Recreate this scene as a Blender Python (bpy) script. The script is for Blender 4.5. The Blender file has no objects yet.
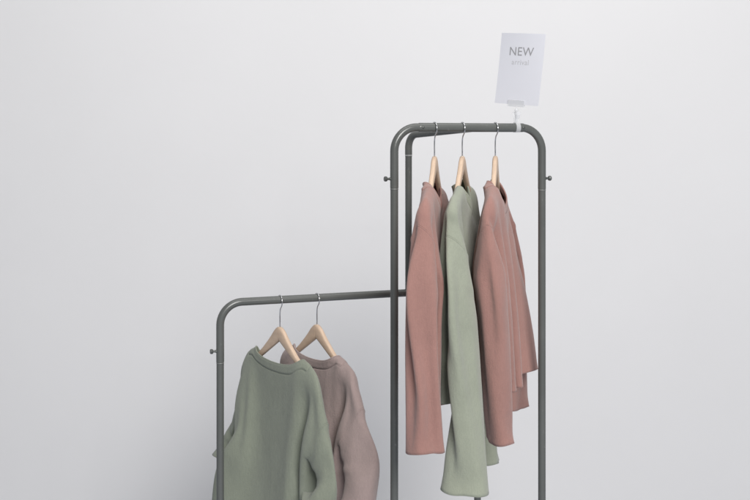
import bpy, bmesh, math, random
from mathutils import Vector, Matrix, Quaternion

S = bpy.context.scene
COL = S.collection
R = math.radians

# ----------------------------------------------------------------- camera
F_PX, HOR, CAM_Z = 1080.0, 138.0, 1.80          # focal length in picture px, horizon row, eye height
cam = bpy.data.cameras.new('camera'); cam_o = bpy.data.objects.new('camera', cam); COL.objects.link(cam_o)
cam.sensor_width = 36; cam.lens = F_PX / 750 * 36
cam.shift_y = -(250 - HOR) / 750
cam.clip_end = 200; cam.clip_start = .05
cam_o.location = (0, 0, CAM_Z); cam_o.rotation_euler = (R(90), 0, 0)
cam.dof.use_dof = True; cam.dof.focus_distance = 3.02; cam.dof.aperture_fstop = 5.0
S.camera = cam_o

def at(px, py, Y):
    return Vector(((px - 375) / F_PX * Y, Y, CAM_Z + (HOR - py) / F_PX * Y))

# ----------------------------------------------------------------- materials
def mat(name, col, rough=.5, metal=0, spec=.5, sheen=0, build=None, **kw):
    m = bpy.data.materials.new(name); m.use_nodes = True
    nt = m.node_tree; b = nt.nodes['Principled BSDF']
    b.inputs['Base Color'].default_value = (*col, 1)
    b.inputs['Roughness'].default_value = rough; b.inputs['Metallic'].default_value = metal
    b.inputs['Specular IOR Level'].default_value = spec
    if sheen:
        b.inputs['Sheen Weight'].default_value = sheen; b.inputs['Sheen Roughness'].default_value = .6
    for k, v in kw.items(): b.inputs[k.replace('_', ' ')].default_value = v
    if build: build(nt, b, col)
    return m

def N(nt, typ, **kw):
    n = nt.nodes.new(typ)
    for k, v in kw.items(): setattr(n, k, v)
    return n

def coords(nt, scale=(1, 1, 1), kind='Object'):
    tc = N(nt, 'ShaderNodeTexCoord'); mp = N(nt, 'ShaderNodeMapping')
    mp.inputs['Scale'].default_value = scale
    nt.links.new(tc.outputs[kind], mp.inputs['Vector']); return mp.outputs['Vector']

def noise(nt, vec, scale, detail=3, rough=.5):
    n = N(nt, 'ShaderNodeTexNoise'); n.inputs['Scale'].default_value = scale
    n.inputs['Detail'].default_value = detail; n.inputs['Roughness'].default_value = rough
    nt.links.new(vec, n.inputs['Vector']); return n.outputs['Fac']

def ramp(nt, fac, stops):
    r = N(nt, 'ShaderNodeValToRGB'); el = r.color_ramp.elements
    while len(el) < len(stops): el.new(.5)
    for e, (p, c) in zip(el, stops): e.position = p; e.color = (*c, 1)
    nt.links.new(fac, r.inputs['Fac']); return r.outputs['Color']

def bump(nt, b, h, strength, dist, prev=None):
    u = N(nt, 'ShaderNodeBump'); u.inputs['Strength'].default_value = strength; u.inputs['Distance'].default_value = dist
    nt.links.new(h, u.inputs['Height'])
    if prev: nt.links.new(prev, u.inputs['Normal'])
    nt.links.new(u.outputs['Normal'], b.inputs['Normal']); return u.outputs['Normal']

def mul(c, k): return tuple(min(1, x * k) for x in c)

def fabric_nodes(nt, b, col):
    v = coords(nt)
    big = noise(nt, v, 9, 4, .6)                      # garment-dyed cloudiness
    slub = noise(nt, coords(nt, (1, 1, .16)), 330, 3, .7)   # vertical rib of the jersey
    fine = noise(nt, coords(nt, (1, 1, .7)), 520, 2, .6)
    mx = N(nt, 'ShaderNodeMix', data_type='FLOAT'); mx.inputs[0].default_value = .5
    nt.links.new(big, mx.inputs[2]); nt.links.new(slub, mx.inputs[3])
    c = ramp(nt, mx.outputs[0], [(.25, mul(col, .87)), (.5, col), (.76, mul(col, 1.12))])
    nt.links.new(c, b.inputs['Base Color'])
    p = bump(nt, b, fine, .7, .0016)
    p = bump(nt, b, slub, .5, .0016, p)
    p = bump(nt, b, noise(nt, coords(nt, (1, 1, .45)), 26, 4, .55), .32, .010, p)
    bump(nt, b, noise(nt, v, 75, 3, .6), .22, .003, p)

def wood_nodes(nt, b, col):
    v = coords(nt, (5, 60, 26))
    n = noise(nt, v, 2.2, 5, .6)
    c = ramp(nt, n, [(.3, mul(col, .86)), (.52, col), (.75, mul(col, 1.10))])
    nt.links.new(c, b.inputs['Base Color']); bump(nt, b, n, .12, .001)

def paint_nodes(nt, b, col):
    v = coords(nt, kind='Object'); n = noise(nt, v, 900, 2); m = noise(nt, v, 7, 4, .6)
    c = ramp(nt, m, [(.3, mul(col, .9)), (.7, mul(col, 1.1))])
    sc = noise(nt, coords(nt, (1, 1, .35)), 85, 5, .75)                 # rubbed spots and fine scuffs in the coating
    k = ramp(nt, sc, [(.62, (0, 0, 0)), (.72, (.38, .38, .38))])
    mx = N(nt, 'ShaderNodeMix', data_type='RGBA'); nt.links.new(k, mx.inputs[0]); nt.links.new(c, mx.inputs[6]); mx.inputs[7].default_value = (.26, .265, .26, 1)
    nt.links.new(mx.outputs[2], b.inputs['Base Color'])
    bump(nt, b, n, .10, .0006)
    r = N(nt, 'ShaderNodeMapRange'); r.inputs['To Min'].default_value = .20; r.inputs['To Max'].default_value = .30
    nt.links.new(m, r.inputs['Value']); nt.links.new(r.outputs[0], b.inputs['Roughness'])

def wall_nodes(nt, b, col):
    v = coords(nt)
    m = noise(nt, v, 1.1, 4, .55); f = noise(nt, v, 160, 3, .6)
    c = ramp(nt, m, [(.3, mul(col, .985)), (.7, mul(col, 1.01))]); nt.links.new(c, b.inputs['Base Color'])
    p = bump(nt, b, f, .12, .002); bump(nt, b, noise(nt, v, 9, 3), .05, .01, p)

WALL = mat('white_wall_paint', (.80, .795, .80), .9, spec=.2, build=wall_nodes)
FLOOR = mat('pale_concrete', (.40, .43, .49), .7, build=wall_nodes)
TUBE = mat('grey_green_powder_coat', (.102, .107, .102), .4, spec=.5, build=paint_nodes)
RING = mat('bare_joint_metal', (.19, .195, .19), .45, metal=.2)
KNOB = mat('dark_knob_metal', (.12, .125, .12), .35, metal=.5)
RUBBER = mat('black_rubber', (.02, .02, .02), .8)
STEEL = mat('chrome_wire', (.62, .62, .63), .22, metal=1)
WOOD = mat('pale_beech', (.62, .465, .345), .5, build=wood_nodes)
PINK = mat('dusty_pink_cotton', (.330, .180, .155), .95, spec=.15, sheen=.25, build=fabric_nodes)
GREEN = mat('sage_green_cotton', (.30, .322, .255), .95, spec=.15, sheen=.25, build=fabric_nodes)
DKGREEN = mat('grey_green_cotton', (.228, .249, .198), .95, spec=.15, sheen=.2, build=fabric_nodes)
TAUPE = mat('taupe_cotton', (.338, .262, .248), .95, spec=.15, sheen=.2, build=fabric_nodes)
def card_nodes(nt, b, col):
    tr = N(nt, 'ShaderNodeBsdfTranslucent'); tr.inputs['Color'].default_value = (*col, 1)
    mx = N(nt, 'ShaderNodeMixShader'); mx.inputs[0].default_value = .25      # thin paper lets some light through
    out = nt.nodes['Material Output']
    nt.links.new(b.outputs[0], mx.inputs[1]); nt.links.new(tr.outputs[0], mx.inputs[2]); nt.links.new(mx.outputs[0], out.inputs['Surface'])
CARD = mat('white_card', (.81, .815, .86), .55, spec=.3, build=card_nodes)
INK = mat('grey_ink', (.30, .30, .315), .7)
INK2 = mat('pale_grey_ink', (.52, .52, .54), .7)
ACRYL = mat('clear_acrylic', (.80, .81, .83), .12, spec=.6, Alpha=.38)

# ----------------------------------------------------------------- mesh helpers
def link(name, me, m=None, parent=None, smooth=True):
    o = bpy.data.objects.new(name, me); COL.objects.link(o)
    if m is not None and not me.materials: me.materials.append(m)
    if smooth:
        for p in me.polygons: p.use_smooth = True
    if parent: o.parent = parent
    return o

def mesh(name, V, F):
    me = bpy.data.meshes.new(name); me.from_pydata([tuple(v) for v in V], [], F); me.update()
    bm = bmesh.new(); bm.from_mesh(me); bmesh.ops.recalc_face_normals(bm, faces=bm.faces); bm.to_mesh(me); bm.free()
    return me

def sweep(path, r, seg=24, closed=False, caps=True, V=None, F=None):
    """tube along a list of points; r a number or one per point"""
    V = [] if V is None else V; F = [] if F is None else F
    P = [Vector(p) for p in path]; n = len(P); rr = r if isinstance(r, (list, tuple)) else [r] * n
    T = []
    for i in range(n):
        a = P[(i - 1) % n] if (closed or i) else P[i]; b = P[(i + 1) % n] if (closed or i < n - 1) else P[i]
        T.append((b - a).normalized())
    up = Vector((0, 0, 1)) if abs(T[0].z) < .9 else Vector((0, 1, 0))
    u = (up - T[0] * up.dot(T[0])).normalized(); base = len(V)
    for i in range(n):
        if i: u = (u - T[i] * u.dot(T[i])).normalized()
        w = T[i].cross(u)
        for k in range(seg):
            a = 2 * math.pi * k / seg
            V.append(P[i] + (u * math.cos(a) + w * math.sin(a)) * rr[i])
    m = n if closed else n - 1
    for i in range(m):
        for k in range(seg):
            a = base + i * seg; b = base + ((i + 1) % n) * seg
            F.append((a + k, a + (k + 1) % seg, b + (k + 1) % seg, b + k))
    if caps and not closed:
        F.append(tuple(base + k for k in range(seg))[::-1]); F.append(tuple(base + (n - 1) * seg + k for k in range(seg)))
    return V, F

def rounded(pts, rad, n=12):
    """polyline with its inner corners rounded"""
    P = [Vector(p) for p in pts]; out = [P[0]]
    for a, c, b in zip(P, P[1:], P[2:]):
        d1 = (a - c).normalized(); d2 = (b - c).normalized()
        ang = d1.angle(d2); t = rad / math.tan(ang / 2)
        p1 = c + d1 * t; p2 = c + d2 * t
        cen = c + (d1 + d2).normalized() * (rad / math.sin(ang / 2))
        v1 = p1 - cen; v2 = p2 - cen
        q = v1.rotation_difference(v2)
        for k in range(n + 1):
            out.append(cen + Quaternion().slerp(q, k / n) @ v1)
    out.append(P[-1]); return out

def tube(name, path, r, m, parent, seg=28, bevel=0.0):
    if bevel:
        P = [Vector(p) for p in path]
        a = (P[1] - P[0]).normalized(); b = (P[-2] - P[-1]).normalized()
        path = [P[0], P[0] + a * bevel] + P[1:-1] + [P[-1] + b * bevel, P[-1]]
        rr = [r - bevel] + [r] * (len(path) - 2) + [r - bevel]
        V, F = sweep(path, rr, seg)
    else: V, F = sweep(path, r, seg)
    o = link(name, mesh(name, V, F), m, parent)
    sm(o); return o

def sm(o, ang=40):
    me = o.data
    for e in me.edges: pass
    try: me.set_sharp_from_angle(angle=R(ang))
    except Exception: pass

def lathe(profile, axis_pt, axis, seg=24):
    axis = Vector(axis).normalized(); q = Vector((0, 0, 1)).rotation_difference(axis)
    V = []; F = []; n = len(profile)
    for (r, h) in profile:
        for k in range(seg):
            a = 2 * math.pi * k / seg
            V.append(Vector(axis_pt) + q @ Vector((r * math.cos(a), r * math.sin(a), h)))
    for i in range(n - 1):
        for k in range(seg):
            F.append((i * seg + k, i * seg + (k + 1) % seg, (i + 1) * seg + (k + 1) % seg, (i + 1) * seg + k))
    F.append(tuple(range(seg))[::-1]); F.append(tuple((n - 1) * seg + k for k in range(seg)))
    return V, F

def empty(name, loc, label=None, cat=None, group=None, rz=0):
    o = bpy.data.objects.new(name, None); COL.objects.link(o); o.location = loc; o.rotation_euler = (0, 0, rz)
    o.empty_display_size = .05
    if label: o['label'] = label
    if cat: o['category'] = cat
    if group: o['group'] = group
    return o

# ----------------------------------------------------------------- setting
def plane(name, V, m):
    o = link(name, mesh(name, V, [(0, 1, 2, 3)]), m, smooth=False); o['kind'] = 'structure'; return o
WY = 5.2
plane('wall', [(-7, WY, 0), (7, WY, 0), (7, WY, 4.6), (-7, WY, 4.6)], WALL)
plane('floor', [(-7, -4, 0), (7, -4, 0), (7, WY, 0), (-7, WY, 0)], FLOOR)

# ----------------------------------------------------------------- garment rack
TR = .0115
rack = empty('garment_rack', (0.15, 3.1, 0), 'two height garment rack of bent grey green metal tube', 'clothes rack')
def rl(p): return Vector(p) - Vector(rack.location)
def xy(px, Y): return ((px - 375) / F_PX * Y, Y)
YL, YR = 2.95, 3.10
zt = CAM_Z + (HOR - 127.2) / F_PX * YL
A = xy(394.3, YL); B = xy(541.9, YR)
def tall(y): return None
zjl = at(0, 188, YL).z; zjr = at(0, 189, YR).z
top = rounded([(*A, zjl), (*A, zt), (*B, zt), (*B, zjr)], .066)
top = [rl(p) for p in top]
fr = tube('tall_frame', top, TR, TUBE, rack, bevel=.0006)
fr['label'] = 'upper inverted U of the tall frame'
def post(xy_, z1, r=.0108):
    o = tube('lower_post', [rl((*xy_, .012)), rl((*xy_, z1 + .0))], r, TUBE, rack)
    V, F = sweep([rl((*xy_, z1 - .0045)), rl((*xy_, z1 - .0012))], TR - .0003, 28); link('joint_ring', mesh('joint_ring', V, F), RING, o)
    V, F = lathe([(.012, 0), (.0165, .001), (.0165, .012), (.0125, .022)], rl((*xy_, 0)), (0, 0, 1)); link('foot', mesh('foot', V, F), RUBBER, o)
    return o
post(A, zjl); post(B, zjr)
# rail sleeve slipped over the middle of the tall frame's crossbar
def along(px, z=zt):
    t0, t1 = A[0], B[0]
    # parameter where the bar crosses picture column px
    dx, dy = B[0] - A[0], B[1] - A[1]; k = (px - 375) / F_PX
    t = (k * A[1] - A[0]) / (dx - k * dy)
    return Vector((A[0] + dx * t, A[1] + dy * t, z))
s0, s1 = along(418.5), along(523.5)
d = (s1 - s0).normalized()
V, F = sweep([rl(s0), rl(s0 + d * .0015), rl(s0 + d * .004), rl(s1 - d * .004), rl(s1 - d * .0015), rl(s1)], [.0117, .0124, .0127, .0127, .0124, .0117], 28)
rail = link('hanging_rail', mesh('hanging_rail', V, F), TUBE, rack); sm(rail)
nrm = Vector((d.y, -d.x, 0))
for px in (421.5, 521.5):
    c = along(px); V, F = lathe([(.0036, .0110), (.0036, .0135), (.0022, .0144)], rl(c), nrm, 16)
    link('rail_screw', mesh('rail_screw', V, F), KNOB, rail)
# adjusting knobs on the outer sides of the posts
def knob(c, axis):
    V, F = lathe([(.0042, .0095), (.0042, .014), (.0034, .0145), (.0034, .021), (.0062, .0215), (.0072, .0235), (.0072, .0275), (.0058, .0292)], rl(c), axis, 20)
    o = link('adjusting_knob', mesh('adjusting_knob', V, F), KNOB, rack); sm(o, 30)
dt = Vector((B[0] - A[0], B[1] - A[1], 0)).normalized()
knob((*A, at(0, 178.8, YL).z), -dt); knob((*B, at(0, 178.3, YR).z), dt)
# low frame
Y0 = 3.12
P0 = xy(220.2, Y0)
zl = at(0, 302, Y0 * 1.006).z
def ylow(px): return Y0 / (1 - (px - 221) / 187 * .062)
P1 = xy(477.5, ylow(477.5))
zj = at(0, 362, Y0).z
low = [rl(p) for p in rounded([(*P0, zj), (*P0, zl), (*P1, zl), (*P1, zj)], .064)]
lf = tube('low_frame', low, TR, TUBE, rack, bevel=.0006); lf['label'] = 'inverted U of the low frame'
post(P0, zj); post(P1, zj)
dl = Vector((P1[0] - P0[0], P1[1] - P0[1], 0)).normalized()
knob((*P0, at(0, 351, Y0).z), -dl); knob((*P1, at(0, 351, ylow(477)).z), dl)
# connecting tube from the low bar up and forward to the tall crossbar
Yc = ylow(408.5)
Cxy = xy(408.6, Yc); zc = at(0, 135, Yc).z
end = along(478) + Vector((0, .0225, 0))
zj2 = at(0, 155, Yc).z
cn = [rl(p) for p in rounded([(*Cxy, zj2), (*Cxy, zc), end], .042)]
co = tube('connecting_tube', cn, .0112, TUBE, rack, bevel=.0005)
o = tube('connecting_post', [rl((*Cxy, zl + TR - .002)), rl((*Cxy, zj2 - .001))], .0105, TUBE, rack)
V, F = sweep([rl((*Cxy, zj2 - .0045)), rl((*Cxy, zj2 - .0012))], .0109, 28); link('joint_ring', mesh('joint_ring', V, F), RING, o)

# ----------------------------------------------------------------- hangers
HP = [(0, .078), (.013, .0775), (.021, .072), (.032, .060), (.05, .042), (.08, .016), (.1, .000), (.13, -.019), (.16, -.037), (.19, -.056), (.22, -.076)]
def hz(x):
    x = abs(x)
    for (x0, z0), (x1, z1) in zip(HP, HP[1:]):
        if x <= x1: return z0 + (z1 - z0) * (x - x0) / (x1 - x0)
    return HP[-1][1]
def arm_mesh(side):
    V = []; F = []; n = 36; sec = 14
    for i in range(n + 1):
        t = i / n; x = .0008 + t * .178
        ztop = (hz(x - .009) + hz(x - .004) + hz(x + .004) + hz(x + .009)) / 4 - .005 - .002 * t
        ztop += .002 * max(0, 1 - x / .02)
        zb = .0335 - .60 * x if x < .1 else -.0265 - .54 * (x - .1)          # straight undersides meeting in a sharp V
        h = max(.012, ztop - zb)
        w = (.0076 - .0014 * t) * (1.0 if x > .03 else 1.04)
        if t > .94: h *= 1 - (t - .94) / .06 * .5; w *= 1 - (t - .94) / .06 * .35
        y0 = -.0015 * t * t                                   # contoured: the tips come forward
        zm = ztop - h / 2
        for k in range(sec):
            a = 2 * math.pi * k / sec; ca, sa = math.cos(a), math.sin(a)
            e = .55
            V.append((side * x, y0 + w * math.copysign(abs(ca) ** e, ca), zm + h / 2 * math.copysign(abs(sa) ** e, sa)))
        if i:
            b = i * sec; p = b - sec
            for k in range(sec): F.append((p + k, p + (k + 1) % sec, b + (k + 1) % sec, b + k))
    F.append(tuple(range(sec))); F.append(tuple(n * sec + k for k in range(sec)))
    me = mesh('hanger_arm', V, F); return me
BARZ = .154                                                 # hook's resting height above the neck line
def make_hanger(loc, rz, label, group, hook_r=.0185, flip=1, stem=0.0, turn=0.0, tr=TR):
    """origin = centre of the tube it hangs on"""
    t = empty('wooden_hanger', loc, label, 'clothes hanger', group, rz)
    off = Vector((0, 0, -BARZ - stem))
    for s in (-1, 1):
        me = arm_mesh(s)
        for v in me.vertices: v.co += off
        o = link('hanger_arm', me, WOOD, t); sm(o, 50)
    hr = hook_r
    cz = -(hr - tr - .0019)                         # hook centre so that its crown sits on the tube
    path = [off + Vector((0, 0, .06)), off + Vector((0, 0, .088))]
    end_a = -58
    start = Vector((0, 0, cz)) + Vector((math.cos(R(end_a)), 0, math.sin(R(end_a)))) * hr
    p0 = off + Vector((0, 0, .088)); 
    # smooth S from the stem to the start of the arc
    tan = Vector((-math.sin(R(end_a)), 0, math.cos(R(end_a))))
    L = (start - p0).length
    for k in range(1, 9):
        q = k / 9; h00 = 2*q**3-3*q*q+1; h10 = q**3-2*q*q+q; h01 = -2*q**3+3*q*q; h11 = q**3-q*q
        path.append(p0 * h00 + Vector((0, 0, 1)) * L * h10 + start * h01 + tan * L * h11)
    for k in range(0, 25):
        a = R(end_a + k / 24 * 242)
        path.append(Vector((0, 0, cz)) + Vector((math.cos(a), 0, math.sin(a))) * hr)
    path = [Matrix.Rotation(turn, 3, 'Z') @ Vector((p.x * flip, p.y, p.z)) for p in path]
    V, F = sweep(path, .00175, 12)
    link('hook', mesh('hook', V, F), STEEL, t)
    V, F = lathe([(.0045, 0), (.0045, .0015), (.0028, .003)], off + Vector((0, 0, .0715)), (0, 0, 1), 14)
    link('ferrule', mesh('ferrule', V, F), STEEL, t)
    return t

# ----------------------------------------------------------------- sweaters
def smooth(t): t=max(0,min(1,t)); return t*t*(3-2*t)
# pattern grid shared by the simulation and the scene
NB, NR, NS = 26, 24, 22          # body columns, body rows, sleeve columns
ARM = 10                         # rows in the armhole
def pattern(W=.31, L=.60, slope=.24, neck=.10, nf=.085, nb=.018, slen=.52, ad=.25, cuff=.17, flare=0, slen_r=None, flare_b=None, rate=2.2, thk=.030, ell=.62, fl=.80):
    """returns verts (x,z,layer y), faces [(idx..., part)]"""
    V=[]; F=[]; key={}
    xs=[-W+2*W*i/NB for i in range(NB+1)]
    # snap columns to the neck edge
    k=min(range(NB+1), key=lambda i:abs(xs[i]+neck)); 
    def top(i,front):
        x=xs[i]; a=abs(x)
        n=abs(xs[k])
        if i<=k or i>=NB-k: return -(a-n)*slope
        d=nf if front else nb
        q=1-(a/n)**2.2
        return -d*max(0,q)**.62
    ztip=-(W-abs(xs[k]))*slope
    ts=[0]
    first=.020
    def z_at(i,r,front):
        zt=top(i,front)
        if r==0: return zt
        # rows: side column puts row ARM at armhole depth
        zside_arm=ztip-ad
        if r<=ARM:
            za=first if r==1 else first+(r-1)/(ARM-1)*(ad-first)
            f=za/ad
            tgt=zside_arm
            return zt+(tgt-zt)*f
        return zside_arm+(-L-zside_arm)*(r-ARM)/(NR-ARM)
    def vid(tag,co):
        if tag in key: return key[tag]
        key[tag]=len(V); V.append(co); return key[tag]
    def bv(i,r,layer):
        front=layer==0
        shared=False
        if r==0 and (i<=k or i>=NB-k): shared=True
        if (i==0 or i==NB) and (r>=ARM): shared=True
        tag=('b',i,r,2 if shared else layer)
        th=.0 if shared else .012
        e=1-(abs(xs[i])/W)**4
        y=(-1 if front else 1)*(.010+thk*e*min(1,r/6)+(flare if front or flare_b is None else flare_b)*e*max(0,r-2)/NR)*(0 if shared else 1)
        return vid(tag,(xs[i],y,z_at(i,r,front)))
    for layer in (0,1):
        for i in range(NB):
            for r in range(NR):
                q=[bv(i,r,layer),bv(i+1,r,layer),bv(i+1,r+1,layer),bv(i,r+1,layer)]
                if layer==0: q=q[::-1]
                col = r==0 and k-1<=i<NB-k+1
                F.append((q,'collar' if col else 'body'))
    def sv(side,s,j,layer,ang):
        # s along the sleeve, j across (0 top .. ARM bottom)
        i=0 if side<0 else NB
        if s==0: return bv(i,j,layer)
        shared=j in (0,ARM)
        tag=('s',side,s,j,2 if shared else layer)
        if tag in key: return key[tag]
        t=s/NS
        jj=(0 if j==0 else (first+(j-1)/(ARM-1)*(ad-first))/ad)
        w=ad+(cuff-ad)*smooth(t*1.2)
        a=ang*smooth(t*rate)      # bend from shoulder slope to hanging
        a0=math.atan(slope)
        # integrate centreline of top edge
        slen_=slen_r if (side>0 and slen_r) else slen
        n=40; px=W; pz=ztip
        for q in range(int(n*t)):
            aa=a0+(ang-a0)*smooth((q+.5)/n*rate)
            px+=slen_/n*math.cos(aa); pz-=slen_/n*math.sin(aa)
        aa=a0+(ang-a0)*smooth(t*rate)
        # across direction: start vertical down, end perpendicular to the axis
        nx,nz=-math.sin(aa),-math.cos(aa)
        m=smooth(t*4); dx,dz=nx*m,(-1)*(1-m)+nz*m
        l=math.hypot(dx,dz); dx/=l; dz/=l
        r=w*.5
        th=math.pi*jj
        el_=ell*m+.9*(1-m)
        # elliptical tube of about the same girth
        f=fl+(1-fl)*(1-m)
        u=r*f*(1-math.cos(th))+r*(1-f); 
        u=u*m + w*jj*(1-m)
        h=r*el_*math.sin(th)*m+ (.012+.02*math.sin(th))*(1-m)
        y=(-1 if layer==0 else 1)*h*(0 if shared else 1)
        return vid(tag,(side*(px+dx*u),y,pz+dz*u))
    for side in (-1,1):
        for layer in (0,1):
            for s in range(NS):
                for j in range(ARM):
                    q=[sv(side,s,j,layer,SLEEVE_ANG),sv(side,s+1,j,layer,SLEEVE_ANG),sv(side,s+1,j+1,layer,SLEEVE_ANG),sv(side,s,j+1,layer,SLEEVE_ANG)]
                    if (layer==0)==(side>0): q=q[::-1]
                    F.append((q,'sleeve_l' if side<0 else 'sleeve_r'))
    pattern.key=key
    return V,F
SLEEVE_ANG=math.radians(62)

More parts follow.
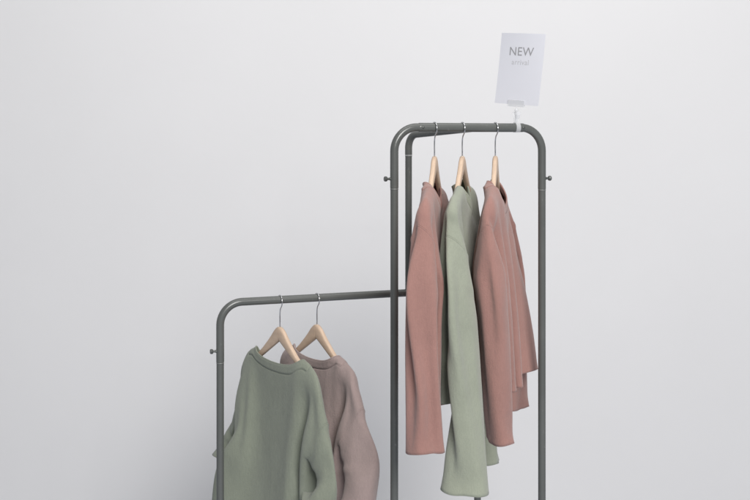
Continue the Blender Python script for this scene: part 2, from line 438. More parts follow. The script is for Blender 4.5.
DATA = {
's1': ({'ang': 76, 'pat': {'slope': 0.3, 'nf': 0.085, 'W': 0.27, 'L': 0.57, 'cuff': 0.13, 'ad': 0.19, 'flare': 0.0, 'flare_b': 0.01, 'thk': 0.012, 'slen': 0.5981, 'slen_r': 0.58}}, (
-462,12,-5,-14,23,-15,27,-17,19,-8,7,-4,8,-16,23,-29,37,-32,42,-24,35,2,-5,14,-26,31,-38,34,-39,36,-41,37,-40,34,-37,31,-33,29,-31,28,-29,26,-27,24,-25,22,-22,20,-28,26,-27,-2,22,9,
6,6,2,-4,-1,2,3,1,-4,-2,-1,-2,0,1,1,2,1,0,0,0,-1,-7,3,16,7,3,2,2,2,2,3,3,-1,-5,-3,-1,1,4,3,3,2,2,0,0,0,1,-8,4,6,5,4,4,4,2,0,2,-1,-2,0,-1,1,3,2,2,1,1,1,0,-1,0,0,4,-1,4,2,2,2,2,2,2,2,
1,2,2,-1,1,-1,-1,0,0,0,0,0,0,0,-1,23,-2,3,1,2,1,1,2,1,1,1,0,1,-1,1,-1,0,0,0,0,0,0,0,0,1,30,-6,5,1,0,0,1,1,1,1,1,0,1,0,0,-1,0,0,0,0,-1,0,-1,-1,-1,41,0,-1,-1,1,0,0,0,-1,0,1,-1,1,0,1,-1,
0,-1,1,-1,-1,-1,0,-1,0,46,4,-4,-1,0,-1,0,0,-1,0,0,-1,0,0,0,0,0,-1,0,-1,0,-1,0,-1,1,45,4,-3,-1,-1,-1,-1,-1,0,-1,-1,-1,-1,0,0,-1,1,0,0,0,0,1,0,0,-1,48,0,-1,-1,0,-1,-1,-1,-1,-1,-1,-2,0,
0,0,-1,0,0,0,0,0,-1,1,-1,-1,53,-1,-1,-2,-1,-1,-1,0,0,0,-1,0,0,0,-1,0,0,-1,0,0,-1,0,0,0,0,53,-2,-3,-2,-1,0,0,0,0,0,0,-1,0,0,0,-1,0,0,-1,0,0,0,0,-1,-1,53,-1,-4,-3,-1,0,0,1,0,0,1,-1,0,
0,-1,0,0,0,0,0,-1,0,0,-1,-1,53,0,-9,-1,1,0,1,-1,0,1,0,0,0,0,0,0,0,-1,0,0,-1,-1,0,0,0,53,-16,3,2,1,0,0,0,0,1,0,-1,0,0,0,-1,0,0,0,-1,-1,0,-1,0,-1,38,-5,7,5,-1,0,1,-1,0,0,-1,-1,0,-1,1,
-1,0,1,0,-1,0,0,-1,0,0,66,-7,-13,3,-1,-3,-1,1,0,-1,-1,-1,0,0,0,0,0,0,0,0,0,-1,0,-1,-1,68,-26,-2,8,-1,-2,0,0,0,0,0,0,0,-1,0,0,0,0,-1,0,0,-1,0,-1,-1,69,-30,2,7,0,-1,-1,0,-1,0,-1,0,0,-1,
-1,0,0,-1,0,0,0,-1,0,-2,2,71,-27,4,1,-1,-1,-1,-2,-2,-3,-3,-3,-3,-2,-2,-1,0,0,0,0,0,1,0,0,1,86,-11,-9,-6,-5,-1,-2,-1,-2,-1,-2,-2,-3,-4,-3,-3,-1,-2,-1,0,0,-1,0,-1,5,98,-10,-21,-14,-13,
-1,0,-1,0,-1,-2,-2,-3,-4,-4,-3,-4,-4,-5,-4,-4,-5,-5,-5,-4,148,-35,-7,-12,-14,-16,-15,-11,-7,-5,0,-4,-4,-4,-4,-4,-5,-5,-4,-4,-6,-5,-5,-6,-5,188,-27,-12,-3,-11,-15,-18,-19,-21,-14,-5,
-18,-6,-5,-5,-3,-4,-5,-4,-3,-5,-4,-5,-5,-10,241,-28,-21,-9,0,-9,-16,-16,-20,-27,-38,-22,-4,-3,-3,-2,-2,0,1,3,-3,0,-3,-1,0,-665,-3,17,-11,27,-11,19,-1,1,9,-5,4,5,-2,14,-15,30,-17,16,
6,6,-2,-5,-5,-5,-3,-5,-4,-3,-4,-4,-4,-7,-29,13,7,7,12,15,14,9,5,2,-2,-3,3,-1,-2,-3,-3,-4,-4,0,-2,-3,-2,0,-57,23,14,13,10,7,4,4,3,5,2,-5,-2,-1,-1,0,0,0,0,2,1,1,2,2,-41,9,5,5,3,5,4,4,
4,6,4,1,2,2,3,2,2,2,2,3,2,2,2,3,-36,5,3,4,4,4,4,5,3,4,4,2,2,2,2,2,2,2,2,1,2,1,2,2,-24,5,4,3,3,3,2,3,2,2,2,2,1,2,1,1,1,2,1,0,1,1,1,-1,-1,4,3,4,3,2,2,2,2,1,0,2,0,1,1,0,1,1,0,1,1,0,1,0,
-5,15,3,2,2,2,2,2,2,1,1,2,1,1,1,0,1,1,1,1,1,0,2,2,11,-18,18,3,0,0,1,0,1,0,0,1,1,1,1,1,1,1,1,1,1,1,1,1,0,19,0,4,2,0,1,0,0,0,1,0,1,1,0,1,1,1,1,1,0,1,1,1,1,0,24,0,2,2,0,1,1,-1,1,0,1,0,
0,1,1,1,1,1,0,1,1,1,1,1,0,25,1,1,0,1,1,1,0,0,0,1,1,0,1,0,1,1,1,0,1,1,0,1,1,1,27,1,0,0,1,1,0,0,1,0,1,0,0,1,1,0,1,1,1,0,1,1,0,0,0,31,0,0,0,0,1,0,1,0,1,0,1,0,1,0,1,1,1,0,0,1,0,1,0,1,33,
-1,-1,0,0,0,1,0,1,0,0,1,1,-1,1,0,1,1,0,1,1,0,1,0,1,35,-2,-1,-1,0,1,0,0,0,1,0,0,0,0,0,1,1,1,1,0,2,0,1,1,1,40,-6,-3,-1,0,1,0,-1,0,-1,0,1,1,1,0,1,0,1,1,1,1,0,0,1,1,40,-6,-1,-1,-1,0,-1,
-1,0,-1,0,1,1,0,-1,0,0,0,0,-1,0,-1,0,0,53,-5,-2,-1,-1,-2,-3,-4,-6,-8,-1,1,0,-1,-1,-1,-1,0,-1,-1,-2,-1,0,0,80,-3,-4,-5,-5,-6,-8,-7,-6,-6,-4,-2,-2,-2,-2,-2,-1,-1,-1,-2,-1,-1,-1,-3,116,
-5,-4,-6,-7,-8,-9,-9,-8,-6,-5,-5,-3,-3,-3,-2,-2,-1,-2,-1,-1,-1,0,4,125,-8,-8,-10,-8,-9,-8,-8,-7,-6,-5,-5,-3,-3,-2,-2,-2,0,-2,-1,-1,-2,-1,-1,142,-18,-11,-11,-11,-12,-10,-9,-8,-8,-6,-3,
-3,-2,-2,-1,-1,-1,-1,-2,-1,-2,-2,4,154,-27,-21,-22,-23,-20,-16,-13,-11,-9,-6,-2,-2,-1,-1,0,0,0,-1,-1,0,-2,-1,-2,184,-14,-20,-21,-22,-23,-24,-26,-19,-20,-7,0,0,-2,-1,-1,-1,0,0,-2,-1,
-2,0,-4,206,-2,-12,-19,-22,-21,-25,-27,-17,-763,-12,2,4,8,13,8,-14,-8,20,39,-72,-12,3,-3,5,20,20,-11,-16,19,41,-78,-12,7,-6,1,23,27,-3,-17,17,36,-81,-14,10,-6,-1,22,31,5,-15,17,27,-81,
-16,10,-4,-1,20,32,11,-10,14,18,-78,-17,10,-1,-1,16,30,19,-3,13,16,-88,-18,10,3,0,10,27,26,8,12,21,-104,-19,9,8,3,2,24,28,21,14,22,-118,-19,10,13,4,-3,19,27,26,22,20,-123,-18,10,16,
4,-5,17,26,25,26,20,-124,-17,10,18,4,-7,17,25,22,25,20,-120,-16,11,19,4,-8,16,24,22,21,20,-117,-13,11,20,5,-9,15,23,21,21,18,-116,-11,13,21,5,-9,15,22,19,19,16,-113,-9,13,22,6,-9,15,
23,16,17,13,-110,-7,15,22,6,-8,15,23,13,15,11,-106,-7,15,23,6,-7,15,23,12,11,12,-105,-4,17,22,5,-6,16,22,10,11,11,-106,0,19,21,4,-5,17,21,9,11,8,-105,5,18,19,4,-4,18,21,8,10,6,-101,
4,10,16,10,2,19,20,7,8,8,-119,3,12,14,25,6,21,20,7,-1,19,-6,10,7,15,21,15,0,-9,6,-79,16,4,10,25,27,7,-15,3,-88,18,11,3,26,33,10,-19,-1,-89,16,17,1,26,35,12,-20,-7,-85,13,21,1,23,35,
16,-19,-15,-79,10,22,4,20,36,22,-14,-21,-86,8,23,11,16,34,26,-1,-19,-103,8,23,13,12,31,28,7,-10,-116,9,23,12,10,29,27,10,-5,-119,11,23,11,9,28,25,9,-3,-116,13,23,9,8,27,23,7,-1,-112,
15,23,7,8,26,22,5,-2,-107,17,21,5,9,26,20,4,-3,-103,20,18,3,11,27,17,2,-3,-98,21,17,1,13,27,16,0,-5,-93,23,14,0,16,26,16,-2,-7,-88,24,13,-1,18,27,14,-4,-6,-89,23,13,1,21,27,14,-4,-7,
-93,23,13,5,23,27,15,-4,-9,-96,20,13,10,25,27,15,-4,-8,-102,15,13,18,27,24,15,0,-6,-113,11,19,22,29,24,15,6,-11,898,-16,-20,-14,-11,-6,-6,-17,-21,-32,-32,193,-12,-23,-18,-18,-15,-4,
-17,-26,-34,-30,213,-7,-24,-23,-26,-23,-7,-18,-27,-33,-25,225,-3,-26,-25,-31,-27,-10,-22,-26,-22,-21,221,-1,-27,-28,-30,-26,-9,-28,-27,-12,-18,212,-1,-28,-29,-28,-25,-9,-30,-29,-12,
-16,213,-2,-27,-30,-27,-27,-8,-27,-31,-17,-13,213,-2,-26,-30,-26,-30,-10,-22,-30,-22,-9,210,-3,-27,-29,-25,-30,-15,-15,-27,-25,-5,201,-4,-26,-29,-23,-30,-19,-10,-25,-24,-5,195,-5,-27,
-27,-22,-30,-21,-7,-22,-25,-7,193,-7,-26,-27,-20,-30,-21,-7,-21,-23,-8,189,-7,-25,-27,-20,-28,-23,-7,-17,-22,-6,182,-8,-26,-25,-19,-29,-23,-6,-15,-19,-6,176,-10,-24,-25,-19,-28,-23,
-8,-13,-15,-5,169,-12,-24,-23,-18,-28,-24,-9,-11,-10,-3,161,-14,-23,-21,-18,-28,-24,-11,-8,-9,-2,155,-14,-22,-18,-19,-28,-23,-10,-7,-10,-4,151,-13,-21,-15,-21,-28,-22,-12,-3,-10,-5,
144,-11,-20,-11,-22,-28,-21,-15,-3,-6,-5,137,-12,-15,-10,-22,-26,-20,-18,-6,-2,-2,125,-11,-5,-15,-21,-23,-21,-10,-12,-6,2,61,-7,-3,-9,-20,-26,-24,-29,-28,156,-17,-3,-3,-17,-27,-27,-33,
-33,173,-24,-11,1,-10,-31,-33,-37,-32,189,-27,-23,1,-2,-32,-36,-37,-30,195,-28,-26,-3,3,-31,-36,-37,-26,191,-29,-27,-8,6,-26,-33,-36,-27,186,-29,-27,-11,7,-22,-31,-34,-29,181,-30,-25,
-12,9,-21,-32,-33,-28,175,-29,-26,-12,10,-19,-33,-32,-26,168,-28,-25,-12,11,-17,-33,-31,-27,164,-28,-25,-12,11,-15,-31,-32,-27,160,-27,-25,-13,10,-11,-30,-31,-26,155,-26,-26,-13,9,-10,
-28,-29,-25,149,-24,-26,-15,7,-7,-27,-29,-24,147,-23,-26,-17,5,-6,-25,-28,-23,145,-23,-26,-19,3,-4,-24,-28,-21,144,-23,-26,-20,0,-3,-23,-26,-21,141,-21,-25,-21,-3,-4,-21,-24,-20,136,
-17,-24,-24,-5,-5,-19,-22,-19,130,-14,-22,-21,-7,-10,-19,-20,-17,128,-13,-20,-18,-15,-12,-17,-19,-12,124,-3,-23,-25,-25,10,-25,-23,-5,34,-10,-37,9,-32,8,-18,-4,14,-21,36,-24,29,-16,
12,0,-13,11,-28,21,-35,39,-45,38,-39,30,-27,28,-26,26,-24,25,-23,27,-25,31,-30,30,-30,32,-33,35,-35,35,-36,37,-37,39,-45,44,45,-49,-7,6,7,-3,-11,-15,-14,-16,-14,-9,1,4,3,3,2,2,3,3,1,
1,0,0,-1,80,-30,-1,0,-7,-12,-12,-9,-8,-7,-3,2,6,6,2,1,-2,-3,-2,0,1,2,1,1,-1,75,-29,-13,-6,-6,-4,-2,-1,0,0,1,3,2,2,0,-1,0,-1,0,1,1,2,2,2,3,45,-35,2,1,-1,0,1,0,1,0,-1,-1,-1,1,2,2,2,2,
2,1,2,2,2,2,4,10,-34,-4,4,4,3,4,3,2,2,2,1,1,1,2,1,2,1,2,1,1,2,2,2,7,-12,-39,-9,1,2,3,2,3,2,4,2,2,2,1,1,1,1,1,1,0,1,1,0,2,1,15,-23,-27,-3,0,1,-1,0,1,1,1,1,1,2,1,1,1,1,0,0,1,1,0,1,0,-14,
-3,4,0,-1,0,-1,0,-1,0,0,0,-1,1,0,0,0,1,0,0,1,1,1,1,-1,6,-3,5,2,1,2,0,1,1,1,0,0,1,0,0,-1,0,0,0,-1,0,0,0,1,-1,3,3,1,3,1,2,0,1,1,1,0,0,0,0,0,0,1,1,0,1,0,0,1,1,2,-8,3,4,4,3,0,0,-1,-1,-1,
-2,-3,-3,-1,0,0,2,1,1,2,1,1,1,0,1,-3,6,6,2,-2,-2,-3,-2,-3,-2,-3,-3,-2,-1,1,1,2,1,1,1,1,1,-1,-2,-2,10,9,-1,-8,-4,-3,-2,-1,-1,0,-1,0,0,1,1,1,1,1,0,0,-1,-1,-2,-3,-5,21,9,-15,-6,1,1,1,1,
0,1,0,0,0,-1,0,-1,-1,-1,-1,-2,-1,-2,-3,-3,-3,30,-23,7,2,0,1,0,0,0,-1,-1,-1,-1,-2,-3,-2,-2,-1,-2,-1,-2,-3,-2,-3,-4,14,-10,12,3,-2,2,1,-2,-2,-2,-1,-3,-2,-2,-2,-2,-1,-1,-1,-1,-2,-1,-2,
-1,-5,58,10,-17,-27,-5,-4,1,3,1,-1,-2,-2,-1,-2,-1,-1,-1,-1,0,0,0,1,1,1,2,43,-1,-12,-33,-5,-1,2,2,1,0,1,0,1,1,1,1,0,1,0,1,1,1,2,1,4,31,-10,-22,-24,-2,2,3,1,1,-1,-1,-1,0,0,1,0,1,1,1,1,
1,0,1,0,1,48,-23,-18,-12,-5,-4,-3,-4,-4,-4,-3,-2,-1,-1,1,0,1,2,1,1,2,1,1,1,-5,76,-26,-15,-14,-10,-7,-6,-4,-3,-2,0,2,4,5,5,4,3,3,3,2,2,2,1,2,2,49,-33,2,-3,-5,-5,-6,-6,-6,-3,0,6,3,6,6,
5,5,4,4,2,2,2,1,1,5,-15,-11,19,5,-5,4,-3,-11,-11,-9,-2,8,2,5,5,4,3,2,2,1,1,1,1,0,-4,-9,-17,14,15,8,-1,8,2,-8,-10,-4,-4,1,3,2,1,2,2,2,1,2,3,2,2,-2,-27,-18,2,13,15,11,3,12,5,-5,5,-1,3,
3,3,2,3,2,3,2,3,3,2,2,0,4,-10,28,-1,-2,15,-29,25,-40,27,-43,29,-47,27,-40,23,-30,18,-18,3,2,3,3,3,4,2,2,2,3,2,3,4,6,31,-4,-11,-14,-10,-7,-1,2,3,4,4,5,4,3,3,3,2,2,2,3,2,2,2,2,-23,4,-6,
1,3,4,5,5,4,5,4,4,4,3,3,3,2,2,2,0,2,0,0,2,-53,11,7,7,6,6,6,5,4,5,4,3,2,0,1,1,0,0,0,-1,0,0,-1,6,-70,3,5,6,7,7,6,4,5,3,1,1,0,0,-1,0,-1,-1,-1,-1,-1,-2,-1,0,-36,4,1,1,1,2,2,2,1,1,1,0,-1,
-1,-1,-1,-1,-2,-2,-2,-1,-2,-2,-2,2,12,-1,-2,-2,-2,-1,-2,-2,-3,-2,-2,-2,-2,-1,-2,-2,-2,-2,-1,-2,-2,-2,-4,37,0,-5,-4,-3,-3,-2,-2,-2,-2,-1,-1,-1,-1,-1,-2,-1,-1,-1,-1,-1,-1,-1,-5,43,-9,
2,0,2,2,1,0,0,0,-1,0,-1,0,-1,-1,-1,-1,0,-2,-1,-1,-1,-1,1,16,-10,2,-5,0,3,2,2,2,2,1,0,1,0,0,0,0,0,0,0,-1,0,-1,0,1,-3,-6,1,0,-3,0,1,2,2,1,1,1,0,0,0,0,0,0,1,-1,0,-1,-1,-1,-1,3,-5,0,2,0,
-1,0,1,0,0,1,0,-1,0,0,0,0,-1,0,0,-1,-2,-1,-3,-2,11,-3,0,2,1,1,-1,0,-1,0,0,-1,0,-1,-1,0,-1,-1,-1,-1,-2,-2,-2,-3,-3,19,-2,0,2,1,1,0,-1,-1,0,-1,-1,-1,-1,-2,-1,-2,-2,-2,-2,-2,-2,-2,-3,-2,
26,-3,1,1,1,1,0,-1,-1,-1,-1,-2,-3,-2,-3,-2,-3,-2,-2,-2,-2,-1,-1,-1,-1,29,-3,1,1,1,0,-1,-2,-2,-3,-4,-3,-4,-3,-2,-2,-1,-1,-1,0,0,0,1,0,0,32,-7,1,0,-1,-3,-4,-4,-4,-5,-3,-2,-1,0,0,0,1,2,
1,2,2,2,2,2,0,27,-12,-5,-5,-6,-5,-4,-2,-1,2,3,3,3,3,3,3,3,3,4,2,3,4,3,2,-7,-13,-8,-4,-1,1,3,6,7,7,4,4,3,4,3,4,3,4,3,4,3,4,3,4,-54,-8,2,4,6,6,7,8,8,7,5,5,4,4,4,4,3,4,3,4,3,4,3,4,-96,
-4,5,9,10,11,12,10,10,8,7,6,5,5,5,4,4,4,3,4,3,3,3,-1,-131,13,14,12,12,11,10,10,9,7,7,6,6,4,5,3,4,3,3,4,3,4,4,11,-167,3,10,11,10,9,9,9,7,5,7,7,5,5,4,3,3,3,4,3,3,3,4,2,-128,-3,-5,3,10,
10,12,10,9,7,7,5,3,3,2,3,2,2,3,2,3,2,3,2,-115,18,2,-4,6,2,0,4,7,4,7,3,3,2,4,2,3,3,2,3,3,2,2,3,-96,24,17,0,-4,10,8,0,-9,-6,-27,-26,-23,-18,-5,9,15,15,11,7,55,-23,-27,-26,-25,-16,2,22,
23,22,7,56,-22,-27,-30,-31,-21,-3,26,25,22,7,64,-19,-26,-33,-36,-28,-4,27,24,18,11,72,-16,-26,-34,-38,-33,-8,23,24,22,20,69,-14,-25,-34,-39,-35,-14,16,23,25,25,74,-12,-24,-35,-39,-36,
-19,10,24,27,21,81,-10,-25,-33,-38,-36,-20,11,22,24,19,82,-11,-25,-31,-36,-34,-20,15,21,18,21,76,-14,-25,-28,-33,-32,-20,15,22,16,21,71,-16,-24,-25,-32,-30,-19,15,23,17,20,65,-16,-23,
-23,-31,-29,-18,13,23,21,20,54,-16,-22,-20,-28,-28,-18,13,21,21,21,47,-18,-20,-17,-27,-26,-17,12,22,21,21,40,-19,-20,-13,-25,-25,-17,11,23,22,22,33,-20,-19,-10,-24,-24,-17,10,24,23,
23,29,-20,-17,-10,-23,-24,-17,9,24,23,23,28,-21,-15,-10,-24,-25,-16,9,24,24,23,28,-21,-14,-11,-25,-26,-15,10,24,24,23,31,-20,-13,-15,-26,-27,-15,11,25,22,24,38,-24,-20,-15,-22,-27,-16,
13,24,23,23,35,-25,-22,-21,-11,-29,-20,20,24,25,18,65,15,19,10,-1,-11,-21,-19,-18,28,1,20,20,7,-10,-23,-18,-18,29,-13,17,25,13,-9,-27,-18,-19,41,-22,11,27,19,-7,-27,-17,-21,44,-25,5,
27,25,-3,-23,-16,-21,34,-26,0,28,28,0,-20,-19,-21,31,-26,-5,28,31,4,-20,-28,-24,40,-26,-8,28,32,7,-20,-32,-28,45,-25,-8,27,32,10,-19,-31,-30,40,-24,-4,27,32,9,-18,-32,-30,35,-21,-1,
28,31,8,-19,-31,-29,30,-19,2,28,30,8,-20,-29,-30,25,-16,6,28,29,6,-21,-29,-29,21,-13,11,28,27,3,-21,-29,-28,16,-7,15,27,24,0,-21,-29,-26,12,-1,17,27,21,-3,-22,-28,-25,11,3,20,26,18,
-6,-23,-26,-26,16,6,21,24,13,-8,-23,-26,-26,19,11,21,23,7,-10,-23,-26,-25,23,13,23,21,1,-12,-23,-25,-25,33,13,21,18,-2,-16,-22,-25,-24,35,21,18,17,-8,-16,-24,-25,-22,-26,-19,-7,3,10,
15,17,16,16,3,8,-59,-21,-10,-8,6,18,26,24,13,-1,15,-56,-24,-9,-16,-1,19,32,25,2,2,24,-51,-24,-8,-19,-9,17,33,21,1,18,28,-55,-24,-7,-21,-15,16,32,15,9,30,27,-61,-23,-6,-19,-19,13,28,
11,15,31,27,-56,-22,-5,-18,-21,6,28,16,16,27,26,-52,-21,-5,-16,-24,1,29,24,15,20,27,-49,-21,-5,-16,-24,-3,28,30,16,17,26,-49,-20,-6,-15,-23,-4,25,31,18,14,25,-46,-21,-6,-13,-23,-4,23,
30,20,13,24,-45,-20,-6,-12,-23,-5,21,30,21,14,23,-44,-19,-7,-12,-22,-5,18,29,24,15,22,-43,-20,-8,-12,-21,-6,18,28,25,17,23,-45,-20,-8,-12,-22,-5,16,29,25,20,23,-48,-19,-6,-15,-21,-5,
15,28,26,23,23,-51,-17,-5,-18,-21,-4,16,27,27,24,25,-54,-18,-6,-19,-20,-3,17,28,27,24,24,-54,-18,-8,-21,-18,0,18,26,27,24,24,-53,-18,-11,-22,-15,2,20,23,26,24,23,-47,-21,-16,-20,-13,
6,20,20,24,25,23,-41,-22,-23,-20,-14,12,16,24,21,23,24,-48,17,19,14,5,3,14,-1,-2,-74,6,17,23,18,2,15,0,0,-78,-6,14,27,26,5,17,2,-5,-76,-13,8,31,31,10,17,4,-7,-77,-16,1,31,33,15,17,7,
-7,-79,-15,-3,29,31,19,17,7,-9,-73,-14,-8,25,28,21,18,7,-8,-68,-12,-12,22,26,22,16,9,-5,-66,-11,-11,19,25,21,12,10,-1,-64,-9,-11,20,23,21,6,9,0,-59,-8,-9,19,24,21,2,5,-1,-53,-8,-8,19,
24,23,3,3,-6,-50,-8,-6,19,25,24,5,0,-11,-48,-8,-4,19,26,26,7,-3,-12,-51,-7,-3,18,28,26,8,-5,-12,-54,-4,-2,17,28,27,10,-5,-15,-55,1,-3,13,28,28,11,-5,-15,-55,7,-5,9,27,28,13,-8,-16,-53,
12,-3,5,25,28,13,-12,-16,-51,17,3,0,22,25,15,-12,-18,-48,19,7,-1,16,21,13,-6,-21,-39,25,-4,9,4,24,0,6,-23,-193,37,-25,-36,11,-38,7,-36,2,-34,-1,-30,-5,-26,-10,-21,-15,-19,-14,-15,-17,
-5,-39,-4,-39,-3,-42,-4,-43,-3,-44,-3,-44,-3,-44,-2,-46,-1,-46,-2,-45,-2,-46,-1,-46,-1,-46,-1,-46,-1,1016,-22,-33,-38,-38,-38,-38,-37,-38,-36,-39,-46,-46,-47,-48,-47,-47,-47,-47,-47,
-48,-47,-47,-47,-47,1079,-47,-43,-42,-41,-41,-40,-40,-42,-41,-42,-47,-46,-47,-48,-47,-47,-47,-47,-48,-47,-47,-47,-48,-47,1091,-44,-40,-43,-43,-43,-43,-44,-43,-43,-43,-47,-47,-47,-47,
-48,-47,-47,-47,-48,-47,-47,-47,-48,-47,1103,-40,-45,-45,-44,-45,-44,-45,-44,-44,-45,-46,-48,-47,-47,-48,-47,-47,-47,-48,-47,-47,-47,-47,-47,1113,-41,-46,-46,-45,-46,-45,-46,-45,-46,
-45,-48,-47,-47,-48,-47,-47,-48,-47,-47,-47,-47,-47,-48,-46,1125,-35,-54,-48,-47,-47,-47,-46,-47,-47,-47,-47,-47,-48,-47,-47,-48,-47,-47,-48,-47,-47,-47,-47,-48,1139,-60,-44,-45,-47,
-47,-47,-47,-47,-46,-47,-48,-47,-47,-48,-47,-47,-48,-47,-47,-48,-47,-47,-47,-47,1046,-35,-35,-40,-39,-39,-40,-39,-39,-39,-41,-46,-47,-48,-47,-48,-47,-47,-48,-47,-47,-48,-47,-47,-47,
1011,-37,-33,-35,-35,-35,-35,-35,-34,-35,-37,-45,-48,-47,-47,-48,-47,-47,-48,-47,-47,-48,-47,-47,-47,988,-34,-32,-33,-32,-33,-33,-32,-33,-32,-34,-46,-47,-47,-48,-47,-47,-47,-48,-47,
-47,-47,-48,-47,-47,975,-33,-30,-31,-31,-32,-32,-31,-31,-32,-33,-45,-47,-48,-47,-47,-47,-48,-47,-47,-47,-47,-48,-47,-47,971,-32,-30,-30,-31,-32,-31,-31,-31,-31,-33,-45,-47,-47,-48,-47,
-47,-48,-47,-47,-47,-48,-47,-47,-47,974,-33,-29,-30,-31,-31,-32,-32,-31,-32,-33,-46,-47,-47,-48,-47,-47,-48,-47,-47,-47,-48,-47,-47,-47,985,-35,-26,-31,-33,-34,-32,-33,-33,-33,-34,-46,
-48,-47,-48,-47,-47,-48,-47,-47,-47,-48,-47,-47,-47,1008,-28,-36,-34,-36,-35,-36,-35,-35,-35,-37,-46,-47,-48,-47,-48,-47,-47,-48,-47,-47,-47,-47,-47,-48,1055,-52,-37,-29,-37,-39,-40,
-40,-39,-39,-41,-46,-48,-47,-48,-47,-47,-48,-47,-47,-48,-47,-47,-47,-47,1139,-81,-54,-21,-42,-46,-46,-47,-46,-47,-47,-47,-48,-47,-47,-48,-47,-48,-47,-47,-47,-48,-47,-47,-47,1127,-84,
-38,-20,-43,-47,-46,-47,-47,-46,-47,-47,-48,-47,-47,-48,-47,-48,-47,-47,-47,-48,-47,-47,-47,1114,-81,-31,-24,-42,-46,-46,-45,-46,-46,-45,-47,-48,-47,-48,-47,-47,-48,-47,-48,-47,-47,
-47,-48,-47,1103,-49,-42,-39,-44,-44,-45,-44,-44,-45,-44,-47,-48,-47,-48,-48,-47,-47,-48,-47,-47,-48,-47,-47,-47,1090,-42,-42,-41,-42,-44,-43,-44,-43,-44,-44,-47,-47,-48,-47,-47,-47,
-47,-47,-47,-47,-47,-48,-47,-47,1077,-47,-46,-40,-38,-40,-40,-42,-41,-41,-42,-46,-47,-47,-47,-47,-47,-47,-47,-47,-47,-47,-47,-47,-47,1005,-25,-34,-36,-35,-32,-34,-37,-37,-39,-40,-42,
-47,-46,-47,-47,-47,-47,-47,-47,-47,-47,-47,-47,-46,964,-27,-33,-34,-33,-31,-29,-31,-31,-32,-32,-38,-46,-47,-47,-47,-47,-47,-47,-47,-47,-47,-46,-47,-47,919,-29,-28,-32,-32,-32,-29,-27,
-26,-20,-5,-42,-49,-48,-47,-47,-48,-47,-47,-47,-47,-47,-47,-47,-48,934,-43,15,-40,8,-37,2,-33,-1,-31,-3,-29,-3,-28,-5,-25,-9,-19,-17,-46,-45,-47,-46,-47,-47,-47,-47,-47,-47,-47,-47,
-46,-46,994,-38,-37,-36,-36,-35,-37,-39,-39,-41,-46,-47,-46,-47,-47,-48,-47,-47,-47,-47,-47,-47,-47,-47,1033,-44,-41,-39,-41,-41,-41,-41,-42,-42,-46,-47,-47,-47,-48,-47,-47,-48,-47,
-47,-47,-47,-48,-47,1048,-41,-42,-43,-43,-43,-43,-43,-42,-44,-47,-47,-48,-47,-48,-47,-47,-48,-47,-47,-48,-47,-47,-47,1060,-44,-44,-44,-43,-44,-44,-44,-44,-44,-48,-47,-48,-47,-48,-47,
-48,-47,-47,-48,-47,-47,-47,-47,1072,-45,-46,-45,-46,-45,-45,-46,-45,-46,-47,-47,-48,-47,-47,-48,-47,-47,-48,-47,-47,-47,-48,-47,1083,-45,-46,-47,-47,-47,-47,-46,-47,-47,-47,-48,-47,
-48,-47,-47,-48,-47,-47,-48,-47,-47,-47,-47,1108,-60,-49,-48,-48,-48,-48,-48,-48,-47,-48,-48,-47,-48,-47,-47,-48,-47,-47,-48,-47,-47,-47,-47,1133,-34,-61,-49,-47,-47,-47,-46,-47,-46,
-46,-48,-47,-48,-48,-47,-47,-48,-47,-47,-48,-47,-47,-47,-48,1116,-47,-43,-44,-46,-45,-46,-45,-45,-46,-45,-48,-47,-48,-47,-48,-47,-47,-48,-47,-47,-48,-47,-47,-47,1111,-46,-44,-45,-44,
-45,-45,-45,-44,-45,-45,-47,-48,-47,-48,-47,-47,-48,-47,-47,-48,-47,-47,-47,-48,1110,-47,-44,-44,-45,-44,-45,-44,-45,-44,-45,-47,-47,-48,-47,-48,-47,-47,-48,-47,-47,-47,-48,-47,-47,
1109,-47,-44,-44,-45,-44,-45,-44,-45,-44,-45,-47,-47,-47,-48,-47,-47,-48,-47,-47,-48,-47,-47,-47,-47,1109,-47,-44,-44,-45,-45,-44,-45,-44,-45,-44,-47,-48,-47,-47,-48,-47,-47,-47,-48,
-47,-47,-47,-47,-47,1111,-47,-44,-45,-45,-45,-45,-44,-45,-45,-45,-47,-47,-47,-48,-47,-47,-47,-48,-47,-47,-47,-47,-48,-47,1116,-48,-44,-45,-46,-45,-45,-45,-46,-45,-45,-47,-47,-47,-48,
-47,-47,-48,-47,-47,-47,-48,-47,-47,-47,1132,-56,-45,-46,-47,-46,-46,-46,-46,-46,-46,-47,-47,-47,-48,-47,-47,-48,-47,-47,-47,-48,-47,-47,-47,1100,-57,-48,-48,-47,-48,-47,-48,-47,-47,
-48,-47,-47,-48,-47,-47,-47,-47,-48,-47,-47,-47,-47,-47,1085,-51,-47,-46,-47,-47,-47,-46,-46,-45,-47,-47,-48,-47,-47,-47,-48,-47,-47,-47,-47,-47,-48,-47,1066,-46,-45,-45,-45,-44,-44,
-44,-45,-44,-47,-47,-48,-47,-47,-48,-47,-47,-47,-47,-48,-47,-47,-47,1048,-44,-43,-44,-43,-42,-42,-42,-43,-43,-47,-47,-47,-47,-47,-47,-48,-47,-47,-47,-47,-48,-47,-47,1031,-40,-41,-40,
-42,-41,-41,-42,-42,-42,-46,-47,-47,-47,-48,-47,-47,-47,-47,-47,-47,-48,-47,-46,1009,-43,-39,-38,-39,-39,-39,-39,-40,-41,-45,-47,-46,-47,-47,-47,-47,-47,-47,-47,-47,-47,-47,-47,965,
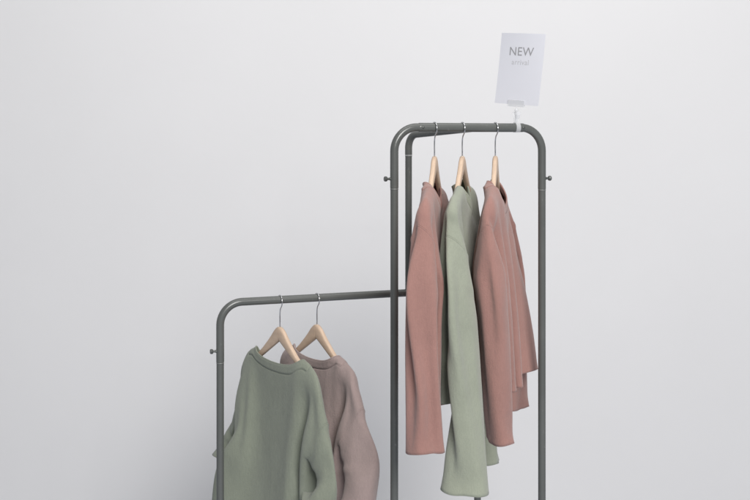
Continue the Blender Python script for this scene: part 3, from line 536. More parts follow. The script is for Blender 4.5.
-31,-33,-32,-31,-34,-34,-37,-37,-39,-46,-47,-47,-47,-47,-47,-48,-47,-47,-47,-47,-47,-47,-47,925,-27,-31,-31,-29,-29,-30,-29,-31,-30,-46,-47,-48,-47,-47,-48,-47,-47,-47,-47,-47,-47,-47,
-48,890,-30,-29,-30,-29,-27,-24,-25,-24,201,-17,-28,-31,-33,-32,-28,-24,-20,-15,-15,192,-14,-25,-28,-31,-29,-26,-22,-12,0,-10,142,-9,-20,-21,-25,-25,-22,-22,-10,3,-9,106,-4,-13,-14,
-16,-19,-21,-22,-11,3,-11,80,-1,-7,-7,-10,-13,-17,-21,-14,2,-9,61,1,-4,-5,-7,-9,-13,-19,-15,0,-7,29,2,0,-1,-1,-4,-9,-14,-12,-1,-4,-11,3,2,3,3,1,-3,-7,-8,-4,-1,-47,4,4,4,5,5,1,-2,-4,
-4,-2,-69,4,5,5,5,5,2,0,-2,-3,-2,-73,4,5,4,5,4,3,1,-1,-3,-2,-61,4,5,4,4,4,2,1,-1,-1,-2,-74,4,4,4,3,4,2,1,0,-2,-1,-77,3,4,3,3,3,3,1,-1,-1,-1,-76,4,3,2,3,2,3,1,0,-1,-1,-70,4,3,2,2,2,2,
2,-1,-1,0,-56,3,3,2,2,2,2,1,0,-1,0,-67,2,3,1,2,1,3,1,0,-1,0,-71,2,3,1,1,1,3,1,-1,0,0,-69,2,3,-1,1,0,3,1,0,0,0,-65,1,3,-1,-2,0,2,2,-1,0,1,-60,2,1,1,-8,-2,4,2,-1,-1,3,1084,-29,-32,-31,
-31,-29,-26,-22,-18,170,-27,-30,-30,-28,-25,-22,-16,-11,138,-21,-24,-25,-24,-22,-19,-15,-9,110,-13,-18,-18,-19,-18,-19,-16,-9,87,-7,-12,-14,-12,-13,-17,-16,-11,67,-4,-9,-11,-8,-9,-13,
-15,-12,33,-1,-4,-4,-4,-6,-8,-9,-8,-10,1,0,0,1,-2,-4,-4,-3,-46,3,2,3,3,1,-1,-1,0,-68,3,3,4,4,2,0,1,1,-72,3,2,4,4,2,1,1,2,-60,2,3,3,4,1,1,2,2,-72,1,3,3,3,2,1,2,2,-77,2,2,4,2,2,1,3,1,
-76,1,2,4,2,1,2,3,2,-71,1,1,4,2,1,3,2,2,-56,-1,2,3,2,2,2,2,2,-67,-2,1,3,2,2,3,2,1,-71,-2,1,3,2,2,2,2,1,-70,-2,0,3,2,2,2,2,2,-68,-3,-1,2,3,2,1,3,1,-65,-4,-4,2,6,1,0,4,1,1103,-20,-31,
-33,-34,-33,-28,-24,-15,-6,1,174,-17,-28,-31,-32,-30,-27,-22,-6,1,-1,140,-12,-22,-25,-28,-26,-25,-20,6,0,-7,106,-6,-14,-18,-21,-21,-22,-18,10,-3,-11,79,-3,-9,-12,-15,-16,-16,-14,4,-4,
-8,58,-2,-6,-9,-12,-12,-10,-10,-6,-6,-6,32,-1,-3,-4,-6,-7,-8,-7,-7,-6,-5,0,0,0,-1,0,-3,-3,-4,-6,-4,-4,-30,0,1,2,2,0,0,-1,-3,-3,-3,-52,0,2,3,2,2,2,0,-2,-2,-2,-58,1,1,3,2,2,2,0,-1,-2,
-2,-46,0,2,2,2,2,1,0,-1,-1,-2,-58,0,2,1,2,2,1,0,-1,-1,-1,-63,1,1,1,2,2,0,0,0,-2,0,-63,1,1,1,2,2,0,0,-1,-1,0,-57,0,1,1,2,1,1,-1,0,-1,0,-45,1,1,1,2,1,0,0,0,-1,-1,-57,1,1,1,1,1,1,0,0,-2,
0,-61,0,1,2,1,0,1,1,-2,-1,-1,-60,0,1,2,0,1,2,0,-2,-2,-1,-58,-1,2,1,0,1,2,1,-2,-3,-2,-56,-1,2,1,-1,0,5,2,-4,-4,-5,1070,-31,-33,-31,-29,-25,-19,-15,-11,148,-28,-31,-30,-27,-23,-16,-10,
-5,121,-21,-26,-25,-23,-20,-14,-8,-5,94,-13,-17,-19,-20,-18,-14,-8,-6,73,-9,-10,-12,-16,-16,-14,-10,-5,58,-5,-8,-10,-12,-12,-14,-11,-7,34,-3,-4,-4,-6,-9,-11,-9,-7,0,-1,0,0,0,-4,-7,-7,
-5,-31,1,1,2,4,-1,-3,-5,-4,-51,1,1,3,4,2,-2,-3,-3,-56,1,1,3,3,3,-1,-2,-3,-45,0,1,2,4,2,0,-2,-2,-58,0,0,2,3,3,0,-1,-2,-63,0,0,2,2,3,0,0,-2,-63,0,0,1,3,2,1,-1,-1,-57,-1,0,1,2,2,1,-1,0,
-44,0,-1,0,2,2,1,-1,0,-56,1,-2,0,2,1,1,-1,0,-59,1,-1,-1,1,1,0,0,0,-58,1,-1,-1,1,0,-1,0,0,-56,3,-1,-2,1,0,-3,-1,0,-53,6,-4,-1,1,3,-9,-3,1,)),
's2': ({'ang': 76, 'pat': {'slope': 0.3, 'nf': 0.085, 'W': 0.29, 'L': 0.575, 'cuff': 0.16, 'ad': 0.2, 'flare': 0.02, 'flare_b': 0.0, 'thk': 0.012, 'slen': 0.692, 'slen_r': 0.7327}}, (
-472,16,6,-14,30,-18,32,-18,38,-19,38,-19,37,-17,29,-10,16,0,9,0,8,-25,30,-46,53,-50,58,-51,58,-50,56,-49,55,-49,55,-50,56,-50,56,-50,56,-51,56,-50,55,-48,53,-48,60,-57,-157,20,5,20,
20,20,13,12,16,17,12,8,7,7,5,3,3,3,2,2,2,1,1,1,-1,-208,6,39,19,21,24,20,15,12,10,10,7,7,3,1,-2,-1,0,0,1,1,1,1,2,-5,-133,-3,23,14,12,14,12,10,9,8,9,9,9,6,6,4,5,4,3,4,4,4,3,3,6,-133,-4,
14,13,13,11,11,9,10,9,9,8,8,5,5,4,4,4,3,3,3,2,4,3,8,-114,-7,8,5,3,5,7,7,9,9,8,7,5,3,4,3,3,3,1,2,2,2,3,3,3,-53,-11,9,3,3,3,3,4,3,3,2,1,2,1,2,2,2,2,2,2,3,3,2,3,0,-5,-14,10,2,1,1,1,3,3,
4,2,3,2,2,1,1,1,0,1,1,1,1,1,1,-1,16,-5,4,0,-1,-1,0,0,1,1,2,1,2,1,2,2,2,2,3,2,2,2,2,1,4,12,19,-12,-3,-2,-2,-1,-1,0,0,0,1,1,0,0,1,0,1,1,2,1,2,1,2,1,34,3,-2,-1,-1,-1,-2,0,0,-1,0,0,0,0,
-1,0,0,0,0,1,0,0,1,1,0,49,0,-1,-2,-1,0,-2,0,-1,0,0,0,-1,0,-1,1,-1,0,0,0,0,0,0,0,1,52,-1,0,-1,-1,-2,-1,0,-1,0,0,0,0,0,-1,0,-1,0,0,-1,0,0,0,0,0,56,-1,-2,-1,-1,-1,-1,0,-1,0,0,-1,0,0,-1,
0,0,0,-1,0,0,-1,0,-1,0,56,1,-3,-1,0,-2,0,-1,0,-1,0,0,-1,0,0,0,0,0,-1,-1,-1,0,-1,-1,-1,67,-8,1,-2,-3,-2,0,0,0,-1,0,-1,0,-1,-1,0,0,0,-1,-1,-1,0,-1,-1,-1,62,15,-3,-7,-8,-2,-2,0,-1,-1,-1,
0,-2,-1,-1,0,-1,0,-1,-1,-1,0,0,-1,0,64,10,-3,-10,-3,-1,0,-1,-2,-1,-1,-2,-1,-1,-1,-1,-1,0,0,-1,0,-1,1,-1,0,66,5,-9,-4,-1,-1,-1,-3,-4,-3,-4,-3,-3,-2,-1,0,0,0,1,1,0,1,1,1,5,69,0,-11,-7,
-7,-6,-7,-7,-7,-7,-7,-5,-4,0,1,1,0,0,1,1,1,1,1,1,4,107,-1,-13,-11,-11,-12,-11,-10,-10,-10,-8,-8,-6,-5,-3,-2,-2,-2,-1,0,0,0,0,1,0,169,1,-22,-13,-12,-12,-11,-11,-11,-9,-10,-9,-8,-7,-5,
-6,-5,-5,-4,-3,-4,-3,-4,-3,-8,233,-42,-11,-12,-14,-16,-18,-17,-12,-6,-8,-5,-3,1,0,-1,-1,-3,-3,-4,-5,-4,-6,-3,1,195,-35,-15,-4,-10,-14,-16,-21,-24,-20,-16,-11,-2,2,3,4,5,5,3,2,2,0,0,
-2,-4,177,-33,-13,-11,-4,-7,-13,-16,-23,-23,-25,-22,1,0,1,1,1,3,2,2,3,3,3,3,-1,177,-27,-15,-8,-11,-3,-7,-16,-21,-19,-21,-25,12,8,0,1,2,2,2,1,1,1,1,1,3,-761,-11,19,-19,28,-18,30,-20,
33,-19,26,-14,10,2,-14,15,-11,11,-13,-15,1,5,5,5,6,5,6,5,6,6,6,8,8,-80,14,10,10,-3,-1,-14,-14,-2,-5,-1,4,5,4,4,4,4,4,4,4,4,5,5,0,-54,31,12,-2,-9,-3,-3,0,2,4,4,2,2,3,3,3,3,3,3,2,2,3,
3,-1,-46,12,8,4,4,4,5,5,4,5,4,3,3,3,3,3,3,2,3,2,2,2,2,5,-26,-11,2,4,4,5,5,4,6,5,3,4,3,4,3,3,3,2,1,1,1,1,2,1,-16,-3,-1,2,3,4,3,4,3,5,3,3,3,4,2,4,3,3,2,3,2,2,3,4,-30,5,4,2,2,3,2,3,3,3,
4,3,3,4,2,2,3,1,1,2,2,1,2,2,-8,0,2,1,3,2,3,1,3,2,3,1,2,2,2,2,1,2,1,2,2,2,2,1,0,4,-1,2,3,2,2,2,2,2,3,1,2,2,2,1,2,1,1,3,1,2,1,2,-8,4,9,1,2,3,2,2,2,2,2,2,1,2,2,1,1,1,2,1,2,2,1,2,2,-3,7,
2,2,1,3,2,3,2,1,2,2,1,2,2,1,2,1,1,1,1,2,1,2,1,1,4,3,3,2,1,3,2,2,2,2,2,1,2,2,1,1,1,1,1,2,1,1,1,1,4,4,2,2,3,1,3,2,2,2,2,1,2,2,1,1,1,1,1,2,0,2,0,1,0,8,1,3,2,3,2,2,2,2,2,2,2,2,1,1,1,1,1,
1,1,0,1,0,1,0,12,2,1,1,2,3,1,2,3,2,2,1,1,1,1,1,1,0,0,0,1,0,0,0,1,17,3,1,1,1,2,1,2,1,1,0,-1,1,-1,0,0,0,0,0,0,0,0,0,1,1,27,6,0,1,-1,-2,-1,-2,-1,-1,-2,0,-1,0,1,0,1,1,1,2,0,1,1,0,50,-3,
-4,-3,-1,-2,-2,-1,-1,-2,-2,0,-1,0,0,1,1,0,1,0,1,1,0,7,47,0,-4,-6,-6,-7,-6,-7,-5,-6,-4,-4,-2,-2,-2,-1,-1,0,-1,0,0,1,0,0,94,2,3,-6,-6,-7,-7,-8,-6,-7,-7,-7,-7,-7,-5,-5,-5,-4,-4,-4,-3,-2,
-3,-8,167,-12,-2,-7,-7,-7,-6,-8,-6,-6,-6,-7,-7,-7,-7,-6,-6,-5,-4,-5,-4,-4,-4,-4,186,-28,-6,-4,-5,-4,-5,-6,-8,-7,-7,-8,-6,-7,-5,-5,-4,-3,-5,-6,-5,-6,-7,-7,193,-32,-14,-10,-13,-4,1,1,
-1,-4,-5,-6,-6,-5,-5,-6,-5,-5,-5,-6,-6,-5,-6,-5,178,-36,-20,-6,-13,-17,-15,-8,-4,6,9,6,2,-2,-1,-3,-3,-4,-5,-6,-5,-6,-6,-5,135,-16,-20,-13,-3,-11,-18,-20,-16,-16,1,13,10,-2,0,2,2,1,-1,
-1,-2,-2,-3,0,128,-20,-19,-14,-11,0,-6,-20,-25,-838,2,10,12,16,20,25,24,23,19,-16,-160,2,16,12,16,24,31,31,29,22,-22,-184,-1,23,19,15,29,35,37,32,20,-23,-200,-6,24,27,14,33,39,42,35,
17,-23,-210,-11,23,30,17,34,42,43,37,18,-22,-215,-13,19,31,20,35,41,42,37,20,-19,-219,-13,17,30,24,33,40,42,38,23,-17,-221,-12,15,30,27,30,39,42,38,24,-13,-221,-12,16,31,28,25,38,41,
37,25,-9,-219,-11,16,32,29,21,37,40,36,24,-9,-209,-13,16,32,28,18,36,39,36,23,-11,-201,-12,14,32,28,17,35,39,35,21,-12,-196,-8,12,31,29,16,34,37,34,20,-13,-193,0,9,30,28,17,32,36,33,
18,-15,-186,5,6,27,29,17,31,36,31,15,-15,-180,8,4,24,30,18,31,35,30,12,-16,-173,8,3,21,30,20,30,35,29,11,-17,-167,8,4,17,30,22,30,35,26,9,-17,-158,6,4,13,29,25,30,34,24,7,-17,-145,2,
3,8,28,28,31,32,20,7,-18,-132,-3,0,7,27,30,31,28,19,7,-18,-147,-5,3,21,30,31,32,17,30,11,-21,-67,10,3,5,10,19,18,11,6,-103,23,8,-5,5,23,23,16,7,-121,33,20,-5,-5,25,28,22,10,-142,35,
27,1,-11,25,32,26,14,-157,35,28,7,-14,24,31,29,20,-165,35,28,11,-18,20,32,31,22,-167,35,28,14,-16,17,28,32,24,-165,34,28,14,-12,20,21,30,28,-164,34,27,8,-4,23,18,27,31,-166,32,26,1,
9,27,17,20,30,-164,29,22,1,22,29,16,12,28,-159,25,19,5,28,30,13,8,26,-154,22,14,14,30,30,9,5,26,-153,23,12,22,27,29,7,4,24,-148,24,15,25,22,27,4,4,23,-143,25,20,22,19,24,3,4,22,-137,
26,22,17,20,22,2,4,22,-132,25,22,11,23,21,1,4,23,-122,22,14,11,26,19,-1,6,22,-111,13,5,18,30,16,-1,5,22,-107,2,6,25,31,14,3,5,16,-126,7,18,30,31,3,15,13,-4,904,-16,-12,-7,-6,-9,-10,
-15,-24,-21,-4,132,-13,-8,-12,-5,-6,-16,-19,-27,-20,7,127,-15,-2,-14,-12,-2,-19,-22,-30,-17,12,129,-19,2,-11,-21,-2,-17,-24,-30,-14,15,128,-22,1,-7,-25,-3,-14,-23,-29,-11,13,125,-24,
0,-3,-25,-5,-10,-22,-30,-11,10,126,-25,-1,-2,-25,-9,-8,-18,-31,-15,12,130,-26,-4,-2,-24,-11,-9,-15,-30,-17,13,133,-25,-5,-8,-26,-10,-12,-11,-28,-17,13,136,-23,-6,-15,-29,-9,-14,-8,-27,
-15,11,142,-23,-8,-22,-29,-9,-15,-7,-25,-13,9,146,-23,-10,-26,-29,-8,-17,-6,-23,-12,7,152,-23,-14,-29,-29,-9,-18,-6,-22,-10,6,159,-23,-19,-31,-30,-8,-20,-7,-22,-9,5,168,-23,-24,-33,
-29,-9,-22,-7,-23,-8,4,175,-22,-27,-34,-29,-9,-24,-9,-23,-8,4,179,-19,-28,-35,-29,-10,-24,-11,-23,-9,4,179,-15,-28,-34,-30,-12,-25,-13,-24,-11,3,178,-8,-24,-34,-30,-16,-25,-16,-24,-14,
2,169,-3,-14,-28,-30,-20,-26,-19,-24,-17,1,149,2,-3,-18,-26,-24,-27,-22,-24,-16,-2,148,6,-9,-17,-23,-29,-25,-26,-29,-7,-6,163,-11,-19,-17,-16,-12,3,-9,-27,122,-5,-15,-23,-26,-22,5,-1,
-25,125,-2,-12,-25,-34,-31,0,7,-23,131,-2,-11,-25,-37,-35,-5,9,-19,134,-1,-12,-26,-39,-37,-10,11,-13,132,0,-14,-25,-40,-38,-13,12,-7,132,1,-15,-25,-41,-39,-17,10,0,133,0,-16,-26,-41,
-39,-22,7,7,135,-1,-18,-28,-41,-39,-24,5,11,140,-5,-20,-31,-41,-39,-23,4,12,146,-8,-22,-34,-40,-39,-23,5,12,151,-10,-24,-35,-40,-38,-24,5,12,156,-13,-27,-35,-40,-38,-25,6,12,161,-17,
-28,-37,-39,-38,-25,5,12,166,-20,-29,-37,-39,-38,-25,3,13,169,-22,-30,-36,-38,-38,-26,2,12,171,-23,-29,-36,-36,-37,-27,-1,12,166,-24,-25,-34,-35,-36,-28,-5,12,162,-23,-23,-31,-34,-35,
-27,-9,9,161,-15,-25,-33,-34,-32,-26,-13,6,150,-8,-21,-29,-31,-31,-25,-17,-1,163,-29,-9,-31,-29,-27,-29,-13,-13,17,3,-44,0,-26,-1,-22,-1,-2,-15,24,-22,35,-24,43,-28,48,-29,50,-28,50,
-20,24,-5,1,-2,-2,-4,0,-8,3,-10,7,-8,4,-5,0,-2,-3,-1,-4,1,-6,5,-11,8,-16,7,-9,1,50,-41,-33,-8,7,11,16,17,12,6,0,-4,-6,-4,-4,-5,-6,-7,-7,-6,-7,-6,-7,-6,-7,87,-62,8,6,5,6,4,-1,-2,-4,-5,
-5,-6,-5,-5,-4,-6,-5,-6,-6,-6,-6,-6,-6,-12,114,-38,3,-3,-10,-3,0,-3,-3,-4,-4,-5,-7,-6,-5,-3,-4,-2,-3,-2,-3,-2,-2,-2,-7,119,-41,-6,-4,-5,-2,-1,-2,-1,-2,-2,-1,-1,-3,-1,-1,-1,0,-1,-1,-1,
-1,-1,-2,-1,81,-43,9,7,3,1,0,-1,0,-1,-1,-1,0,-2,0,-1,-1,-1,-1,-1,-1,-2,0,-1,-1,40,-50,6,9,8,8,8,7,6,5,3,1,0,-1,0,-1,0,-1,-1,0,-1,0,-1,-1,0,-6,-48,-6,6,4,4,7,8,8,8,8,6,5,5,4,4,3,3,2,
3,1,2,1,2,5,-45,-23,-34,6,-1,0,0,3,5,6,7,5,5,6,5,5,6,5,5,5,6,5,5,5,9,-112,14,-2,2,-2,-2,-2,-2,1,3,4,4,4,3,3,3,4,4,5,4,6,5,6,5,4,-71,-6,7,5,-1,-4,-3,-2,-1,1,1,2,3,2,3,3,2,3,3,3,3,4,4,
4,4,-34,0,-5,-3,-3,-2,-2,-1,0,0,0,1,2,2,2,2,2,2,2,2,2,3,2,4,3,-8,-3,-7,-9,-5,-3,0,0,0,1,1,1,1,1,1,2,1,1,2,1,1,1,2,1,2,15,-7,-9,-9,-7,-4,-2,1,1,1,1,1,1,0,1,1,0,1,1,0,0,1,0,0,-1,38,-9,
-5,-14,-9,-6,-4,1,0,1,1,1,1,1,0,0,-1,0,0,-1,-1,-1,-1,-2,-2,53,22,-18,-21,-11,-13,-6,-2,-1,0,0,1,-1,0,-1,-1,-2,-1,-1,-1,-2,-1,-2,-1,-2,96,-3,-12,-16,-21,-11,-13,-6,-2,-2,-3,-2,-2,-3,
-1,-2,-2,-1,-2,-1,-1,-1,-1,-1,-1,108,-5,-19,-21,-11,-10,-11,-5,-5,-3,-3,-3,-3,-2,-2,-2,-2,-1,-1,-1,-1,0,-1,0,-3,117,-35,-13,-10,-5,-5,-2,-1,0,0,-1,0,-1,-1,-2,-2,-2,-2,-2,-2,-2,-2,-2,
-2,-4,96,-37,1,3,0,1,1,2,1,1,0,0,-1,-1,-2,-2,-2,-3,-2,-2,-2,-3,-2,-2,-2,54,-36,7,11,8,7,6,4,3,2,1,1,-1,0,-1,-3,-3,-1,-3,-3,-2,-2,-4,-2,-2,13,-36,3,5,8,9,10,10,9,6,5,5,3,2,2,1,0,0,-1,
-2,-2,-1,-3,-2,-2,-49,-15,-10,-9,2,8,9,8,8,6,6,7,6,6,6,7,7,6,5,4,3,3,2,-4,-29,-53,1,-10,-20,-14,2,12,3,3,3,7,8,7,6,6,6,4,5,6,7,6,7,6,6,10,-79,10,-16,-12,-20,-17,4,12,7,-4,-1,2,3,4,5,
5,5,5,6,7,5,6,6,6,6,-42,24,-15,-17,-10,-20,-18,3,11,13,27,5,-9,-6,2,3,1,1,2,2,1,3,2,2,-8,59,2,-23,-7,8,-16,3,-2,-9,-2,9,-24,34,-31,39,-26,44,-23,28,-8,-4,-2,-2,-2,0,0,0,-1,-1,0,0,0,
2,2,4,-8,-5,5,12,5,10,10,5,-1,0,-1,0,-1,-1,-1,-1,0,-1,-1,0,-1,-3,4,-20,2,9,9,10,9,9,4,1,-1,3,1,0,0,0,0,0,0,-1,0,-1,0,5,-64,28,9,9,8,6,4,4,1,0,0,0,0,-1,-1,-1,-1,-1,-2,-2,-2,-2,-2,0,-34,
13,2,3,3,2,2,2,1,1,0,0,0,-1,0,-1,-2,-2,-3,-4,-3,-3,-2,-6,-21,28,2,1,-1,-1,-1,-1,0,-1,0,-1,0,-1,0,-1,-1,-1,0,0,0,0,1,-4,-10,23,-3,7,3,1,0,1,0,1,-1,-1,-1,0,1,0,1,2,1,2,2,2,1,2,-42,19,
-2,5,4,5,5,4,3,3,2,2,1,1,2,1,2,1,1,2,1,1,2,6,-87,25,-2,7,6,5,5,4,4,3,3,2,2,1,2,1,1,1,1,0,1,1,0,1,-43,-24,7,3,8,6,7,5,4,3,3,2,1,1,1,0,0,0,0,0,0,0,0,1,0,-20,-12,-4,-3,4,5,6,5,5,3,3,2,
1,0,0,-1,-1,-1,-1,-1,-1,0,-1,0,0,-8,0,-9,-7,3,3,5,5,4,4,3,2,0,0,-1,-1,-1,-2,-1,-2,-2,-2,-1,-2,-2,4,-3,-5,-4,1,3,4,5,4,4,3,0,0,-1,-1,-2,-2,-2,-3,-2,-3,-3,-3,-4,-4,18,-4,-3,-1,1,3,5,4,
4,2,1,0,-2,-2,-3,-2,-3,-4,-3,-4,-4,-4,-5,-5,-4,32,-5,0,2,3,4,4,2,1,-1,-2,-3,-3,-4,-4,-4,-5,-5,-5,-4,-6,-5,-5,-5,-4,57,-9,3,4,4,2,-1,-3,-5,-6,-5,-5,-6,-5,-5,-5,-6,-5,-6,-5,-6,-5,-5,-4,
-6,99,-12,0,-3,-7,-7,-8,-7,-7,-7,-6,-5,-5,-5,-5,-5,-4,-5,-4,-5,-4,-4,-4,-10,131,-18,-8,-8,-7,-7,-5,-5,-4,-4,-4,-3,-4,-2,-4,-2,-3,-3,-3,-3,-2,-3,-3,-5,104,-13,-1,1,-1,-2,-2,-2,-2,-3,
-3,-2,-2,-3,-3,-3,-2,-3,-3,-3,-2,-3,-2,-3,29,30,-6,-1,0,0,0,1,1,2,2,4,2,0,-1,-1,-2,-2,-3,-3,-3,-3,-3,-3,3,23,2,3,2,1,1,1,-1,2,1,2,2,1,1,2,0,-1,-1,-2,-2,-2,-2,-2,-36,8,0,6,7,6,3,0,-7,
0,0,1,1,2,3,6,7,5,3,3,2,2,2,5,-73,13,-17,-5,2,6,6,8,8,7,3,1,-1,0,0,1,1,4,4,3,2,3,4,5,-67,15,-10,-18,-11,-3,7,11,13,2,1,2,1,4,2,4,2,3,3,2,2,2,2,4,-49,22,-6,-13,-17,-14,-4,2,11,12,3,-5,
-8,4,2,1,1,1,3,2,2,3,2,4,-11,19,8,-10,-16,-15,-16,-9,-2,57,-32,-28,-22,-21,-13,1,16,22,22,23,29,-28,-22,-23,-24,-21,-8,15,24,19,23,40,-25,-17,-21,-29,-20,-16,11,25,22,20,45,-24,-18,
-14,-29,-17,-18,3,21,24,15,52,-20,-20,-9,-30,-19,-18,1,16,20,14,64,-20,-21,-6,-30,-24,-19,1,14,16,14,74,-21,-22,-3,-29,-28,-18,-2,11,15,18,77,-23,-23,-2,-26,-31,-17,-5,9,15,20,78,-25,
-23,-2,-23,-32,-16,-6,9,15,18,76,-24,-23,-2,-23,-32,-13,-6,10,15,18,72,-25,-22,-4,-22,-30,-10,-7,9,17,18,72,-26,-22,-6,-21,-30,-8,-6,7,19,18,72,-28,-24,-8,-21,-28,-6,-5,8,19,19,70,-30,
-26,-10,-20,-27,-3,-5,9,21,18,68,-30,-27,-15,-19,-26,0,-4,11,22,20,61,-27,-29,-20,-17,-24,2,-3,13,24,20,57,-27,-30,-23,-16,-22,3,-2,14,25,21,51,-27,-31,-26,-15,-20,5,0,17,26,22,42,-28,
-32,-27,-14,-18,7,3,20,27,22,32,-30,-31,-28,-13,-15,9,6,22,28,22,26,-33,-33,-28,-14,-9,7,12,24,28,23,22,-37,-39,-31,-17,6,-2,26,16,36,34,106,-18,-20,-12,-6,-10,-11,14,24,34,-6,-16,-22,
-17,-11,-14,16,26,35,-1,-3,-25,-25,-14,-18,17,25,36,2,7,-25,-27,-18,-20,16,23,37,4,12,-25,-26,-23,-21,14,19,45,4,13,-23,-26,-30,-22,11,17,57,1,14,-21,-25,-31,-25,2,17,69,1,12,-21,-25,
-23,-30,-9,13,83,2,8,-23,-26,-12,-30,-20,6,93,9,1,-27,-24,-3,-28,-26,0,102,12,-13,-28,-17,4,-26,-30,-5,104,11,-20,-28,-7,6,-26,-31,-9,101,9,-24,-24,4,7,-28,-32,-13,95,5,-24,-13,14,3,
-29,-33,-16,86,2,-20,0,21,-4,-31,-34,-18,78,0,-15,13,23,-10,-33,-34,-19,70,-2,-7,21,22,-14,-34,-33,-21,60,0,8,27,17,-20,-34,-33,-21,50,7,21,29,10,-24,-35,-33,-20,43,18,27,25,5,-26,-36,
-32,-21,40,29,29,19,2,-27,-34,-31,-25,44,38,33,17,-6,-31,-28,-31,-37,49,16,3,-13,-16,-17,-22,-15,10,21,26,-10,22,20,-1,-19,-24,-26,-22,11,27,26,-31,23,31,14,-17,-30,-31,-25,13,30,25,
-43,21,33,25,-10,-32,-37,-28,14,33,23,-47,17,34,31,-2,-34,-41,-30,12,32,23,-45,15,34,34,3,-35,-43,-31,7,30,24,-41,13,34,34,10,-34,-43,-33,1,27,24,-33,12,33,35,11,-32,-42,-35,-4,23,25,
-22,11,32,33,9,-31,-41,-36,-8,21,26,-10,10,31,30,3,-32,-38,-35,-9,21,27,-1,9,30,24,-3,-32,-35,-34,-9,22,29,4,8,27,20,-6,-31,-33,-32,-10,23,31,9,5,24,15,-9,-32,-28,-31,-8,24,31,15,1,
20,9,-11,-30,-25,-29,-6,25,30,21,-5,16,5,-13,-29,-20,-27,-4,25,31,24,-11,12,2,-13,-28,-16,-25,-2,25,31,25,-14,7,1,-12,-26,-14,-24,0,25,31,25,-19,1,-1,-10,-25,-9,-22,2,26,30,24,-22,-8,
-5,-6,-22,-5,-19,6,25,30,29,-29,-21,-10,0,-18,-1,-16,10,24,29,34,-30,-28,-19,-4,-10,-2,-7,11,22,29,42,-30,-31,-28,-24,12,-16,14,-7,31,33,78,24,14,4,-8,-16,-23,-24,-8,19,30,22,11,-1,
-14,-29,-32,-11,5,33,32,18,-1,-10,-32,-33,-12,-8,34,37,26,-1,-7,-33,-33,-14,-17,35,38,30,2,-4,-33,-33,-17,-22,34,38,32,6,-1,-31,-33,-22,-25,34,37,32,10,2,-28,-34,-27,-25,34,36,31,13,
3,-26,-35,-29,-22,34,34,29,12,5,-25,-35,-30,-16,34,32,25,11,4,-24,-34,-30,-9,32,30,21,10,3,-23,-33,-30,-4,30,28,19,9,3,-21,-32,-31,2,29,24,16,9,2,-20,-31,-31,9,26,22,13,9,1,-19,-31,
-30,14,25,19,9,10,1,-20,-30,-29,19,22,17,7,10,1,-19,-30,-28,20,21,17,4,12,1,-19,-30,-28,19,19,18,2,13,3,-19,-29,-28,17,19,14,2,14,7,-19,-29,-27,27,19,4,-2,13,10,-19,-27,-28,34,22,9,
-3,6,2,-18,-26,-28,37,9,32,10,-13,-14,-6,-28,-29,-253,45,-17,-48,17,-42,13,-42,9,-39,4,-37,2,-36,2,-34,-1,-31,-2,-29,-2,-27,-12,-12,-32,-9,-35,-9,-35,-8,-37,-7,-37,-7,-38,-7,-37,-8,
-37,-7,-37,-7,-37,-8,-37,-7,-37,-7,-37,-7,983,-30,-24,-33,-37,-36,-37,-36,-36,-38,-40,-44,-44,-45,-45,-44,-45,-44,-45,-45,-44,-45,-44,-45,-44,1012,-17,-40,-41,-38,-37,-39,-41,-42,-43,
-44,-44,-45,-44,-45,-45,-45,-44,-45,-45,-45,-44,-45,-44,-44,1069,-39,-50,-45,-42,-44,-44,-44,-45,-44,-45,-44,-44,-44,-44,-45,-45,-45,-45,-44,-45,-45,-45,-45,-44,1079,-32,-49,-45,-45,
-46,-46,-47,-46,-46,-47,-44,-45,-45,-45,-45,-46,-45,-45,-45,-45,-45,-45,-45,-44,1092,-29,-50,-48,-48,-49,-48,-48,-48,-47,-47,-46,-45,-45,-45,-45,-46,-45,-45,-45,-45,-45,-45,-45,-45,
1107,-23,-57,-50,-49,-49,-49,-49,-50,-49,-50,-46,-45,-46,-45,-45,-46,-45,-45,-45,-45,-45,-45,-45,-45,1122,-19,-63,-52,-52,-51,-51,-51,-50,-50,-50,-46,-45,-45,-45,-46,-45,-45,-45,-45,
-45,-45,-45,-45,-45,1134,-51,-50,-48,-51,-51,-52,-51,-50,-51,-50,-46,-45,-45,-45,-45,-45,-45,-44,-45,-45,-45,-44,-45,-44,1041,-38,-36,-42,-44,-43,-43,-42,-43,-42,-43,-45,-45,-45,-45,
-45,-45,-45,-45,-45,-45,-45,-44,-45,-45,1005,-37,-35,-38,-38,-38,-39,-38,-38,-38,-39,-44,-45,-46,-45,-45,-45,-45,-45,-45,-45,-45,-45,-45,-45,989,-36,-34,-36,-36,-36,-37,-36,-36,-36,
-37,-44,-45,-46,-45,-45,-45,-45,-45,-45,-45,-45,-45,-45,-45,983,-35,-34,-35,-35,-36,-36,-35,-36,-35,-37,-44,-45,-45,-45,-45,-46,-45,-45,-45,-45,-45,-45,-45,-45,986,-35,-33,-36,-35,-36,
-36,-36,-36,-36,-37,-44,-46,-45,-45,-45,-45,-45,-45,-45,-46,-45,-45,-45,-45,1003,-37,-36,-35,-37,-37,-38,-38,-38,-38,-39,-44,-45,-45,-45,-45,-46,-45,-45,-45,-45,-45,-45,-45,-45,1035,
-44,-36,-34,-39,-40,-41,-43,-42,-43,-42,-45,-45,-45,-46,-45,-45,-45,-45,-45,-45,-45,-45,-45,-45,1143,-76,-56,-40,-41,-48,-49,-50,-50,-51,-50,-46,-45,-45,-46,-45,-45,-45,-45,-45,-45,
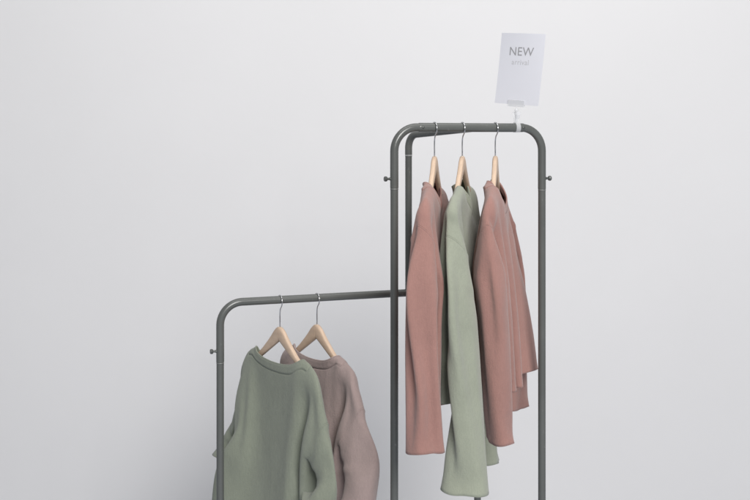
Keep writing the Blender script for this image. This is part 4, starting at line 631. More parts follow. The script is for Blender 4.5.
-45,-46,-45,-45,1131,-73,-40,-37,-47,-50,-49,-51,-51,-51,-50,-46,-45,-45,-45,-45,-45,-45,-45,-46,-45,-45,-45,-45,-45,1117,-43,-49,-47,-50,-50,-50,-50,-49,-50,-49,-45,-45,-45,-45,-45,
-45,-45,-45,-45,-45,-45,-45,-45,-45,1104,-40,-49,-49,-48,-48,-48,-48,-48,-48,-48,-46,-45,-45,-45,-46,-45,-45,-45,-45,-45,-45,-45,-45,-45,1092,-40,-50,-48,-46,-46,-46,-47,-46,-46,-47,
-45,-45,-46,-45,-45,-46,-45,-45,-45,-45,-45,-45,-45,-45,1081,-45,-54,-48,-44,-44,-44,-43,-44,-45,-44,-45,-44,-45,-45,-45,-45,-45,-45,-45,-44,-45,-45,-45,-45,1014,-28,-39,-39,-41,-41,
-39,-40,-41,-43,-43,-44,-44,-45,-44,-45,-44,-44,-45,-45,-45,-44,-45,-42,-24,956,-34,-37,-35,-35,-38,-37,-36,-36,-35,-39,-42,-45,-45,-46,-44,-45,-44,-44,-45,-45,-44,-44,-45,-43,934,-30,
-33,-35,-33,-32,-36,-36,-32,-31,-31,-36,-42,-45,-44,-45,-45,-44,-45,-44,-45,-44,-45,-44,-45,895,-28,-31,-33,-34,-32,-30,-33,-32,-30,-19,-28,-33,-41,-44,-45,-45,-45,-45,-44,-45,-45,-45,
-45,-45,918,-45,16,-38,4,-36,3,-39,6,-38,2,-32,-5,-29,-5,-30,-2,-28,-7,-33,-43,-45,-45,-44,-45,-44,-45,-45,-44,-45,-44,-44,-45,957,-34,-36,-36,-38,-38,-37,-37,-39,-42,-43,-44,-45,-45,
-44,-45,-45,-45,-45,-44,-45,-45,-45,-45,1001,-34,-39,-42,-42,-42,-42,-43,-43,-44,-45,-45,-45,-44,-45,-45,-45,-45,-45,-45,-45,-45,-45,-45,1041,-45,-44,-45,-46,-45,-46,-45,-46,-46,-45,
-45,-45,-45,-45,-46,-45,-45,-45,-45,-44,-45,-45,-45,1054,-46,-45,-47,-47,-47,-48,-47,-46,-47,-46,-45,-45,-45,-45,-45,-45,-46,-44,-45,-45,-45,-45,-45,1048,-37,-40,-47,-49,-48,-49,-48,
-48,-48,-46,-45,-45,-45,-45,-46,-45,-45,-45,-45,-45,-45,-44,-45,1062,-43,-41,-48,-49,-50,-50,-49,-50,-49,-45,-46,-45,-45,-45,-45,-45,-45,-45,-45,-45,-45,-45,-45,1082,-46,-48,-50,-51,
-51,-51,-50,-51,-50,-46,-45,-45,-46,-45,-45,-45,-45,-45,-45,-45,-45,-45,-45,1081,-44,-45,-50,-51,-52,-52,-51,-52,-51,-46,-45,-45,-45,-45,-45,-45,-45,-45,-45,-45,-46,-44,-45,1121,-31,
-62,-47,-49,-50,-50,-50,-50,-50,-50,-45,-45,-46,-45,-45,-45,-45,-45,-45,-45,-45,-45,-45,-45,1119,-47,-49,-47,-49,-49,-49,-49,-49,-49,-49,-46,-45,-45,-45,-45,-45,-45,-45,-45,-45,-45,
-45,-45,-45,1117,-48,-48,-48,-49,-49,-48,-49,-48,-49,-48,-46,-45,-45,-45,-46,-45,-45,-45,-45,-45,-45,-45,-45,-45,1119,-49,-48,-48,-49,-49,-49,-48,-49,-48,-48,-46,-45,-46,-45,-45,-45,
-45,-45,-45,-45,-45,-45,-45,-45,1121,-49,-48,-49,-49,-49,-49,-48,-49,-49,-48,-46,-45,-46,-45,-45,-45,-45,-45,-45,-45,-45,-45,-45,-45,1126,-49,-49,-49,-50,-49,-49,-50,-49,-49,-49,-46,
-45,-46,-45,-45,-45,-45,-45,-45,-45,-45,-44,-45,-45,1142,-57,-49,-51,-50,-50,-51,-50,-50,-50,-50,-46,-45,-45,-45,-45,-45,-45,-45,-45,-45,-45,-44,-45,-45,1111,-62,-52,-53,-52,-52,-51,
-52,-52,-51,-46,-45,-45,-45,-45,-45,-45,-45,-45,-45,-45,-45,-45,-44,1103,-62,-53,-51,-51,-52,-51,-51,-51,-50,-46,-46,-45,-45,-45,-45,-45,-45,-45,-45,-45,-45,-45,-45,1074,-50,-49,-50,
-49,-50,-50,-49,-50,-49,-45,-45,-45,-46,-45,-45,-45,-45,-45,-45,-45,-45,-45,-44,1046,-40,-45,-48,-48,-49,-48,-48,-48,-47,-45,-45,-45,-44,-45,-45,-45,-45,-45,-45,-45,-44,-45,-45,1050,
-54,-46,-47,-47,-47,-47,-47,-46,-46,-45,-45,-45,-45,-44,-45,-45,-45,-45,-44,-45,-45,-45,-44,1017,-40,-43,-45,-45,-45,-45,-45,-44,-45,-45,-44,-45,-45,-45,-44,-45,-44,-45,-44,-45,-45,
-44,-44,983,-35,-36,-40,-42,-43,-42,-43,-43,-42,-44,-45,-45,-44,-45,-45,-44,-45,-44,-45,-44,-45,-44,-45,944,-29,-34,-34,-37,-38,-38,-39,-39,-39,-43,-44,-44,-45,-45,-45,-45,-45,-44,-45,
-45,-44,-45,-44,909,-29,-33,-33,-34,-34,-35,-35,-35,-31,-40,-41,-41,-44,-45,-45,-45,-45,-44,-45,-45,-45,-45,-45,869,-28,-31,-33,-32,-33,-32,-32,-31,234,-14,-28,-31,-32,-32,-31,-28,-25,
-20,-17,201,-11,-27,-30,-31,-29,-27,-23,-19,-9,-7,151,-7,-21,-26,-24,-25,-20,-18,-16,-9,-2,106,-2,-14,-18,-16,-18,-17,-13,-14,-11,-2,70,1,-7,-11,-8,-13,-13,-13,-13,-10,-1,48,2,-3,-7,
-6,-9,-11,-11,-12,-10,-1,11,3,1,-3,0,-2,-5,-8,-10,-7,-3,-29,3,3,1,4,3,0,-3,-5,-6,-3,-63,4,4,3,6,7,3,0,-2,-4,-1,-86,3,5,3,7,8,3,2,-1,-2,0,-88,1,4,4,6,7,4,2,0,-2,0,-73,1,4,3,6,6,4,2,0,
-1,0,-88,2,3,3,5,6,3,2,0,0,0,-92,2,3,3,4,6,2,2,0,0,1,-91,2,3,2,4,5,2,2,1,0,1,-85,2,3,3,3,4,2,2,0,1,1,-69,3,2,4,2,4,1,2,1,0,2,-84,3,3,3,2,3,1,2,1,0,2,-88,3,3,3,1,2,1,2,1,1,2,-86,2,3,
2,0,2,0,2,2,1,2,-81,1,1,1,0,1,0,2,3,1,3,-73,-1,-3,-1,1,-2,-1,6,2,0,6,1241,-27,-31,-35,-36,-30,-26,-28,-22,182,-26,-29,-32,-33,-29,-21,-22,-14,149,-21,-25,-27,-26,-24,-17,-18,-11,111,
-13,-17,-18,-19,-20,-15,-17,-11,78,-6,-9,-11,-14,-14,-13,-16,-10,54,-4,-6,-6,-10,-7,-11,-15,-12,15,-1,-1,-1,-1,-1,-8,-11,-11,-28,1,2,4,6,4,-4,-7,-7,-64,2,4,8,10,6,-1,-3,-4,-87,2,4,10,
10,8,0,-2,-2,-91,2,4,11,9,6,1,-2,-2,-75,1,4,10,9,6,0,-1,-2,-91,2,6,9,8,5,0,-1,-2,-95,2,6,9,8,4,0,-2,-2,-93,2,6,9,8,3,-1,-1,-2,-87,2,7,9,8,1,0,-2,-2,-71,3,7,9,7,2,-1,-2,-2,-85,4,7,9,
6,0,-1,-1,-2,-90,4,9,8,4,0,0,-2,-2,-89,5,10,6,3,0,0,-2,-3,-84,5,8,5,2,0,0,-2,-3,-78,2,7,6,-2,2,2,-1,-7,1253,-20,-31,-35,-36,-34,-29,-27,-25,-21,-8,202,-16,-27,-33,-34,-33,-28,-21,-19,
-14,-1,158,-12,-20,-27,-29,-29,-22,-17,-15,-11,1,115,-8,-13,-18,-21,-21,-17,-14,-14,-12,1,78,-5,-7,-9,-13,-15,-13,-10,-11,-11,-2,53,-4,-3,-5,-10,-10,-9,-7,-10,-11,-4,12,-3,0,-1,-3,-3,
-3,-4,-7,-8,-3,-32,-3,2,2,2,2,2,0,-2,-5,-2,-68,-2,3,4,4,6,5,3,0,-2,-1,-91,-1,3,4,5,6,7,4,1,0,0,-94,-1,2,3,5,6,6,4,2,0,1,-78,-1,2,2,4,7,5,4,2,1,0,-92,-2,2,2,4,6,5,3,3,1,0,-96,-2,1,2,
4,6,4,3,3,1,-1,-94,-1,0,2,4,5,4,3,3,1,-1,-86,-1,0,1,4,5,4,2,3,1,-1,-69,0,0,1,3,5,3,3,2,1,-1,-83,0,0,2,2,4,2,3,3,0,-1,-86,0,1,1,1,3,2,3,2,0,-1,-80,-1,1,0,-1,3,0,3,2,0,-2,-69,-2,-3,-1,
-1,0,1,2,3,-2,-2,-65,-1,-5,0,4,-5,1,1,9,-10,-4,1344,-29,-34,-35,-34,-30,-28,-24,-22,177,-26,-31,-34,-33,-28,-23,-18,-15,145,-20,-25,-28,-27,-23,-18,-15,-13,107,-13,-17,-18,-19,-19,-15,
-14,-13,72,-6,-10,-10,-13,-15,-12,-12,-12,48,-2,-6,-6,-11,-11,-10,-10,-11,8,1,-1,-2,-3,-5,-6,-8,-9,-34,3,3,2,2,0,-2,-4,-5,-68,4,5,4,5,3,2,-1,-3,-90,5,5,5,5,5,3,0,-2,-92,5,4,5,5,4,3,
1,-2,-75,4,5,4,4,4,3,0,-1,-89,4,3,4,4,4,2,1,-1,-94,4,3,4,4,3,2,0,-1,-91,3,3,4,3,3,2,0,-1,-84,3,3,4,3,2,2,0,-1,-66,3,3,4,2,2,1,0,-1,-80,4,2,3,2,1,2,-1,-2,-81,4,1,2,2,1,0,-1,-2,-76,5,
0,0,1,0,-1,-1,-3,-67,4,0,-2,0,-2,-2,-2,-3,-64,11,-5,2,-5,-3,-3,-4,-5,)),
's3': ({'ang': 76, 'pat': {'slope': 0.3, 'nf': 0.085, 'W': 0.275, 'L': 0.57, 'cuff': 0.138, 'ad': 0.2, 'flare': 0.03, 'flare_b': 0.01, 'thk': 0.012, 'slen': 0.6021, 'slen_r': 0.6142}}, (
-474,15,28,-14,21,-15,29,-15,20,-6,19,-18,36,-24,37,-17,22,-2,-10,18,-19,39,-30,43,-32,46,-36,48,-36,49,-38,49,-39,50,-39,48,-38,49,-39,49,-39,49,-38,49,-40,50,-38,51,-41,55,-277,0,
26,16,15,13,10,7,-1,0,-7,-2,2,4,6,8,8,10,9,11,9,11,11,10,9,-164,2,22,12,10,9,7,6,4,6,3,4,4,3,4,4,6,5,6,7,7,6,7,7,2,-109,1,9,11,9,9,8,7,7,6,7,5,5,4,4,4,5,5,6,6,6,7,6,5,8,-108,-1,6,5,
5,5,6,6,7,6,8,7,7,7,7,7,6,5,6,5,5,6,6,5,4,-94,0,2,2,4,6,6,6,6,6,7,6,6,7,7,5,5,6,5,4,5,6,6,5,4,-79,-6,2,1,2,1,2,3,3,4,6,9,7,7,6,6,6,5,6,5,6,6,6,5,14,-70,-7,2,1,1,1,1,1,0,0,2,1,0,1,1,
2,2,2,3,3,3,4,4,4,1,-9,17,-1,0,0,-1,0,0,0,0,1,0,0,1,-1,0,0,-1,1,-1,0,0,-1,0,-5,44,5,0,-1,0,-1,0,-1,0,0,0,0,-1,1,-1,1,0,-1,0,0,0,-1,-1,0,-1,46,1,1,0,0,0,-1,-1,0,0,-1,0,-1,-1,0,-1,0,0,
-1,0,0,-1,0,-1,-1,50,2,0,1,0,-1,-1,0,0,-1,0,-1,-1,-1,0,-2,-1,0,-1,0,-1,-1,-1,0,-1,55,0,0,1,-1,0,0,-1,0,-1,0,-1,-2,0,0,-1,-1,-1,-1,-2,-1,-1,-1,-1,0,56,2,0,0,0,-1,0,0,-1,0,-1,-1,-1,-1,
-1,-1,0,-2,-1,-1,-2,-1,-1,-1,-2,61,0,0,0,0,0,-1,0,-1,-1,-1,0,-1,-1,-1,-1,0,-2,-1,-2,-1,-1,-2,-2,-1,59,4,-1,0,0,0,-1,0,0,-2,-1,0,-1,-1,0,-2,-1,-1,-1,-1,-2,-2,-1,-2,-1,56,5,2,0,0,0,-1,
-1,-1,0,-1,-1,-2,-1,0,-2,-1,-1,-2,-1,-1,-1,-1,-2,-1,66,1,2,-1,-2,-2,-1,-2,-2,-1,-1,0,-2,-1,-1,-1,-1,-1,-1,-2,-2,-2,-3,-4,-1,74,3,-2,-2,-2,-1,-2,-1,-1,-1,-1,-1,-2,-1,-2,-2,-3,-2,-3,-4,
-5,-5,-6,-5,-6,99,0,-1,-1,-1,-1,-2,-1,-2,-2,-1,-3,-4,-4,-3,-4,-5,-4,-4,-4,-5,-6,-5,-6,-6,118,0,-1,-2,-1,-2,-3,-3,-3,-4,-4,-4,-5,-4,-4,-4,-3,-3,-3,-3,-6,-6,-5,-5,-5,125,0,-3,-3,-3,-4,
-3,-5,-3,-4,-3,-4,-4,-5,-3,-4,-3,-3,-3,-4,-7,-4,-4,-3,-4,128,5,-12,-5,-3,-1,-3,-4,-3,-4,-2,-4,-4,-5,-5,-5,-5,-4,-5,-1,-3,-4,-3,-3,-3,115,2,-13,1,0,-2,-1,0,-3,-2,-2,-2,-5,-5,-7,-7,-7,
-8,-7,0,-4,-3,-5,-5,-4,103,-3,-2,-3,5,7,-1,-3,-5,6,-1,-2,-6,-8,-9,-10,-10,-11,-12,-13,-18,-6,-6,0,8,117,-1,1,-4,-6,5,14,8,-7,-6,-28,-18,-11,-12,-10,-11,-10,-11,-11,-10,-11,-6,-8,-4,
-3,-763,-13,32,-9,27,-8,29,-10,26,-6,24,-5,22,-4,27,-9,30,-31,37,14,11,11,12,10,11,9,12,11,11,10,10,10,15,-317,28,22,14,18,23,24,26,25,12,11,9,9,9,9,9,8,7,8,7,6,6,6,9,-290,29,21,18,
20,19,19,19,17,12,6,1,3,5,7,7,7,5,7,6,5,6,5,5,-200,8,8,8,10,12,13,16,18,18,6,2,1,1,0,2,4,4,5,5,5,6,6,8,-127,7,7,5,5,7,7,7,6,5,1,1,1,1,1,2,2,2,3,3,3,3,4,3,-45,5,4,3,2,5,8,7,6,5,1,0,-1,
-1,-2,-1,-3,-2,-2,-2,-2,-1,0,-6,20,3,3,3,1,1,2,3,3,6,1,0,0,1,0,0,0,-1,-1,-2,-2,-2,-3,-3,23,8,2,2,1,0,0,0,-2,-1,-2,0,-1,0,0,0,0,0,1,0,0,1,2,1,29,1,8,0,-1,-1,0,-1,0,-1,0,0,0,0,-1,-1,-1,
-1,0,-1,-1,0,1,1,1,45,-1,4,0,-1,-1,0,0,-1,-1,0,-1,0,-1,-1,0,-1,0,0,-1,-1,0,-1,0,0,51,0,2,0,-1,-1,0,-1,-1,-1,0,-1,0,0,-1,0,0,-1,0,-1,-1,0,-1,-1,0,54,-1,1,0,-1,-1,-1,0,-1,-1,0,0,-1,-1,
-1,0,0,0,-1,-1,-1,0,-1,-1,-2,57,1,-1,0,-1,-1,0,-1,0,-1,-1,-1,-1,0,-1,0,-1,-1,-1,0,-1,-1,0,-1,-1,59,0,-1,-1,0,-1,0,-2,0,-1,0,-1,-1,-1,0,-1,-1,-1,-1,0,-1,-1,-1,-1,0,60,-1,-1,-1,0,-1,0,
-1,-2,0,-1,0,-1,-1,-1,0,-1,-1,-1,0,-1,-1,-1,0,-2,63,-1,-3,-1,0,-1,-1,-1,0,-1,0,-1,0,-2,-1,0,-1,-1,-1,0,-1,0,-1,-1,0,66,-6,-2,-1,0,-1,-2,0,-1,-1,0,-1,0,-2,0,-1,-1,-1,-1,0,-1,-1,-1,-1,
1,64,-5,-1,-1,-1,-2,0,-1,-1,-1,-1,-1,-1,-1,-1,-1,-1,-1,-2,-1,-1,-2,-2,0,71,-5,-2,-2,-2,-2,-2,-1,-1,-1,-1,0,-2,0,-1,-2,-1,-1,-2,-1,-1,-2,-2,-1,75,-3,-4,-3,-2,-2,-1,-2,0,-1,0,0,-1,-1,
-2,-1,-1,-2,-1,-2,-2,-2,-2,2,74,-4,-2,-4,-3,-3,-3,-2,-1,-1,1,-1,0,-1,-2,-3,-3,-3,-4,-5,-6,-6,-6,-4,109,-7,-3,-4,-6,-8,-9,-5,-3,-4,-2,-3,-4,-4,-5,-5,-6,-6,-7,-7,-8,-8,-7,-5,166,-19,-7,
-4,-6,-7,-9,-9,-8,-11,-10,-9,-8,-8,-8,-8,-8,-8,-9,-9,-9,-9,-9,-15,230,-27,-4,6,-1,-5,-8,-8,-10,-12,-17,-11,-11,-10,-9,-8,-7,-9,-8,-9,-8,-9,-9,-9,208,-24,-21,4,15,11,2,-2,-7,-12,-19,
-11,-12,-11,-8,-9,-8,-8,-8,-8,-8,-7,-8,-7,178,-27,-26,-15,7,16,20,15,5,-932,17,14,8,11,10,5,15,29,27,18,-167,21,20,14,4,9,6,12,32,32,24,-182,20,22,23,8,2,-1,12,33,34,32,-189,17,22,29,
18,-1,-9,9,31,33,36,-186,12,22,32,27,3,-14,5,28,32,32,-178,7,23,30,30,11,-10,-2,26,35,34,-183,2,24,30,33,15,-3,-10,24,35,35,-182,-1,24,32,33,17,3,-12,17,32,31,-171,-1,23,33,33,16,8,
-12,12,29,28,-163,-1,24,32,32,16,11,-11,9,27,28,-162,0,23,32,31,16,14,-9,7,26,26,-161,0,22,31,31,16,15,-8,7,25,26,-161,3,22,28,30,17,15,-7,7,25,25,-162,7,22,26,28,17,15,-6,9,24,26,-163,
10,20,24,28,16,15,-5,10,25,25,-162,11,17,24,27,16,14,-4,12,25,25,-163,10,18,23,27,16,13,-4,13,25,25,-163,10,19,23,27,16,11,-3,15,25,25,-164,12,19,23,26,16,9,-2,17,25,24,-165,13,21,21,
25,16,7,0,18,25,24,-165,8,20,24,23,15,8,4,21,24,23,-174,11,16,24,21,23,-2,15,22,24,23,-200,19,19,18,24,28,28,15,-4,-160,15,21,23,28,35,37,22,-5,-181,9,20,29,31,39,39,26,-1,-192,7,13,
31,35,43,38,26,4,-195,9,4,30,39,44,39,23,1,-187,8,0,30,40,42,37,24,7,-187,8,-3,28,41,40,37,30,8,-186,5,-3,28,39,40,38,29,1,-174,4,-2,28,38,39,38,26,-4,-164,2,1,30,37,38,36,26,-2,-165,
0,6,30,37,36,35,25,1,-170,2,9,30,35,35,35,25,2,-174,8,12,29,33,34,34,25,3,-177,10,16,29,32,33,32,25,5,-178,9,20,29,31,32,32,24,5,-178,9,22,30,30,31,31,24,6,-181,11,23,30,29,30,31,24,
6,-180,14,23,29,28,30,31,24,6,-180,16,23,29,26,30,31,25,6,-180,17,23,29,24,29,31,25,6,-177,18,23,25,25,28,30,25,7,-177,19,26,19,27,26,29,30,8,736,3,5,2,-4,-7,4,19,1,-8,-23,26,-1,6,8,
-3,-14,-5,20,-3,-2,-26,35,-5,9,8,0,-19,-10,18,-9,-5,-32,54,-5,10,8,2,-21,-16,16,-15,-15,-31,73,-6,11,9,2,-22,-19,12,-17,-23,-22,79,-8,11,11,2,-20,-22,9,-13,-26,-25,84,-9,10,10,4,-15,
-25,3,-9,-28,-30,88,-8,8,8,7,-10,-26,-8,-7,-27,-30,91,-8,7,6,11,-7,-29,-20,-7,-21,-29,92,-4,5,5,13,-7,-30,-28,-12,-14,-27,95,-2,3,6,15,-8,-31,-32,-20,-13,-22,99,1,2,7,15,-7,-31,-34,
-25,-16,-19,100,3,3,10,15,-9,-31,-34,-28,-20,-19,103,4,6,11,14,-9,-30,-34,-30,-23,-20,104,5,9,12,14,-10,-31,-33,-29,-25,-23,104,8,10,14,13,-12,-30,-32,-29,-25,-23,101,12,9,14,12,-12,
-30,-31,-29,-25,-23,99,14,7,11,13,-11,-29,-31,-27,-24,-24,95,16,6,8,14,-10,-29,-30,-24,-23,-24,91,14,7,6,14,-10,-27,-30,-22,-20,-23,88,9,9,7,11,-12,-25,-26,-21,-19,-21,94,-5,4,17,11,
-25,-22,-17,-22,-19,-16,78,-23,-22,-21,-13,8,24,21,23,18,-25,-23,-25,-21,0,25,20,29,35,-26,-28,-31,-24,-3,23,15,26,60,-23,-31,-38,-33,-5,22,15,22,80,-23,-32,-41,-39,-11,18,19,26,90,
-23,-34,-42,-40,-17,11,22,27,101,-24,-36,-41,-39,-22,7,23,26,108,-26,-35,-40,-39,-25,4,21,29,108,-27,-33,-38,-39,-26,0,19,30,108,-28,-31,-37,-37,-27,-4,18,30,111,-29,-30,-36,-37,-26,
-6,17,29,114,-28,-31,-35,-35,-26,-9,17,28,113,-28,-31,-33,-33,-26,-9,14,26,113,-27,-31,-32,-31,-24,-10,11,23,114,-26,-30,-31,-30,-22,-10,10,20,112,-25,-28,-30,-29,-21,-8,10,19,107,-24,
-26,-30,-27,-22,-7,10,17,101,-22,-23,-28,-26,-23,-8,9,17,95,-18,-20,-26,-25,-23,-11,8,18,97,-16,-22,-26,-24,-23,-12,7,19,99,-18,-24,-27,-25,-20,-9,7,18,96,-19,-26,-25,-28,-26,8,6,12,
8,5,-10,-19,-3,11,-6,5,15,-6,16,0,1,11,-15,29,-37,37,-47,31,-47,9,-21,-5,-4,-1,-7,2,-10,7,-14,13,-13,15,-15,18,-17,20,-19,22,-20,23,-21,23,-19,21,-21,17,-16,10,57,-40,-5,18,8,-4,-8,
-8,-7,-9,-14,-10,-6,-6,-3,-4,1,0,1,0,0,2,1,-1,2,79,-25,-8,-1,-5,-7,-8,-9,-8,-8,-9,-4,-2,-6,-5,-4,-3,-2,-2,-1,-1,0,0,0,-3,121,-31,-10,-9,-7,-7,-6,-6,-6,-5,-5,-5,-3,-3,-2,-3,-2,-2,-3,
-3,-3,-3,-3,-2,-8,137,-30,-2,-1,-3,-4,-3,-5,-4,-5,-4,-5,-4,-5,-4,-3,-3,-3,-3,-2,-3,-3,-2,-3,-1,105,-34,-9,-4,-4,1,0,-1,0,-1,0,-1,-1,-2,-2,-3,-2,-2,-2,-2,-2,-2,-3,-2,5,73,-45,-13,-7,
-7,-5,-3,-3,-2,-1,0,1,0,-1,-1,-1,-1,-1,-2,-1,-2,0,-2,-1,-3,101,-24,-32,-9,-7,-8,-8,-8,-7,-6,-6,-4,-3,-1,0,-1,0,0,0,0,1,0,0,0,2,86,-32,4,-2,-5,-5,-6,-6,-6,-7,-6,-7,-7,-6,-6,-5,-4,-4,
-3,-3,-2,-2,-1,-2,-5,121,-17,-3,-2,-3,-3,-4,-4,-4,-4,-5,-5,-7,-6,-7,-6,-6,-6,-5,-4,-4,-4,-3,-3,-4,116,-6,-7,-5,-3,-3,-3,-3,-3,-3,-3,-4,-4,-4,-5,-5,-5,-5,-5,-5,-4,-4,-3,-3,-3,96,-4,-5,
-5,-4,-3,-3,-3,-2,-3,-2,-3,-3,-3,-3,-3,-4,-3,-4,-3,-4,-3,-3,-3,-3,77,-4,-4,-3,-3,-3,-3,-2,-3,-2,-3,-2,-3,-2,-3,-2,-2,-2,-2,-3,-2,-2,-2,-2,-2,58,-4,-3,-3,-2,-1,-2,-2,-2,-2,-2,-2,-3,-2,
-2,-2,-2,-1,-2,-1,-2,0,-1,-1,-1,42,-5,-2,-2,-1,0,-1,-1,-1,-2,-1,-3,-2,-2,-2,-2,-2,-1,-2,-1,0,0,1,0,-1,28,1,-7,-1,0,1,0,0,0,-1,-2,-2,-2,-1,-2,-2,-1,0,-1,0,0,1,-1,-2,-1,31,-12,-6,4,1,
2,1,0,0,-1,-1,0,-1,-1,-1,0,-1,0,-1,-2,-2,-3,-4,-5,-4,88,-3,-44,-6,0,0,1,1,0,0,0,0,-1,-2,-2,-2,-3,-4,-5,-5,-6,-8,-7,-9,-7,114,-35,-7,-2,0,-1,0,0,0,-2,-2,-3,-3,-5,-6,-6,-7,-8,-8,-8,-9,
-10,-10,-10,-12,153,-32,-3,-3,-2,-2,-2,-3,-3,-4,-6,-7,-7,-9,-8,-9,-9,-8,-9,-9,-10,-10,-10,-11,-10,186,-29,-7,-5,-5,-5,-5,-6,-7,-8,-8,-10,-9,-9,-8,-9,-8,-7,-8,-8,-10,-12,-10,-9,-9,211,
-28,-14,-9,-10,-10,-8,-8,-7,-8,-8,-8,-10,-9,-9,-8,-7,-9,-8,-8,-11,-9,-8,-7,-8,229,-28,-12,-3,-10,-14,-14,-10,-5,-6,-11,-10,-12,-13,-11,-11,-9,-10,-8,-7,-6,-5,-5,-4,-9,227,-38,-8,3,4,
-6,-15,-17,-12,-7,-7,-13,-11,-9,-8,-6,-6,-5,-5,-11,-8,-2,-3,-1,-1,194,-39,-25,-6,10,13,2,-9,-10,-16,-14,-18,-6,-5,-2,-1,-3,-2,-2,-6,-9,-3,-2,2,3,149,-37,-30,-22,1,13,13,13,5,-5,-8,-25,
-12,-8,-3,-2,-2,0,0,-1,-1,-2,-1,-1,9,149,-2,14,1,0,11,-7,10,-16,25,-38,34,-48,34,-42,28,-38,11,-35,-12,2,1,0,2,2,3,1,2,2,1,1,1,1,56,-5,1,-7,-10,-9,-6,-3,-1,-5,-2,1,3,2,3,3,3,3,2,2,3,
1,1,6,-2,2,-3,-1,3,4,3,2,1,0,-3,-3,-2,-2,-1,2,2,2,1,1,1,1,1,-2,-10,17,8,6,4,3,2,4,4,3,-2,-4,-3,-3,-4,-4,-2,0,-1,0,0,2,2,2,-30,7,15,12,10,10,9,8,5,1,-5,-4,-2,-1,-2,-3,-2,-2,-2,-2,-3,
-1,-1,-2,-40,2,0,6,7,9,13,9,10,8,4,4,4,3,2,2,1,0,0,-1,-3,-2,-2,0,-73,-3,3,2,-1,-2,4,7,8,9,5,6,5,5,5,6,5,6,5,4,4,4,3,7,-90,-9,-3,-2,-2,-1,0,1,2,3,4,3,5,5,4,6,5,6,6,6,6,7,7,8,-74,16,-10,
-1,2,1,1,0,0,0,0,-2,-1,-1,1,1,2,2,3,3,4,5,6,7,7,-56,9,6,-1,1,2,2,2,1,2,1,1,1,0,0,0,0,0,0,-1,0,0,2,3,6,-36,7,1,2,1,0,1,1,2,1,1,1,2,1,1,0,1,0,1,0,-1,-1,-2,-1,2,-21,5,0,1,2,1,0,0,1,0,1,
0,1,0,1,0,1,0,0,1,0,-1,-3,-2,-1,-8,4,0,0,1,1,0,1,0,0,0,-1,0,0,0,-1,0,0,-1,0,0,-1,-2,-2,-2,3,2,1,0,0,1,0,0,0,-1,0,0,-1,-1,0,-1,-1,-1,-1,-1,-1,-2,-1,-1,-2,12,0,1,0,-1,0,0,-1,0,0,-1,0,
-1,-1,0,-1,-1,-1,-1,-1,-1,-1,-1,-1,-1,15,-2,0,0,0,-1,-1,0,0,-1,0,0,-1,0,-1,0,-1,0,-1,-1,0,-1,-1,-1,-1,18,-7,1,0,0,-1,0,-1,0,-1,0,0,0,0,-1,0,0,0,-1,0,-1,-1,-1,-2,2,21,-10,-3,-1,-1,-2,
-1,-2,-1,-1,-2,0,-2,-1,-1,-1,-1,-1,-2,-2,-2,-2,-3,-1,41,-10,-6,-5,-4,-3,-2,-2,-3,-2,-1,-2,-1,-1,-1,-1,-1,-2,-2,-2,-3,-2,-3,-6,59,-5,0,-1,-2,-2,-3,-3,-3,-5,-4,-4,-3,2,1,-1,-2,-3,-4,-4,
-4,-5,-5,-1,58,-1,2,1,0,0,-3,-3,-3,-4,-5,-5,-6,-5,-5,-6,-6,-7,-6,-8,-7,-7,-8,-7,99,4,-6,-6,-7,-7,-9,-5,-4,-4,-5,-6,-7,-6,-6,-6,-6,-7,-6,-7,-7,-7,-6,-11,139,-8,-20,-12,-9,-8,-9,-7,-6,
-6,-6,-5,-5,-5,-5,-5,-4,-4,-5,-4,-5,-3,-4,1,141,6,-21,-24,-16,-13,-10,-8,-7,-10,-12,-9,-7,-6,-5,-4,-4,-3,-4,-3,-4,-3,-3,-6,167,14,-8,-20,-15,-14,-15,-13,-11,-13,-11,-19,-13,-7,-5,-4,
-3,-3,-2,-1,-2,0,1,-4,167,6,2,-16,-21,-5,-2,-6,-11,33,-27,-3,8,10,14,22,24,8,-13,-23,-28,-28,-16,5,17,22,31,31,6,-16,-18,-39,-25,-26,-5,19,29,39,32,-1,-24,-16,-26,-23,-30,-12,20,32,
41,30,-10,-23,-13,-13,-24,-31,-16,20,37,38,26,-10,-10,-8,-23,-25,-27,-19,16,36,37,24,-4,-5,0,-38,-25,-24,-19,10,35,37,23,7,1,4,-55,-24,-22,-17,4,33,36,25,18,-1,-2,-56,-24,-20,-14,1,
31,33,26,23,-1,-3,-58,-25,-18,-13,2,29,32,28,24,-2,-3,-58,-26,-18,-12,3,29,30,29,25,-2,-3,-58,-26,-17,-13,4,28,29,29,25,-1,-2,-58,-26,-17,-14,5,28,27,30,24,0,-1,-58,-25,-17,-15,5,27,
27,29,23,1,0,-55,-25,-19,-16,6,27,27,27,22,1,2,-52,-24,-22,-16,6,27,26,27,21,1,3,-49,-25,-21,-16,4,26,27,27,20,1,4,-49,-24,-21,-16,3,25,29,27,18,0,6,-48,-23,-19,-18,0,25,30,27,17,0,
7,-47,-20,-18,-19,-4,24,30,28,15,3,8,-52,-21,-15,-15,-3,21,29,25,15,4,7,-53,-27,-23,-13,17,15,29,26,20,-11,14,51,16,13,14,10,5,-6,-20,-26,-13,21,12,16,15,3,-4,-22,-27,-25,27,20,12,18,
-1,-6,-25,-33,-23,31,28,13,18,-4,-10,-32,-37,-14,31,32,17,16,-4,-10,-33,-33,-20,29,33,19,15,1,-10,-27,-29,-37,29,32,20,14,5,-9,-16,-23,-57,28,31,19,15,8,-6,-12,-26,-60,29,29,15,15,12,
